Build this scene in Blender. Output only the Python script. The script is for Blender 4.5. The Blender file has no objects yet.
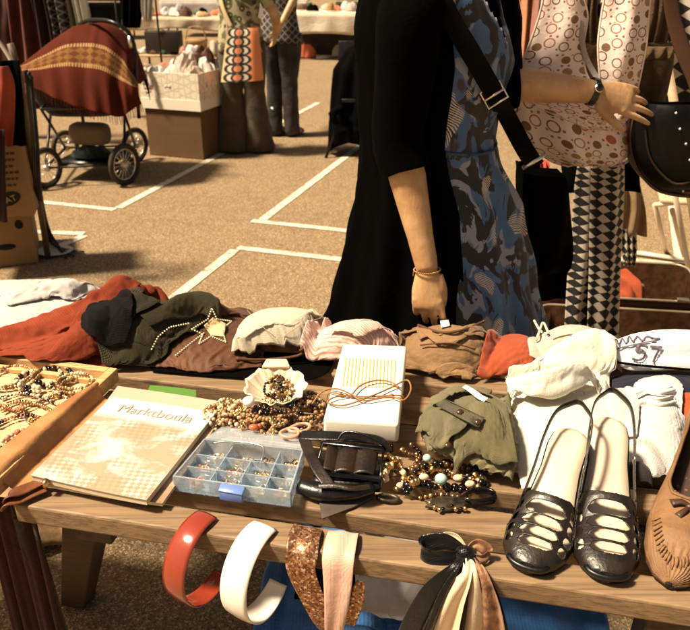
import bpy, math, random, itertools
import numpy as np
from mathutils import Vector, Matrix, Euler
R = math.radians
scene = bpy.context.scene
COL = scene.collection
# ------------------------------------------------------------------ camera model
FPX, PITCH, CAMH = 750.0, R(25.4), 1.55
def _ray(px, py):
    x = (px-345)/FPX; y = (315-py)/FPX
    return (x, math.cos(PITCH)+y*math.sin(PITCH), -math.sin(PITCH)+y*math.cos(PITCH))
def P(px, py, z=0.75):                       # point on the horizontal plane at height z
    d = _ray(px, py); t = (z-CAMH)/d[2]
    return Vector((t*d[0], t*d[1], z))
def Q(px, py, D):                            # point at distance D along the ground axis
    d = _ray(px, py); t = D/d[1]
    return Vector((t*d[0], D, CAMH+t*d[2]))
BA = R(12)
BU = Vector((math.cos(BA), -math.sin(BA), 0)); BV = Vector((math.sin(BA), math.cos(BA), 0))
def B(u, v, z=0.75): return BU*u + BV*v + Vector((0, 0, z))
ZT = 0.75
# ------------------------------------------------------------------ materials
def lin(h):
    if isinstance(h, (tuple, list)): return tuple(h[:3])
    h = h.lstrip('#'); o = []
    for i in (0, 2, 4):
        c = int(h[i:i+2], 16)/255
        o.append(c/12.92 if c <= .04045 else ((c+.055)/1.055)**2.4)
    return tuple(o)
class NT:
    def __init__(s, name):
        s.m = bpy.data.materials.new(name); s.m.use_nodes = True; s.t = s.m.node_tree
        s.b = s.t.nodes['Principled BSDF']
    def n(s, typ, **kw):
        nd = s.t.nodes.new('ShaderNode'+typ)
        for k, v in kw.items():
            if k.startswith('i_'): nd.inputs[k[2:].replace('_', ' ')].default_value = v
            else: setattr(nd, k, v)
        return nd
    def l(s, a, b): s.t.links.new(a, b)
    def coord(s, kind='Object'): return s.n('TexCoord').outputs[kind]
    def ramp(s, src, stops, interp='LINEAR'):
        r = s.n('ValToRGB'); r.color_ramp.interpolation = interp; e = r.color_ramp.elements
        while len(e) > 1: e.remove(e[-1])
        for i, (p, c) in enumerate(stops):
            if i == 0: x = e[0]; x.position = p
            else: x = e.new(p)
            c = lin(c) if isinstance(c, str) else ((c, c, c) if isinstance(c, (int, float)) else c)
            x.color = (*c[:3], 1)
        s.l(src, r.inputs[0]); return r.outputs[0]
    def noise(s, co, scale, detail=3, rough=.5, dist=0, d4=None):
        nd = s.n('TexNoise', i_Scale=scale, i_Detail=detail, i_Roughness=rough, i_Distortion=dist)
        s.l(co, nd.inputs['Vector']); return nd.outputs[0]
    def vor(s, co, scale, feat='F1', rnd=1.0, out=0):
        nd = s.n('TexVoronoi', feature=feat, i_Scale=scale, i_Randomness=rnd)
        s.l(co, nd.inputs['Vector']); return nd.outputs[out]
    def wave(s, co, scale, axis='X', dist=0, prof='SIN', typ='BANDS'):
        nd = s.n('TexWave', i_Scale=scale, i_Distortion=dist, wave_profile=prof, wave_type=typ)
        if typ == 'BANDS': nd.bands_direction = axis
        s.l(co, nd.inputs['Vector']); return nd.outputs[1]
    def mapv(s, co, scale=(1, 1, 1), rot=(0, 0, 0), loc=(0, 0, 0)):
        nd = s.n('Mapping'); nd.inputs['Scale'].default_value = scale; nd.inputs['Rotation'].default_value = rot
        nd.inputs['Location'].default_value = loc; s.l(co, nd.inputs[0]); return nd.outputs[0]
    def math(s, op, a, b=0.0, c=None):
        nd = s.n('Math', operation=op)
        for i, v in enumerate((a, b, c)):
            if v is None: continue
            if hasattr(v, 'links'): s.l(v, nd.inputs[i])
            else: nd.inputs[i].default_value = v
        return nd.outputs[0]
    def mix(s, f, a, b, blend='MIX'):
        nd = s.n('Mix', data_type='RGBA', blend_type=blend)
        for sock, v in ((nd.inputs[0], f), (nd.inputs[6], a), (nd.inputs[7], b)):
            if hasattr(v, 'links'): s.l(v, sock)
            elif isinstance(v, (int, float)): sock.default_value = v
            else: sock.default_value = (*lin(v), 1)
        return nd.outputs[2]
    def bump(s, h, dist=.002, strength=1.0, nrm=None):
        nd = s.n('Bump', i_Strength=strength, i_Distance=dist); s.l(h, nd.inputs['Height'])
        if nrm is not None: s.l(nrm, nd.inputs['Normal'])
        s.l(nd.outputs[0], s.b.inputs['Normal']); return nd.outputs[0]
    def set(s, **kw):
        for k, v in kw.items():
            sock = s.b.inputs[k.replace('_', ' ')]
            if hasattr(v, 'links'): s.l(v, sock)
            elif isinstance(v, str) or isinstance(v, (tuple, list)): sock.default_value = (*lin(v), 1)
            else: sock.default_value = v
        return s
def adj(c):
    if c is None: return None
    L = .3*c[0]+.6*c[1]+.1*c[2]; k = min(1.0, (L/.33)**.42); return tuple(q*k for q in c)
def simple(name, c1, c2=None, scale=20, rough=.6, bump=.0, bscale=60, metal=0, spec=.5, detail=4, **kw):
    c1, c2 = adj(c1), adj(c2)
    t = NT(name); co = t.coord()
    if c2:
        t.set(Base_Color=t.mix(t.ramp(t.noise(co, scale, detail), [(.35, 0.), (.65, 1.)]), c1, c2))
    else: t.set(Base_Color=c1)
    t.set(Roughness=t.math('ADD', t.math('MULTIPLY', t.math('SUBTRACT', t.noise(co, 38, 6, .7), .5), .45), rough), Metallic=metal); t.b.inputs['Specular IOR Level'].default_value = spec
    if bump: t.bump(t.noise(co, bscale, 4), bump)
    for k, v in kw.items(): t.b.inputs[k.replace('_', ' ')].default_value = v
    return t.m
def fabric(name, c1, c2=None, weave=900, wb=.00015, wrinkle=.003, wscale=18, rough=.9, sheen=.12, spec=.25, rib=None, ribdir='X', ribb=.001, stripes=None, patchy=7):
    """woven or knitted cloth; UV carries the weave so that it follows the folds"""
    c1, c2 = adj(c1), adj(c2)
    t = NT(name); co = t.coord(); uv = t.coord('UV')
    base = t.mix(t.ramp(t.noise(co, patchy, 5, .6), [(.3, 0.), (.7, 1.)]), c1, c2 or c1)
    if stripes:
        w = t.wave(uv, stripes[0], stripes[2] if len(stripes) > 2 else 'X')
        base = t.mix(t.ramp(w, [(.55, 0.), (.75, 1.)]), base, stripes[1])
    t.set(Base_Color=base, Roughness=rough); t.b.inputs['Sheen Weight'].default_value = sheen
    t.b.inputs['Specular IOR Level'].default_value = spec
    nr = t.bump(t.noise(co, wscale, 5, .62, .6), wrinkle, .8)
    if rib: nr = t.bump(t.wave(uv, rib, ribdir, .4), ribb, 1, nr)
    h = t.math('ADD', t.wave(co, weave/6, 'X', 1.0), t.wave(co, weave/6, 'Y', 1.0))
    t.bump(h, wb, .7, nr)
    return t.m
def knit(name, c1, c2, scale=60, depth=.003):
    c1, c2 = adj(c1), adj(c2)
    t = NT(name); uv = t.coord('UV'); co = t.coord()
    nz = t.noise(co, 9, 4, .6)
    w = t.wave(uv, scale*.35, 'X', 1.5); w2 = t.wave(t.mapv(uv, rot=(0, 0, R(38))), scale*.8, 'Y', 2)
    h = t.math('ADD', w, t.math('MULTIPLY', w2, .8))
    fz = t.noise(co, 420, 3, .7)
    t.set(Base_Color=t.mix(t.ramp(nz, [(.3, 0.), (.7, 1.)]), c1, c2), Roughness=.95)
    t.b.inputs['Sheen Weight'].default_value = .03; t.b.inputs['Specular IOR Level'].default_value = .08
    n1 = t.bump(t.noise(co, 26, 4, .6), .004, .7)
    n2 = t.bump(h, depth*.3, .7, n1); t.bump(fz, .0012, .8, n2)
    return t.m
def wood(name, c1, c2, c3, ang=0, knots=True):
    t = NT(name); co = t.coord()
    m = t.mapv(co, (2.2, 34, 34), (0, 0, ang))
    g = t.noise(m, 1.6, 6, .62, 1.2)
    g2 = t.noise(t.mapv(co, (3, 110, 110), (0, 0, ang)), 1.5, 4, .6, .3)
    base = t.mix(t.ramp(g, [(.3, 0.), (.62, 1.)]), c1, c2)
    base = t.mix(t.math('MULTIPLY', t.ramp(g2, [(.48, 0.), (.66, 1.)]), .55), base, c3)
    if knots:
        k = t.vor(t.mapv(co, (3.0, 9, 9), (0, 0, ang), (.3, .1, 0)), 1.6)
        base = t.mix(t.ramp(k, [(.05, .9), (.13, 0.)]), base, c3)
    st = t.noise(co, 5, 5, .7)
    base = t.mix(t.math('MULTIPLY', t.ramp(st, [(.5, 0.), (.72, 1.)]), .35), base, c3)
    t.set(Base_Color=base, Roughness=t.ramp(g2, [(.2, .5), (.8, .75)]))
    n1 = t.bump(g2, .0012, .8); t.bump(t.noise(co, 300, 3), .0003, .6, n1)
    return t.m
# ------------------------------------------------------------------ mesh builder
class MB:
    def __init__(s): s.v = []; s.f = []; s.uv = {}; s.mi = []
    def add(s, vs, fs, mi=0):
        o = len(s.v); s.v.extend([tuple(v) for v in vs]); s.f.extend([tuple(i+o for i in f) for f in fs]); s.mi.extend([mi]*len(fs)); return o
    def box(s, c, size, rot=None, mi=0, taper=1.0):
        hx, hy, hz = [a/2 for a in size]; vs = []
        for z in (-1, 1):
            k = taper if z > 0 else 1
            for x, y in ((-1, -1), (1, -1), (1, 1), (-1, 1)): vs.append(Vector((x*hx*k, y*hy*k, z*hz)))
        if rot is not None:
            M = rot if isinstance(rot, Matrix) else Euler(rot).to_matrix()
            vs = [M @ v for v in vs]
        c = Vector(c); s.add([v+c for v in vs], [(3, 2, 1, 0), (4, 5, 6, 7), (0, 1, 5, 4), (1, 2, 6, 5), (2, 3, 7, 6), (3, 0, 4, 7)], mi); return s
    def tube(s, pts, r, n=10, cap=True, flat=1.0, up=(0, 0, 1), closed=False, mi=0, smooth=0):
        pts = [Vector(p) for p in pts]
        rr = list(r) if isinstance(r, list) else [r]*len(pts)
        if smooth: pts, rr = spline(pts, rr, smooth, closed)
        m = len(pts); upv = Vector(up); vs = []; prev = None
        for i in range(m):
            a = pts[(i-1) % m] if (closed or i > 0) else pts[i]; b = pts[(i+1) % m] if (closed or i < m-1) else pts[i]
            t = (b-a); t = t.normalized() if t.length > 1e-9 else Vector((0, 0, 1))
            if prev is None:
                x = upv.cross(t)
                if x.length < .2: x = Vector((1, 0, 0)).cross(t)
                if x.length < .2: x = Vector((0, 1, 0)).cross(t)
            else: x = prev - t*prev.dot(t)
            x.normalize(); y = t.cross(x); prev = x
            q = rr[i]; q1, q2 = (q if isinstance(q, (tuple, list)) else (q, q*flat))
            for k in range(n):
                a2 = 2*math.pi*k/n; vs.append(pts[i] + x*(math.cos(a2)*q1) + y*(math.sin(a2)*q2))
        fs = []
        for i in range(m if closed else m-1):
            j = (i+1) % m
            for k in range(n): fs.append((i*n+k, i*n+(k+1) % n, j*n+(k+1) % n, j*n+k))
        if cap and not closed:
            fs.append(tuple(range(n-1, -1, -1))); fs.append(tuple((m-1)*n+k for k in range(n)))
        s.add(vs, fs, mi); return s
    def ball(s, c, r, n=8, m=6, mi=0, rot=None):
        r = r if isinstance(r, (tuple, list)) else (r, r, r); c = Vector(c); vs = [Vector((0, 0, r[2]))]
        for i in range(1, m):
            a = math.pi*i/m
            for k in range(n):
                b = 2*math.pi*k/n; vs.append(Vector((r[0]*math.sin(a)*math.cos(b), r[1]*math.sin(a)*math.sin(b), r[2]*math.cos(a))))
        vs.append(Vector((0, 0, -r[2])))
        if rot is not None:
            M = rot if isinstance(rot, Matrix) else Euler(rot).to_matrix(); vs = [M@v for v in vs]
        fs = [(0, 1+k, 1+(k+1) % n) for k in range(n)]
        for i in range(m-2):
            for k in range(n): a = 1+i*n; fs.append((a+k, a+n+k, a+n+(k+1) % n, a+(k+1) % n))
        l = 1+(m-2)*n; fs += [(l+(k+1) % n, l+k, len(vs)-1) for k in range(n)]
        s.add([v+c for v in vs], fs, mi); return s
    def grid(s, G, mask=None, wrap=False, mi=0):
        """G: (ny,nx,3) points; faces with UVs"""
        ny, nx = G.shape[:2]; o = len(s.v); s.v.extend(map(tuple, G.reshape(-1, 3)))
        for i in range(ny):
            for j in range(nx): s.uv[o+i*nx+j] = (j/(nx-1), i/(ny-1))
        for i in range(ny-1):
            for j in range(nx if wrap else nx-1):
                k = (j+1) % nx
                if mask is not None and not mask[i][j]: continue
                s.f.append((o+i*nx+j, o+i*nx+k, o+(i+1)*nx+k, o+(i+1)*nx+j)); s.mi.append(mi)
        return s
    def prism(s, poly, z0, z1, mi=0):
        n = len(poly); vs = [(p[0], p[1], z0) for p in poly]+[(p[0], p[1], z1) for p in poly]
        area = sum(poly[i][0]*poly[(i+1) % n][1]-poly[(i+1) % n][0]*poly[i][1] for i in range(n))
        idx = list(range(n)) if area > 0 else list(range(n-1, -1, -1))
        fs = [tuple(reversed(idx)), tuple(i+n for i in idx)]
        for a in range(n):
            i, j = idx[a], idx[(a+1) % n]; fs.append((i, j, j+n, i+n))
        s.add(vs, fs, mi); return s
    def build(s, name, mats, parent=None, smooth=True, bevel=0, sub=0, solid=0, soff=-1, subtype=None):
        me = bpy.data.meshes.new(name); me.from_pydata(s.v, [], s.f)
        mats = mats if isinstance(mats, (list, tuple)) else [mats]
        for m in mats: me.materials.append(m)
        if any(s.mi): me.polygons.foreach_set('material_index', s.mi)
        if s.uv:
            ul = me.uv_layers.new(name='UVMap'); d = ul.data
            for lp in me.loops: d[lp.index].uv = s.uv.get(lp.vertex_index, (0, 0))
        me.polygons.foreach_set('use_smooth', [smooth]*len(me.polygons)); me.update()
        o = bpy.data.objects.new(name, me); COL.objects.link(o)
        if solid:
            m = o.modifiers.new('s', 'SOLIDIFY'); m.thickness = solid; m.offset = soff
        if bevel:
            m = o.modifiers.new('b', 'BEVEL'); m.width = bevel; m.segments = 2; m.limit_method = 'ANGLE'; m.angle_limit = R(40)
            if smooth: m.harden_normals = False
        if sub:
            m = o.modifiers.new('u', 'SUBSURF'); m.levels = m.render_levels = sub
        if parent is not None: attach(o, parent)
        return o
def attach(o, p):
    o.parent = p; w = Vector((0, 0, 0)); q = p
    while q is not None: w += q.location; q = q.parent
    o.matrix_parent_inverse = Matrix.Translation(-w) if p.parent is None else Matrix.Identity(4)
def tag(o, label, cat, group=None, kind=None):
    if label: o['label'] = label
    if cat: o['category'] = cat
    if group: o['group'] = group
    if kind: o['kind'] = kind
    return o
def T(name, label, cat, loc=(0, 0, 0), group=None):
    o = bpy.data.objects.new(name, None); COL.objects.link(o); o.location = loc; o.empty_display_size = .05
    return tag(o, label, cat, group)
def lab(o, label): o['label'] = label; return o
def spline(pts, rr=None, k=4, closed=False):
    if rr is not None and len(rr) < len(pts): rr = list(rr)+[rr[-1]]*(len(pts)-len(rr))
    pts = [Vector(p) for p in pts]; n = len(pts); out = []; ro = []
    rng = range(n if closed else n-1)
    for i in rng:
        if closed: a, b, c, d = pts[(i-1) % n], pts[i], pts[(i+1) % n], pts[(i+2) % n]
        else: a, b, c, d = pts[max(i-1, 0)], pts[i], pts[i+1], pts[min(i+2, n-1)]
        for j in range(k):
            t = j/k; out.append(.5*((2*b)+(c-a)*t+(2*a-5*b+4*c-d)*t*t+(3*b-a-3*c+d)*t**3))
            if rr is not None:
                r0, r1 = rr[i], rr[(i+1) % n]; e = t
                ro.append(tuple(x+(y-x)*e for x, y in zip(r0, r1)) if isinstance(r0, (tuple, list)) else r0+(r1-r0)*e)
    if not closed:
        out.append(pts[-1])
        if rr is not None: ro.append(rr[-1])
    return (out, ro) if rr is not None else out
# ------------------------------------------------------------------ noise, height raster, cloth
def fnoise(x, y, freq, seed, ang=0., stretch=1., n=14):
    rs = np.random.RandomState(seed); c, s = math.cos(ang), math.sin(ang)
    u = (x*c+y*s); v = (-x*s+y*c); o = 0
    for _ in range(n):
        a = rs.uniform(0, 2*math.pi); k = freq*rs.uniform(.5, 1.5)*2*math.pi
        o = o+np.cos(u*k*math.cos(a)/stretch+v*k*math.sin(a)+rs.uniform(0, 6.28))
    return o/math.sqrt(n/2)
HX0, HY0, HC, HNX, HNY = -1.25, .6, .006, 400, 240
HF = np.full((HNY, HNX), ZT)
def hf(x, y):
    fx = np.clip((np.asarray(x)-HX0)/HC, 0, HNX-1.001); fy = np.clip((np.asarray(y)-HY0)/HC, 0, HNY-1.001)
    i = fx.astype(int); j = fy.astype(int); a = fx-i; b = fy-j
    return HF[j, i]*(1-a)*(1-b)+HF[j, i+1]*a*(1-b)+HF[j+1, i]*(1-a)*b+HF[j+1, i+1]*a*b
def hput(pts, add=0.0, grow=1):
    global HF
    pts = np.asarray(pts).reshape(-1, 3)
    i = ((pts[:, 0]-HX0)/HC).round().astype(int); j = ((pts[:, 1]-HY0)/HC).round().astype(int)
    ok = (i >= 0) & (i < HNX) & (j >= 0) & (j < HNY)
    N = np.full_like(HF, -9.); np.maximum.at(N, (j[ok], i[ok]), pts[ok, 2]+add)
    for _ in range(grow):
        M = N.copy()
        for dj in (-1, 0, 1):
            for di in (-1, 0, 1): M = np.maximum(M, np.roll(np.roll(N, dj, 0), di, 1))
        N = M
    HF = np.maximum(HF, N)
def hbox(poly, z):
    xs = HX0+np.arange(HNX)*HC; ys = HY0+np.arange(HNY)*HC; X, Y = np.meshgrid(xs, ys)
    ins = np.zeros_like(X, bool); n = len(poly)
    for a in range(n):
        x1, y1 = poly[a][:2]; x2, y2 = poly[(a+1) % n][:2]
        c = ((y1 > Y) != (y2 > Y)) & (X < (x2-x1)*(Y-y1)/((y2-y1) if abs(y2-y1) > 1e-9 else 1e-9)+x1); ins ^= c
    zz = z(X, Y) if callable(z) else z
    HF[ins] = np.maximum(HF, np.broadcast_to(zz, HF.shape))[ins]
def tfi(outline, n, m, corners=None, soft=2):
    """outline polygon -> (m,n,2) grid by blending its four sides"""
    pts = [np.array(p[:2], float) for p in outline]; k = len(pts)
    if corners is None:
        best = -1
        for cb in itertools.combinations(range(k), 4):
            q = [pts[i] for i in cb]; ar = abs(sum(q[i][0]*q[(i+1) % 4][1]-q[(i+1) % 4][0]*q[i][1] for i in range(4)))
            if ar > best: best = ar; corners = cb
    def side(a, b, cnt):
        idx = [a]
        while idx[-1] != b: idx.append((idx[-1]+1) % k)
        pl = [pts[i] for i in idx]
        for _ in range(soft):
            if len(pl) > 2:
                q = [pl[0]]
                for i in range(len(pl)-1): q += [pl[i]*.75+pl[i+1]*.25, pl[i]*.25+pl[i+1]*.75]
                pl = q+[pl[-1]]
        pl = np.array(pl); d = np.r_[0, np.cumsum(np.linalg.norm(np.diff(pl, axis=0), axis=1))]
        t = np.linspace(0, d[-1], cnt); return np.c_[np.interp(t, d, pl[:, 0]), np.interp(t, d, pl[:, 1])]
    c = corners; bt = side(c[0], c[1], n); rt = side(c[1], c[2], m); tp = side(c[2], c[3], n)[::-1]; lf = side(c[3], c[0], m)[::-1]
    u = np.linspace(0, 1, n)[None, :, None]; v = np.linspace(0, 1, m)[:, None, None]
    G = (1-v)*bt[None]+v*tp[None]+(1-u)*lf[:, None]+u*rt[:, None]
    G -= (1-u)*(1-v)*bt[0]+u*(1-v)*bt[-1]+(1-u)*v*tp[0]+u*v*tp[-1]
    return G
def garment(name, mat, px, zr=.80, dome=.05, ex=(.15, .15), n=44, m=44, seed=1, freq=14, ang=0., stretch=3., amp=.012,
            parent=None, iters=140, solid=.0025, world=False, edge=.5, t=.003, corners=None, bend=.25, reg=True, pin=.6, g=.0005, soft=2, hem=None):
    if world: pts = px
    else:
        ys_ = [q[1] for q in px]; y0_, y1_ = min(ys_), max(ys_); zf_ = ZT+.012
        if parent is None or name in ('body', 'crown', 'cloth'): pts = [P(x, y, zr+(zf_-zr)*((y-y0_)/(y1_-y0_))**.8) for x, y in px]
        else:
            pts = draped(px, 0)
            pts = [P(q[0], q[1], zr) if (p.z < zr-.035 and q[1] < (y0_+y1_)/2) else p for p, q in zip(pts, px)]
    G = tfi(pts, n, m, corners, soft)
    s = np.linspace(0, 1, n)[None, :]; v = np.linspace(0, 1, m)[:, None]
    prof = (np.sin(np.pi*s)**edge)*(np.sin(np.pi*v)**edge)
    lv = 0 if world else max(0, zr-ZT-.008)
    base = np.maximum(hf(G[..., 0], G[..., 1])+dome*.3*prof, ZT+lv*prof) if not world else hf(G[..., 0], G[..., 1])+dome*prof
    X, Y = G[..., 0], G[..., 1]
    # dome as extra floor, stored on a private raster
    def floor(x, y, _c={}):
        if 'f' not in _c:
            D = np.full((HNY, HNX), 0.); gi = 3
            s2 = np.linspace(0, 1, n*gi)[None, :]; v2 = np.linspace(0, 1, m*gi)[:, None]
            G2 = tfi(pts, n*gi, m*gi, corners, soft); p2 = (np.sin(np.pi*s2)**edge)*(np.sin(np.pi*v2)**edge)
            i = ((G2[..., 0]-HX0)/HC).round().astype(int).ravel(); j = ((G2[..., 1]-HY0)/HC).round().astype(int).ravel()
            ok = (i >= 0) & (i < HNX) & (j >= 0) & (j < HNY); np.maximum.at(D, (j[ok], i[ok]), p2.ravel()[ok]); _c['f'] = D
            K = D.copy()
            for a in (-1, 0, 1):
                for b2 in (-1, 0, 1): K = K+np.roll(np.roll(D, a, 0), b2, 1)
            _c['f'] = K/10
        D = _c['f']
        i = np.clip(((x-HX0)/HC).round().astype(int), 0, HNX-1); j = np.clip(((y-HY0)/HC).round().astype(int), 0, HNY-1)
        return hf(x, y)+dome*D[j, i] if world else np.maximum(hf(x, y)+.3*dome*D[j, i], ZT+lv*D[j, i])
    nz = fnoise(X, Y, freq, seed, ang, stretch)
    Pn = np.dstack([X, Y, base+t])
    P3 = Pn.copy(); P3[..., 2] += amp*np.maximum(nz, -.6)*prof+amp*.3*fnoise(X, Y, freq*2.3, seed+5)*prof
    # rest lengths come from the flat shape: relax() measures what it is given, so hand it the flat one first
    P3[..., 2] = np.maximum(P3[..., 2], Pn[..., 2]-.002)
    out = _relax2(Pn, P3, ex, floor, iters, g, pin, bend, t)
    if reg:
        hi = out.copy(); hput(hi.reshape(-1, 3), solid*.5, 1)
        mid = (out[1:, 1:]+out[:-1, :-1])/2; hput(mid.reshape(-1, 3), solid*.5, 1)
    mb = MB().grid(out)
    o = mb.build(name, mat, parent, solid=solid, sub=1)
    if hem:
        hm_ = MB(); q = 2
        for e in (out[q, q:-q], out[-1-q, q:-q], out[q:-q, q], out[q:-q, -1-q]): hm_.tube([Vector(p)+Vector((0, 0, .0006)) for p in e], .0009, 4, cap=False, smooth=2)
        hm_.build('hem_seam', hem, o)
    return o
def _relax2(P0, Pn, ex, floor, iters, g, pin, bend, t, free=False, hold=None):
    eu, ev = ex; ny, nx = Pn.shape[:2]
    def rest(A, C, e): return np.linalg.norm(P0[A]-P0[C], axis=-1)*(1+e)
    sets = []
    for st, w in ((1, 1.0), (2, bend), (4, bend*.5)):
        for ph in range(2):
            j = np.array([q for q in range(nx-st) if (q//st) % 2 == ph])
            if len(j): A = (slice(None), j); C = (slice(None), j+st); sets.append((A, C, rest(A, C, eu*(1 if st == 1 else .55)), w))
            j = np.array([q for q in range(ny-st) if (q//st) % 2 == ph])
            if len(j): A = (j, slice(None)); C = (j+st, slice(None)); sets.append((A, C, rest(A, C, ev*(1 if st == 1 else .55)), w))
    for par in range(2):
        i = np.arange(par, ny-1, 2)[:, None]
        for dj in (0, 1):
            for pj in range(2):
                j = np.arange(pj, nx-1, 2)[None]
                A = (i, j+dj); C = (i+1, j+1-dj); sets.append((A, C, rest(A, C, (eu+ev)/2), .3))
    V = np.zeros_like(Pn)
    for it in range(iters):
        old = Pn.copy(); Pn = Pn+V*.85; Pn[..., 2] -= g
        for A, C, L, w in sets:
            d = Pn[C]-Pn[A]; l = np.linalg.norm(d, axis=-1); c = d*((l-L)/np.maximum(l, 1e-9)*.5*w)[..., None]
            Pn[A] += c; Pn[C] -= c
        fz = floor(Pn[..., 0], Pn[..., 1])+t; hit = Pn[..., 2] < fz
        Pn[..., 2] = np.maximum(Pn[..., 2], fz)
        Pn[hit, :2] = Pn[hit, :2]*.4+old[hit, :2]*.6
        if not free:
            for S in ((0, slice(None)), (-1, slice(None)), (slice(None), 0), (slice(None), -1)):
                q = Pn[S]; q[..., :2] += (P0[S][..., :2]-q[..., :2])*pin
                q[..., 2] += (floor(q[..., 0], q[..., 1])+t-q[..., 2])*pin; Pn[S] = q
        if hold is not None: Pn[hold] = P0[hold]
        V = np.clip(Pn-old, -.004, .004)
    return Pn
def strip(path, width, wdir, nw=6, fold=0.0, seed=0, k=5):
    """cloth strip: path of points, width (number or list), wdir a width direction (vector or list); returns grid"""
    pts = [Vector(p) for p in path]; W = list(width) if isinstance(width, (list, tuple)) else [width]*len(pts)
    pts, W = spline(pts, W, k); rs = random.Random(seed)
    wd = [Vector(w) for w in wdir] if isinstance(wdir[0], (tuple, list, Vector)) else [Vector(wdir)]*len(pts)
    if len(wd) != len(pts): wd = [wd[min(int(i/len(pts)*len(wd)), len(wd)-1)].lerp(wd[min(int(i/len(pts)*len(wd))+1, len(wd)-1)], (i/len(pts)*len(wd)) % 1) for i in range(len(pts))]
    G = np.zeros((len(pts), nw, 3)); ph = rs.uniform(0, 6)
    for i, p in enumerate(pts):
        t = (pts[min(i+1, len(pts)-1)]-pts[max(i-1, 0)]).normalized(); w = wd[i]-t*wd[i].dot(t); w.normalize(); nn = t.cross(w)
        for j in range(nw):
            a = j/(nw-1)-.5
            G[i, j] = p+w*(a*W[i])+nn*(fold*math.sin(a*9+ph+i*.12)*W[i])
    return G
# ------------------------------------------------------------------ garments' helpers
def draped(pts, off=.002, world=False, z=.80):
    """polyline of pixels laid on top of whatever lies on the table: walk down the sight line until it meets the height raster"""
    o = []
    for p in pts:
        if world: o.append(Vector((p[0], p[1], float(hf(p[0], p[1]))+off))); continue
        h = 1.0
        while h > ZT:
            w = P(p[0], p[1], h)
            if float(hf(w.x, w.y)) >= h: break
            h -= .0015
        o.append(P(p[0], p[1], h)+Vector((0, 0, off)))
    return o
def resample(pts, step, closed=False):
    pts = [Vector(p) for p in pts]
    if closed: pts = pts+[pts[0]]
    out = []; acc = 0
    for a, b in zip(pts, pts[1:]):
        L = (b-a).length
        while acc < L: out.append(a.lerp(b, acc/L)); acc += step
        acc -= L
    return out
def beads(mb, path, r, step=None, jit=.0, seed=0, closed=False, elong=1.0, big=None, mis=(0,)):
    rs = random.Random(seed)
    for i, p in enumerate(resample(path, step or r*2.05, closed)):
        q = r*(1+rs.uniform(-jit, jit))
        if big and i % big[0] == 0: q = r*big[1]
        mb.ball(p, (q*elong, q, q), 7, 5, mi=rs.choice(mis), rot=(rs.uniform(0, 3), rs.uniform(0, 3), rs.uniform(0, 3)) if elong != 1 else None)
# ================================================================== camera, light, world
cam = bpy.data.cameras.new('camera'); cam.sensor_width = 36; cam.lens = FPX/690*36; cam.clip_end = 400; cam.clip_start = .02
co = bpy.data.objects.new('camera', cam); COL.objects.link(co); co.location = (0, 0, CAMH); co.rotation_euler = (R(90)-PITCH, 0, 0)
scene.camera = co
cam.dof.use_dof = True; cam.dof.focus_distance = 1.25; cam.dof.aperture_fstop = 10
SUN = Vector((-.62, -.12, .95)).normalized()
w = bpy.data.worlds.new('World'); scene.world = w; w.use_nodes = True
sk = w.node_tree.nodes.new('ShaderNodeTexSky'); sk.sky_type = 'NISHITA'; sk.sun_disc = False
sk.sun_elevation = math.asin(SUN.z); sk.sun_rotation = math.atan2(SUN.x, SUN.y); sk.dust_density = 2.5
bg = w.node_tree.nodes['Background']; bg.inputs[1].default_value = .052
tint = w.node_tree.nodes.new('ShaderNodeMix'); tint.data_type = 'RGBA'; tint.blend_type = 'MULTIPLY'; tint.inputs[0].default_value = 1
tint.inputs[7].default_value = (1.0, .72, .48, 1)
w.node_tree.links.new(sk.outputs[0], tint.inputs[6]); w.node_tree.links.new(tint.outputs[2], bg.inputs[0])
sl = bpy.data.lights.new('sun', 'SUN'); sl.energy = 4.6; sl.angle = R(8); sl.color = (1, .84, .62)
so = bpy.data.objects.new('sun', sl); COL.objects.link(so); so.rotation_euler = SUN.to_track_quat('Z', 'Y').to_euler(); so.location = (0, 0, 8)
scene.view_settings.view_transform = 'Standard'; scene.view_settings.look = 'None'; scene.view_settings.gamma = 1
scene.view_settings.exposure = 1.15; scene.view_settings.use_curve_mapping = False
scene.cycles.max_bounces = 8; scene.cycles.use_denoising = True

# ================================================================== ground
t = NT('asphalt'); c = t.coord()
big = t.noise(c, .9, 5, .6); mid = t.noise(c, 9, 4, .6)
sp = t.vor(c, 210, out=1); spv = t.n('SeparateColor'); t.l(sp, spv.inputs[0])
g1 = t.ramp(spv.outputs[0], [(0., (.04, .024, .011)), (.25, (.15, .100, .052)), (.8, (.29, .200, .108)), (1., (.66, .50, .33))])
g2 = t.mix(t.ramp(big, [(.35, 0.), (.65, 1.)]), (.225, .155, .082), (.30, .21, .112))
b0 = t.mix(.75, g2, g1)
b0 = t.mix(t.math('MULTIPLY', t.ramp(mid, [(.5, 0.), (.7, 1.)]), .35), b0, (.15, .10, .053))
t.set(Base_Color=b0, Roughness=.9); t.b.inputs['Specular IOR Level'].default_value = .2
n1 = t.bump(t.vor(c, 210), .003, .8); t.bump(t.noise(c, 320, 3), .0015, .8, n1)
M_ASPH = t.m
N = 60; xs = np.linspace(-60, 60, N); ys = np.linspace(-30, 90, N)
G = np.zeros((N, N, 3)); G[..., 0], G[..., 1] = np.meshgrid(xs, ys)
g = MB().grid(G).build('ground', M_ASPH, smooth=False); g['kind'] = 'structure'
t = NT('road_paint'); c = t.coord(); wr = t.noise(c, 14, 6, .7); wr2 = t.noise(c, 90, 3, .7)
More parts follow.
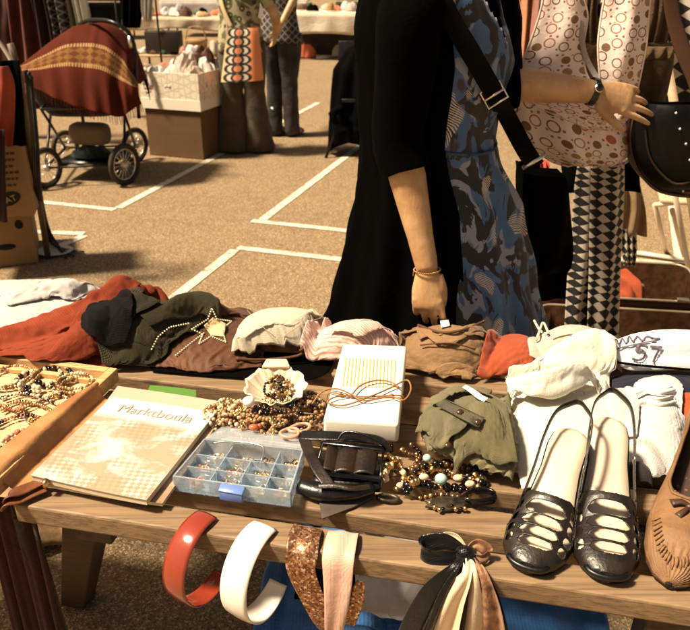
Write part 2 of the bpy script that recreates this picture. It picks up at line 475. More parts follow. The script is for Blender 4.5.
t.set(Base_Color=t.mix(t.ramp(t.math('ADD', wr, t.math('MULTIPLY', wr2, .6)), [(.80, 0.), (1.0, 1.)]), (.60, .53, .42), (.2, .14, .085)), Roughness=.8)
t.bump(t.vor(c, 120), .002, .6)
M_PAINT = t.m
def line_strip(name, a, b, wdt=.062, z=.004):
    a, b = Vector(a).to_2d(), Vector(b).to_2d(); d = (b-a); L = d.length; d.normalize(); nrm = Vector((-d.y, d.x))
    k = max(2, int(L/.05)); vs = []
    rs = random.Random(int(L*1000))
    for i in range(k+1):
        p = a+d*(L*i/k)
        for s in (-1, 1): q = p+nrm*s*(wdt/2+rs.uniform(-.001, .001)); vs.append((q.x, q.y, z))
    m = MB(); m.add(vs, [(2*i, 2*i+2, 2*i+3, 2*i+1) for i in range(k)]); o = m.build(name, M_PAINT, smooth=False); o['kind'] = 'structure'
da = Vector((math.cos(R(17.5)), -math.sin(R(17.5)))); db = Vector((math.sin(R(17.5)), math.cos(R(17.5))))
def P2(x, y): return P(x, y, 0).to_2d()
A0 = P2(115, 210); B0 = P2(260, 222); C0 = P2(238, 248)
n_ = 'painted_line'
line_strip(n_, A0-da*1.6, A0); line_strip(n_, A0+db*.04, P2(318, 103))
line_strip(n_, B0-da*.06, B0+da*3.2); line_strip(n_, B0+db*.04, B0+db*3.5)
line_strip(n_, C0, C0+da*3.0); line_strip(n_, C0-db*.04, C0-db*1.5)
line_strip(n_, P2(30, 232), P2(84, 234), .06); line_strip(n_, P2(84, 236), P2(52, 250), .06)
line_strip(n_, P2(640, 253), P2(700, 264), .07); line_strip(n_, P2(645, 291), P2(700, 296), .07); line_strip(n_, P2(672, 205), P2(690, 330), .06)

# ================================================================== plank table
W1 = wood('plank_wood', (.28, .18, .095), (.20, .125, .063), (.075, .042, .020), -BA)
W2 = wood('leg_wood', (.075, .04, .018), (.04, .022, .010), (.018, .010, .005), R(80))  # shade under the table is put into this darker wood colour
tab = T('plank_table', 'low market table of bare sawn wooden planks with gaps between them', 'table', B(0, 1.2, 0))
PL = [(.835, .888, 0), (.925, .985, 0), (1.04, 1.1, -.004), (1.145, 1.205, -.003), (1.252, 1.308, .0), (1.358, 1.42, -.002), (1.465, 1.53, 0)]
rs = random.Random(5)
for v0, v1, dz in PL:
    m = MB(); u0 = -.735+rs.uniform(-.02, .02); th_ = .036
    u1 = .78+rs.uniform(-.02, .02)
    if v0 > 1.2: u0 = -1.5
    k = 24; vs = []
    for i in range(k+1):
        u = u0+(u1-u0)*i/k; wob = .0015*math.sin(u*7+v0*30); wz = .0012*math.sin(u*5+v0*11)
        for (vv, zz) in ((v0+wob, -th_), (v1+wob, -th_), (v1+wob, 0), (v0+wob, 0)): vs.append(B(u, vv, ZT+dz+zz+wz-.0012))
    fs = [(3, 2, 1, 0), tuple(4*k+q for q in (0, 1, 2, 3))]
    for i in range(k):
        for q in range(4): a, b = 4*i+q, 4*i+(q+1) % 4; fs.append((a, b, b+4, a+4))
    m.add(vs, fs); o = m.build('plank', W1, tab, smooth=False, bevel=.004)
t = None
for u in (-.62, .30, .70):
    m = MB(); a = B(u, .87, ZT-.064); b = B(u, 1.535, ZT-.064); c_ = (a+b)/2
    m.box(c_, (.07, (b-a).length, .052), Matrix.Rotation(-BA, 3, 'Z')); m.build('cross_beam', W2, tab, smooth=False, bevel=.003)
    for v0, v1 in ((.97, 1.36), (1.44, 1.62)):
        if v0 > 1.4 and u < 0: v1 = 1.70
        if v0 < 1.4: ps = [B(-.635, .90, ZT-.04), B(-1.01, 1.31, 0)]
        else: ps = [B(u, v0, ZT-.09), B(u, v1, 0)]
        if u > 0 and v0 < 1.4: ps = [B(u+.03, 1.0, ZT-.09), B(u+.02, 1.04, 0)]
        m = MB(); d = (ps[1]-ps[0]); vs = []
        for p in ps:
            for q in ((-.034, -.02), (.034, -.02), (.034, .02), (-.034, .02)): vs.append(p+BU*q[0]+BV*q[1]*1.6)
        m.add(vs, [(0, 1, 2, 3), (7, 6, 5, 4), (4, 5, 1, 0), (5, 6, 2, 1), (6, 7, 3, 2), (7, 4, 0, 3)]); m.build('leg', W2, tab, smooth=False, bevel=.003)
# ================================================================== things lying on the table
# ---- jewellery tray at the left end
TC = [P(118, 371, .775), P(-6, 488, .775)]            # right edge of the tray, far corner and near corner
td = (TC[1]-TC[0]); td.z = 0; tl = td.length; td.normalize(); tn = Vector((td.y, -td.x, 0))
if tn.x > 0: tn = -tn
W3 = wood('tray_wood', (.68, .44, .20), (.54, .32, .13), (.26, .13, .05), math.atan2(td.y, td.x), knots=False)
TL, TW = tl+.12, .98  # tray widened beyond the view to block sun from the ground under the table
t0 = TC[0].copy(); t0.z = 0
def TR(a, b, z): return t0+tn*a+td*b+Vector((0, 0, z))     # a: leftwards across the tray, b: towards the viewer
tray = T('jewellery_tray', 'shallow light wooden tray full of bead jewellery at the left end of the plank table', 'tray', TR(TW/2, TL/2, ZT))
def obox(m, a0, a1, b0, b1, z0, z1): m.prism([TR(a0, b0, 0), TR(a1, b0, 0), TR(a1, b1, 0), TR(a0, b1, 0)], z0, z1)
M_TRF = simple('tray_lining', (.62, .44, .25), (.5, .33, .17), 8, .8, .001, 200)
m = MB(); obox(m, .018, TW-.018, .018, TL-.018, ZT+.004, ZT+.012); m.build('tray_bottom', M_TRF, tray, smooth=False)
for a0, a1, b0, b1 in ((0, .018, 0, TL), (TW-.018, TW, 0, TL), (.018, TW-.018, 0, .018), (.018, TW-.018, TL-.018, TL)):
    m = MB(); obox(m, a0, a1, b0, b1, ZT+.002, ZT+.032); m.build('tray_rim', W3, tray, smooth=False, bevel=.002)
m = MB(); obox(m, .04, .92, .032, .045, ZT+.012, ZT+.024); m.build('tray_slat', W3, tray, smooth=False, bevel=.002)
hbox([TR(0, 0, 0), TR(TW, 0, 0), TR(TW, TL, 0), TR(0, TL, 0)], ZT+.032)
ZB = ZT+.0125
def pal(name, col, **k): return simple(name, col, **k)
MBk = simple('black_bead', (.012, .010, .010), rough=.22); MBr = simple('brown_bead', (.16, .07, .025), (.05, .02, .008), 40, .3)
MOr = simple('orange_bead', (.62, .17, .06), (.45, .10, .03), 60, .35); MCr = simple('cream_bead', (.74, .60, .40), (.6, .45, .27), 50, .4)
MGd = simple('brass', (.75, .48, .20), metal=1, rough=.28); MTu = simple('turquoise_bead', (.28, .48, .44), (.45, .55, .48), 90, .35)
MSv = simple('silver', (.75, .7, .62), metal=1, rough=.3); MPk = simple('pink_bead', (.6, .3, .2), rough=.35); MTn = simple('tan_bead', (.42, .24, .10), (.28, .14, .05), 50, .35)
rs = random.Random(11)
def ring_path(c, rx, ry, rot=0, n=40, wob=.08, seed=0, z=None):
    r2 = random.Random(seed); ph = [r2.uniform(0, 6) for _ in range(3)]; o = []
    for i in range(n):
        a = 2*math.pi*i/n; k = 1+wob*math.sin(2*a+ph[0])+wob*.6*math.sin(3*a+ph[1])
        x, y = rx*k*math.cos(a), ry*k*math.sin(a); o.append(Vector((c[0]+x*math.cos(rot)-y*math.sin(rot), c[1]+x*math.sin(rot)+y*math.cos(rot), z if z is not None else c[2])))
    return o
GJ = 'bead jewellery laid out in the wooden tray'
def TP(x, y): p = P(x, y, ZB+.006); return p
for k, (px, py, r_, mats, lbl) in enumerate([
    (40, 381, .042, (MBk, MBr, MCr), 'bracelet of large black and brown beads near the far rim of the tray'),
    (52, 378, .036, (MBk, MTn), 'dark bead bracelet overlapping the large black one in the tray'),
    (78, 387, .034, (MTn, MCr), 'thin tan bead bracelet nearest the inner corner of the tray'),
    (8, 379, .045, (MCr, MTn), 'pale round bead necklace by the left end of the far rim of the tray')]):
    m = MB()
    for q in range(2 if k != 2 else 3):
        z = ZB+.006+q*.007; c_ = TP(px, py); c_.z = z; c_.x += rs.uniform(-.006, .006)
        beads(m, ring_path(c_, r_, r_*.95, seed=k*7+q, wob=.05), .0042 if k < 2 else .003, jit=.35, seed=k, closed=True, elong=1.25, mis=tuple(range(len(mats))), big=(5, .0072) if k < 2 else None)
    o = m.build('bead_bracelet', list(mats)); tag(o, lbl, 'bracelet', GJ)
neck = [([(2, 398), (20, 393), (42, 397), (58, 404), (66, 398), (52, 391)], MBk, MCr, 'black and cream bead necklace strung across the middle of the tray'),
        ([(0, 410), (15, 402), (35, 403), (52, 411), (60, 418)], MTn, MGd, 'tan and gold bead necklace in the middle of the tray'),
        ([(-4, 424), (12, 417), (30, 415), (45, 420), (50, 426), (38, 431)], MBk, MOr, 'dark bead necklace lying above the orange beads in the tray'),
        ([(3, 441), (10, 436), (18, 432), (28, 429), (38, 424)], MOr, MPk, 'short string of fat orange beads in the tray'),
        ([(-6, 450), (2, 446), (12, 444), (22, 437)], MBr, MOr, 'brown and orange bead string near the inner rim of the tray'),
        ([(-10, 462), (-2, 457), (4, 452)], MOr, MBr, 'reddish bead string at the near end of the tray'),
        ([(22, 408), (40, 400), (56, 393), (70, 388)], MCr, MTn, 'cream shell bead string beside the thin tan bracelet'),
        ([(-12, 402), (2, 405), (16, 411), (22, 404)], MOr, MTn, 'orange and tan string by the left side of the tray')]
for k, (pp, m1, m2, lbl) in enumerate(neck):
    m = MB(); pth = spline([TP(*q) for q in pp], k=8); fat = 'fat' in lbl
    beads(m, pth, .0052 if fat or k == 4 else .003, jit=.4, seed=k, mis=(0, 0, 1), elong=1.2)
    if not fat: beads(m, [p+Vector((.006, -.008, .004)) for p in pth], .0028, jit=.4, seed=k+50, mis=(0, 1, 1), elong=1.2)
    tag(m.build('bead_necklace', [m1, m2]), lbl, 'necklace', GJ)
for k, (px, py) in enumerate([(56, 395), (68, 408), (30, 420), (62, 388)]):
    m = MB(); c_ = TP(px, py)
    m.tube(ring_path(c_, .010, .007, k, 14, .1, k), .0016, 6, closed=True); m.ball(c_+Vector((0, 0, .002)), (.005, .004, .003)); m.tube([c_, c_+Vector((.018, .006*(-1)**k, .001))], .0012, 6)
    tag(m.build('brooch', MGd), ['small brass brooch near the dark bracelets in the tray', 'small brass brooch close to the inner rim of the tray', 'small brass brooch among the necklaces in the tray', 'small brass brooch by the thin tan bracelet'][k], 'brooch', 'brass brooches in the tray')

# ---- tan leather sheet under tray, belt end, board
M_TAN = simple('tan_leather', (.50, .24, .085), (.36, .15, .05), 14, .5, .001, 120)
sh = [P(100, 396, ZT+.002), P(112, 404, ZT), P(60, 452, ZT), P(28, 492, ZT), P(2, 492, ZT), P(-20, 500, ZT), P(0, 470, ZT), P(50, 430, ZT)]
o = garment('leather_folder', M_TAN, [(p.x, p.y) for p in sh], world=True, dome=.004, ex=(.01, .01), n=16, m=30, amp=.001, iters=20, solid=.003)
tag(o, 'flat tan leather folder tucked between the wooden tray and the magazines', 'folder')
MLt = simple('brown_strap_leather', (.26, .085, .03), (.16, .05, .02), 30, .42, .0008, 150)
bt = T('leather_belt_end', 'short brown leather strap with folded end at the left corner of the front plank', 'strap', P(30, 495, ZT))
for q, (a, b) in enumerate((((8, 497), (52, 478)), ((6, 505), (46, 489)))):
    pa, pb = P(a[0], a[1], ZT+.014-q*.008), P(b[0], b[1], ZT+.014-q*.008); wd = Vector((.35, .9, 0))
    m = MB().grid(strip([pa+Vector((0, 0, -.006)), pa+Vector((.004, 0, .002)), (pa+pb)/2, pb], .022, wd, 5)); m.build('strap', MLt, bt, solid=.0035, sub=1)
m = MB(); m.tube([P(44, 486, ZT+.022), P(47, 480, ZT+.026)], .006, 8); m.build('keeper', MGd, bt)

# ---- magazines
def mag(name, corners, z, th_, mat_cover, label, pages=1, lift=.0):
    c = [Vector((p.x, p.y, 0)) for p in corners]    # TL TR BR BL
    t_ = T(name, label, 'magazine', (c[0]+c[2])/2+Vector((0, 0, z)))
    M_pg = PAGE
    def sheet_(z0, z1, mat, nm, inset, curl):
        n, mm = 12, 14; m = MB(); cc = sum(c, Vector())/4
        def pt(u, v, zz):
            p = (c[0]*(1-u)+c[1]*u)*(1-v)+(c[3]*(1-u)+c[2]*u)*v; p = p.lerp(cc, inset)
            return (p.x, p.y, zz+curl*(u**3)*(.4+.6*v)+.0015*math.sin(u*3.1+v*2))
        top = np.array([[pt(j/(n-1), 1-i/(mm-1), z1) for j in range(n)] for i in range(mm)]); bot = top.copy(); bot[..., 2] -= (z1-z0)
        m.grid(top); m.grid(bot[:, ::-1])
        for edge in ((top[0], bot[0]), (bot[-1], top[-1]), (bot[:, 0], top[:, 0]), (top[:, -1], bot[:, -1])): m.grid(np.stack([edge[1], edge[0]]))
        return m.build(nm, mat, t_)
    sheet_(z, z+th_*.9, M_pg, 'pages', .012, lift)
    sheet_(z+th_*.9, z+th_, mat_cover, 'cover', 0, lift)
    hbox([(p.x, p.y) for p in c], z+th_)
    return t_
t = NT('page_edges'); c_ = t.coord(); ln = t.noise(t.mapv(c_, (2, 2, 1400)), 1.0, 2)
t.set(Base_Color=t.mix(ln, (.42, .30, .18), (.82, .72, .55)), Roughness=.7); PAGE = t.m
def cover(name, top, mid, spots, band=True, seed=0):
    t = NT(name); uv = t.coord('UV'); s = t.n('SeparateXYZ'); t.l(uv, s.inputs[0])
    gr = t.mix(t.ramp(t.noise(t.mapv(uv, (1, 1.4, 1), loc=(seed, 0, 0)), 2.6, 5, .6, .5), [(.38, 0.), (.52, 1.)]), mid, spots)
    ch = t.n('TexChecker', i_Scale=26); t.l(t.mapv(uv, (1, 1.4, 1), (0, 0, R(35))), ch.inputs[0])
    area = t.ramp(t.noise(t.mapv(uv, (1.3, 1.6, 1), loc=(seed+2, 1, 0)), 2.2, 2), [(.45, 0.), (.55, 1.)])
    gr = t.mix(t.math('MULTIPLY', t.math('MULTIPLY', ch.outputs[1], area), .75), gr, (.42, .25, .14))
    topm = t.ramp(s.outputs[1], [(.72, 0.), (.8, 1.)]); base = t.mix(topm, gr, top)
    t.set(Base_Color=base, Roughness=.25); t.b.inputs['Coat Weight'].default_value = .5; t.b.inputs['Coat Roughness'].default_value = .12
    t.bump(t.noise(t.coord(), 14, 3), .002, .5)
    return t.m
CV1 = cover('cover_print', (.60, .60, .60), (.60, .57, .53), (.44, .31, .21)); CV2 = cover('cover_print_old', (.52, .40, .30), (.50, .36, .24), (.30, .18, .1), seed=4)
CV3 = cover('cover_print_green', (.10, .22, .04), (.6, .5, .3), (.12, .25, .05), seed=9)
mag('magazine', [P(150, 386, ZT+.004), P(196, 391, ZT+.004), P(196, 470, ZT), P(120, 470, ZT)], ZT+.001, .005, CV3, 'magazine with a green cover strip showing behind the other magazines')
mag('magazine', [P(118, 388, ZT+.01), P(232, 406, ZT+.01), P(163, 507, ZT+.01), P(45, 487, ZT+.01)], ZT+.007, .008, CV2, 'brownish magazine lying in the middle of the magazine stack', lift=.004)
mg = mag('magazine', [P(112, 399, ZT+.024), P(216, 415, ZT+.024), P(147, 503, ZT+.024), P(31, 478, ZT+.024)], ZT+.0165, .012, CV1, 'large pale magazine with a market title on top of the stack', lift=.003)
# title lettering on the cover
def flat_text(body, name, size, origin, xdir, ydir, mat, parent, extr=.00008, font_shear=0, sx=1.0):
    cu = bpy.data.curves.new(name, 'FONT'); cu.body = body; cu.size = size; cu.extrude = extr; cu.shear = font_shear; cu.align_x = 'LEFT'
    ob = bpy.data.objects.new(name, cu); COL.objects.link(ob); dg = bpy.context.evaluated_depsgraph_get()
    me = bpy.data.meshes.new_from_object(ob.evaluated_get(dg)); bpy.data.objects.remove(ob)
    xd = Vector(xdir).normalized(); zd = xd.cross(Vector(ydir)).normalized(); yd = zd.cross(xd)
    M4 = Matrix((xd*sx, yd, zd)).transposed().to_4x4(); M4.translation = Vector(origin); me.transform(M4)
    me.materials.clear(); me.materials.append(mat); o = bpy.data.objects.new(name, me); COL.objects.link(o)
    if parent: attach(o, parent)
    return o
M_TXT = simple('title_ink', (.42, .32, .24), rough=.4); M_WTX = simple('white_ink', (.85, .8, .7), rough=.4)
a = P(113, 399, ZT+.028); b = P(216, 415, ZT+.028); cN = P(31, 478, ZT+.028)
xd = (b-a).normalized(); yd = (a-cN).normalized()
flat_text('Marktboula', 'title', .036, a+xd*.03-yd*.040+Vector((0, 0, .0029)), xd, yd, M_TXT, mg, sx=.92)
# small blocks of caption on the cover
# ---- plastic compartment box
M_PLB = simple('clear_blue_plastic', (.66, .76, .84), rough=.25, Transmission_Weight=.7, IOR=1.2)
M_LID = simple('clear_lid', (.75, .82, .88), rough=.15, Alpha=.28)
M_LAT = simple('blue_plastic', (.16, .27, .62), rough=.3, Transmission_Weight=.2)
q = [P(205, 441, ZT+.03), P(303, 452, ZT+.03), P(290, 494, ZT+.03), P(174, 478, ZT+.03)]   # TL TR BR BL
pb = T('compartment_box', 'open clear blue plastic bead box with compartments on the second plank', 'plastic box', (q[0]+q[2])/2)
def PB(u, v, z): p = (q[0]*(1-u)+q[1]*u)*(1-v)+(q[3]*(1-u)+q[2]*u)*v; return Vector((p.x, p.y, ZT+z))
def wall(m, u0, v0, u1, v1, z0, z1, th_=.004):
    a, b = PB(u0, v0, 0), PB(u1, v1, 0); d = (b-a).normalized()*th_/2; nn = Vector((-d.y, d.x, 0))
    m.prism([a-d-nn, b+d-nn, b+d+nn, a-d+nn], ZT+z0, ZT+z1)
m = MB(); m.prism([PB(0, 0, 0), PB(1, 0, 0), PB(1, 1, 0), PB(0, 1, 0)], ZT+.002, ZT+.005)
for a in ((0, 0, 1, 0), (1, 0, 1, 1), (1, 1, 0, 1), (0, 1, 0, 0)): wall(m, *a, .005, .035, .0035)
m.build('tub', M_PLB, pb, smooth=False, bevel=.0012)
m = MB()
for a in ((.03, .36, .97, .36), (.03, .68, .97, .68), (.3, .04, .3, .96), (.55, .38, .55, .96), (.78, .04, .78, .96)): wall(m, *a, .0052, .030, .002)
m.build('divider', M_PLB, pb, smooth=False, bevel=.0008)
m = MB(); a = PB(.52, 1.0, .03); m.box(a+BV*(-.008), (.042, .016, .004), (R(20), 0, -BA-.05)); m.box(a+BV*(-.013)+Vector((0, 0, -.011)), (.040, .004, .018), (0, 0, -BA-.05)); m.build('latch', M_LAT, pb, bevel=.0015)
# raised lid behind
m = MB(); a, b = PB(.0, -.02, .036), PB(1, -.02, .036); up = Vector((.02, .075, -.024))
m.add([a, b, b+up, a+up, a+Vector((0, 0, -.003)), b+Vector((0, 0, -.003)), b+up+Vector((0, 0, -.003)), a+up+Vector((0, 0, -.003))], [(0, 1, 2, 3), (7, 6, 5, 4), (4, 5, 1, 0), (5, 6, 2, 1), (6, 7, 3, 2), (7, 4, 0, 3)])
m.build('lid', M_LID, pb, smooth=False, bevel=.001)
GT = 'trinkets in the compartments of the plastic box'
tr = [(.12, .2, MSv, 'silver earring in the far left compartment of the plastic box'), (.42, .85, MTn, 'tan ring in the near compartment left of the latch'), (.15, .85, MOr, 'small copper coloured charm in the near left compartment'),
      (.68, .55, MSv, 'little silver chain in the middle compartment of the plastic box'), (.9, .6, MCr, 'pale shell charm in the right compartment of the plastic box'), (.9, .15, MGd, 'brass earring in the far right compartment'), (.42, .5, MPk, 'pinkish charm in the central compartment')]
cn = [(u, v) for v in (.19, .52, .84) for u in (.15, .42, .66, .88)]
rt_ = random.Random(21)
for k, (u, v) in enumerate(cn): 
    for q_ in range(2): tr.append((u+rt_.uniform(-.06, .06), v+rt_.uniform(-.07, .07), [MSv, MGd, MTn, MBk, MPk][(k+q_) % 5], f"{['silver','brass','tan','black','pinkish'][(k+q_) % 5]} trinket in the compartment of row {k//4+1} from the back, column {k % 4+1} from the left"))
for k, (u, v, mt, lb) in enumerate(tr):
    m = MB(); c_ = PB(u, v, .009)
    m.tube(ring_path(c_, .010, .006, k, 14, .15, k), .0016, 6, closed=True); beads(m, [c_+Vector((-.009, .004, .002)), c_+Vector((.010, -.003, .003))], .003, seed=k, jit=.3)
    m.tube([c_, c_+Vector((.006, .012, .004)), c_+Vector((.013, .008, .002))], .0012, 6, smooth=3)
    tag(m.build('trinket', mt), lb, 'trinket', GT)
m = MB(); c_ = PB(.3, .25, .038); m.tube([PB(.12, .12, .037), PB(.3, .05, .040), PB(.62, .12, .042), PB(.66, .42, .036)], .0018, 6, smooth=4)
tag(m.build('wire_hook', MSv), 'thin silver wire hook lying across the compartments of the plastic box', 'hook')
hbox([PB(0, 0, 0), PB(1, 0, 0), PB(1, 1, 0), PB(0, 1, 0)], ZT+.03)
# ================================================================== clothes on the table
GC = 'clothes piled along the back of the table'
MC_WH = fabric('white_cotton', (.52, .50, .48), (.40, .37, .34), wrinkle=.004)
MC_OR = knit('orange_wool', (.38, .075, .033), (.27, .05, .022), 70, .0015)
MC_OL = knit('olive_knit', (.12, .10, .055), (.06, .05, .028), 60, .006)
MC_BR = fabric('brown_satin', (.20, .07, .022), (.11, .036, .011), rough=.6, sheen=.1, wrinkle=.006, wscale=12)
MC_CR = fabric('cream_cotton', (.56, .50, .38), (.48, .41, .29), wrinkle=.003)
MC_PK = fabric('pink_stripe', (.74, .60, .50), (.66, .50, .42), stripes=(7, (.62, .30, .24)), wrinkle=.003)
MC_TN = fabric('tan_cotton', (.33, .19, .085), (.22, .12, .05), wrinkle=.006, rough=.7)
MC_RD = fabric('orange_red_cotton', (.46, .09, .03), (.34, .06, .02), wrinkle=.003)
MC_GB = fabric('grey_beige_jersey', (.48, .40, .33), (.38, .31, .25), wrinkle=.003)
MC_JW = fabric('jersey_white', (.62, .63, .66), (.56, .56, .58), wrinkle=.002)
MC_IV = fabric('ivory_cotton', (.66, .64, .55), (.58, .54, .42), wrinkle=.005)
MC_LC = fabric('white_lace', (.62, .61, .59), (.50, .46, .41), wrinkle=.006, weave=700, wb=.0004)
MC_GR = fabric('olive_rib', (.27, .235, .115), (.18, .155, .07), rib=34, ribb=.0007, wrinkle=.003)
MC_NV = fabric('navy_cotton', (.010, .012, .04), (.02, .02, .06))
MC_BK = fabric('black_cloth', (.003, .0025, .002), (.006, .005, .004), sheen=.0, spec=.05)
MC_GY = fabric('charcoal_cloth', (.04, .036, .034), (.06, .05, .045))
THRD = simple('thread', (.78, .66, .45), rough=.7); BTN = simple('button_brown', (.10, .045, .02), rough=.3)

SM = {k: simple('seam_'+k, c, rough=.9) for k, c in dict(cream=(.36, .28, .17), white=(.40, .37, .33), brown=(.10, .05, .02), red=(.25, .04, .015), pink=(.42, .28, .22), olive=(.09, .075, .03)).items()}
# low things behind, to carry the pile
o = garment('black_cloth', MC_BK, [(150, 345), (335, 352), (330, 372), (300, 379), (195, 372), (150, 368)], zr=.76, dome=.01, n=40, m=14, seed=2, ex=(.05, .05), amp=.004)
tag(o, 'thin black cloth showing underneath the brown satin shirt', 'cloth', GC)
o = garment('white_shirt', MC_WH, [(-60, 300), (-40, 266), (5, 262), (55, 266), (95, 272), (124, 286), (128, 312), (90, 330), (40, 345), (-50, 356)], zr=.84, dome=.07, n=60, m=44, seed=3, ex=(.22, .40), ang=.25, stretch=5, freq=15, amp=.018, hem=SM['white'])
tag(o, 'crumpled white cotton shirt at the far left end of the pile', 'shirt', GC)
ws_ = o
garment('sleeve', MC_WH, [(-10, 292), (20, 276), (60, 270), (100, 276), (124, 290), (100, 302), (50, 300), (10, 306)], zr=.87, dome=.03, n=50, m=20, seed=5, ex=(.25, .35), ang=.1, stretch=3, freq=16, parent=ws_, amp=.016)
garment('cuff', MC_WH, [(86, 296), (104, 284), (128, 288), (136, 300), (116, 308)], zr=.85, dome=.02, n=20, m=20, seed=6, ex=(.2, .3), parent=ws_, amp=.010)
ow = T('orange_sweater', 'bulky orange red wool sweater in front of the white shirt', 'sweater', P(70, 330, ZT), GC)
garment('body', MC_OR, [(-60, 358), (-30, 346), (30, 336), (70, 322), (108, 306), (138, 294), (165, 300), (168, 330), (130, 352), (100, 367), (20, 366), (-50, 372)], zr=.80, dome=.075, n=60, m=40, seed=8, ex=(.08, .20), ang=.5, stretch=4, freq=6, amp=.022, edge=.4, parent=ow)
garment('sleeve', MC_OR, [(100, 290), (118, 279), (150, 280), (172, 288), (170, 304), (140, 306), (110, 306)], zr=.84, dome=.03, n=30, m=18, seed=9, ex=(.05, .1), parent=ow, amp=.008)
garment('sleeve', MC_OR, [(22, 356), (48, 332), (84, 306), (104, 300), (112, 318), (108, 352), (88, 364), (38, 366)], zr=.84, dome=.034, n=36, m=30, seed=19, ex=(.04, .08), parent=ow, ang=.6, amp=.008, freq=6)
br = T('brown_shirt', 'dark brown satin shirt with a studded star motif', 'shirt', P(215, 340, ZT), GC)
garment('body', MC_BR, [(150, 362), (152, 336), (185, 310), (208, 296), (238, 296), (258, 304), (262, 330), (262, 366), (210, 372)], zr=.80, dome=.05, n=48, m=46, seed=41, ex=(.20, .34), ang=.35, stretch=3.5, freq=13, amp=.025, parent=br, hem=SM['brown'])
garment('sleeve', MC_BR, [(176, 320), (195, 300), (222, 292), (246, 300), (236, 314), (206, 324), (186, 332)], zr=.84, dome=.02, n=34, m=20, seed=43, ex=(.1, .18), parent=br, amp=.012, ang=.6, stretch=3)
ok = T('knit_cardigan', 'dark olive green chunky knit cardigan bunched beside the orange sweater', 'cardigan', P(160, 320, ZT), GC)
garment('body', MC_OL, [(96, 352), (98, 318), (120, 296), (150, 284), (195, 284), (212, 294), (216, 310), (194, 332), (162, 356), (130, 368), (102, 367)], zr=.855, dome=.075, n=54, m=44, seed=31, ex=(.2, .26), ang=.9, stretch=2.5, freq=9, amp=.025, parent=ok)
garment('sleeve', MC_OL, [(140, 318), (158, 296), (190, 282), (216, 284), (224, 298), (205, 312), (172, 322), (150, 330)], zr=.88, dome=.03, n=36, m=20, seed=33, ex=(.1, .14), parent=ok, amp=.01, freq=12)
garment('sleeve', MC_OL, [(112, 310), (125, 292), (150, 284), (160, 296), (150, 312), (130, 322)], zr=.88, dome=.028, n=26, m=20, seed=34, ex=(.12, .12), parent=ok, amp=.012, freq=14)
cp = T('black_wool_hat', 'black knitted hat with rounded crown leaning on the olive cardigan', 'hat', P(110, 340, ZT), GC)
MC_BKN = knit('black_knit', (.010, .009, .008), (.018, .015, .012), 40, .003)
garment('crown', MC_BKN, [(86, 356), (84, 322), (90, 302), (106, 292), (124, 298), (136, 320), (138, 348), (128, 364), (100, 366)], zr=.86, dome=.06, n=36, m=36, seed=37, ex=(.03, .05), parent=cp, amp=.006, edge=.5)
star = [(192, 330), (208, 320), (212, 309), (217, 320), (232, 322), (222, 330), (226, 343), (211, 337), (199, 345), (203, 335)]
m = MB()
for i, p in enumerate(resample(draped(star+[star[0]], .002, z=.83), .0058)): m.ball(p, .0021, 6, 4)
for i, p in enumerate(resample(draped([(176, 356), (196, 340), (204, 334)], .002, z=.83), .0062)): m.ball(p, .0021, 6, 4)
for i, p in enumerate(resample(draped([(152, 350), (158, 338), (170, 328), (190, 324)], .002, z=.83), .0062)): m.ball(p, .0021, 6, 4)
m.build('studs', THRD, br)
def patch(name, mat, px, parent, z=.83, off=.0015, n=14):
    G2 = tfi([Vector((x, y, 0)) for x, y in px], n, n, None, 0); G3 = np.array([[tuple(draped([q], off)[0]) for q in r] for r in G2])
    return MB().grid(G3[::-1]).build(name, mat, parent, solid=.0008)
patch('star_patch', fabric('star_cream', (.62, .46, .26), (.5, .36, .2)), [(204, 326), (213, 318), (226, 324), (224, 337), (211, 336)], br)

cs = T('cream_shorts', 'folded cream cotton shorts lying on the brown satin shirt', 'shorts', P(280, 335, ZT), GC)
garment('body', MC_CR, [(232, 362), (240, 330), (250, 300), (290, 300), (336, 299), (328, 322), (314, 346), (302, 358), (262, 363)], zr=.86, dome=.022, n=50, m=44, seed=51, ex=(.05, .10), ang=1.1, stretch=4, freq=9, amp=.008, parent=cs, edge=.2, soft=1, hem=SM['cream'])
m = MB(); m.tube(draped([(247, 310), (262, 326), (276, 338)], .0, z=.86), .0006, 5, smooth=6);
m.tube(draped([(282, 338), (300, 326), (322, 318)], .001, z=.86), .0008, 5, smooth=6); m.build('stitching', simple('cream_thread', (.42, .32, .19)), cs)
m = MB(); m.tube(draped([(236, 360), (262, 361), (298, 357), (310, 346), (300, 352)], .003, z=.86), .0034, 8, smooth=5); m.build('waistband_edge', MC_BR, cs)

pk = T('striped_blouse', 'pale pink striped blouse folded between the cream shorts and the brown shirt', 'blouse', P(350, 335, ZT), GC)
garment('body', MC_PK, [(300, 360), (312, 336), (330, 314), (368, 310), (404, 313), (404, 334), (392, 352), (366, 364), (330, 364)], zr=.845, dome=.035, n=50, m=40, seed=61, ex=(.06, .14), ang=.1, stretch=4, amp=.010, parent=pk, hem=SM['pink'])
garment('sleeve', MC_PK, [(328, 336), (340, 320), (372, 317), (402, 321), (396, 336), (360, 340)], zr=.85, dome=.012, n=34, m=18, seed=62, ex=(.08, .2), parent=pk, amp=.006)

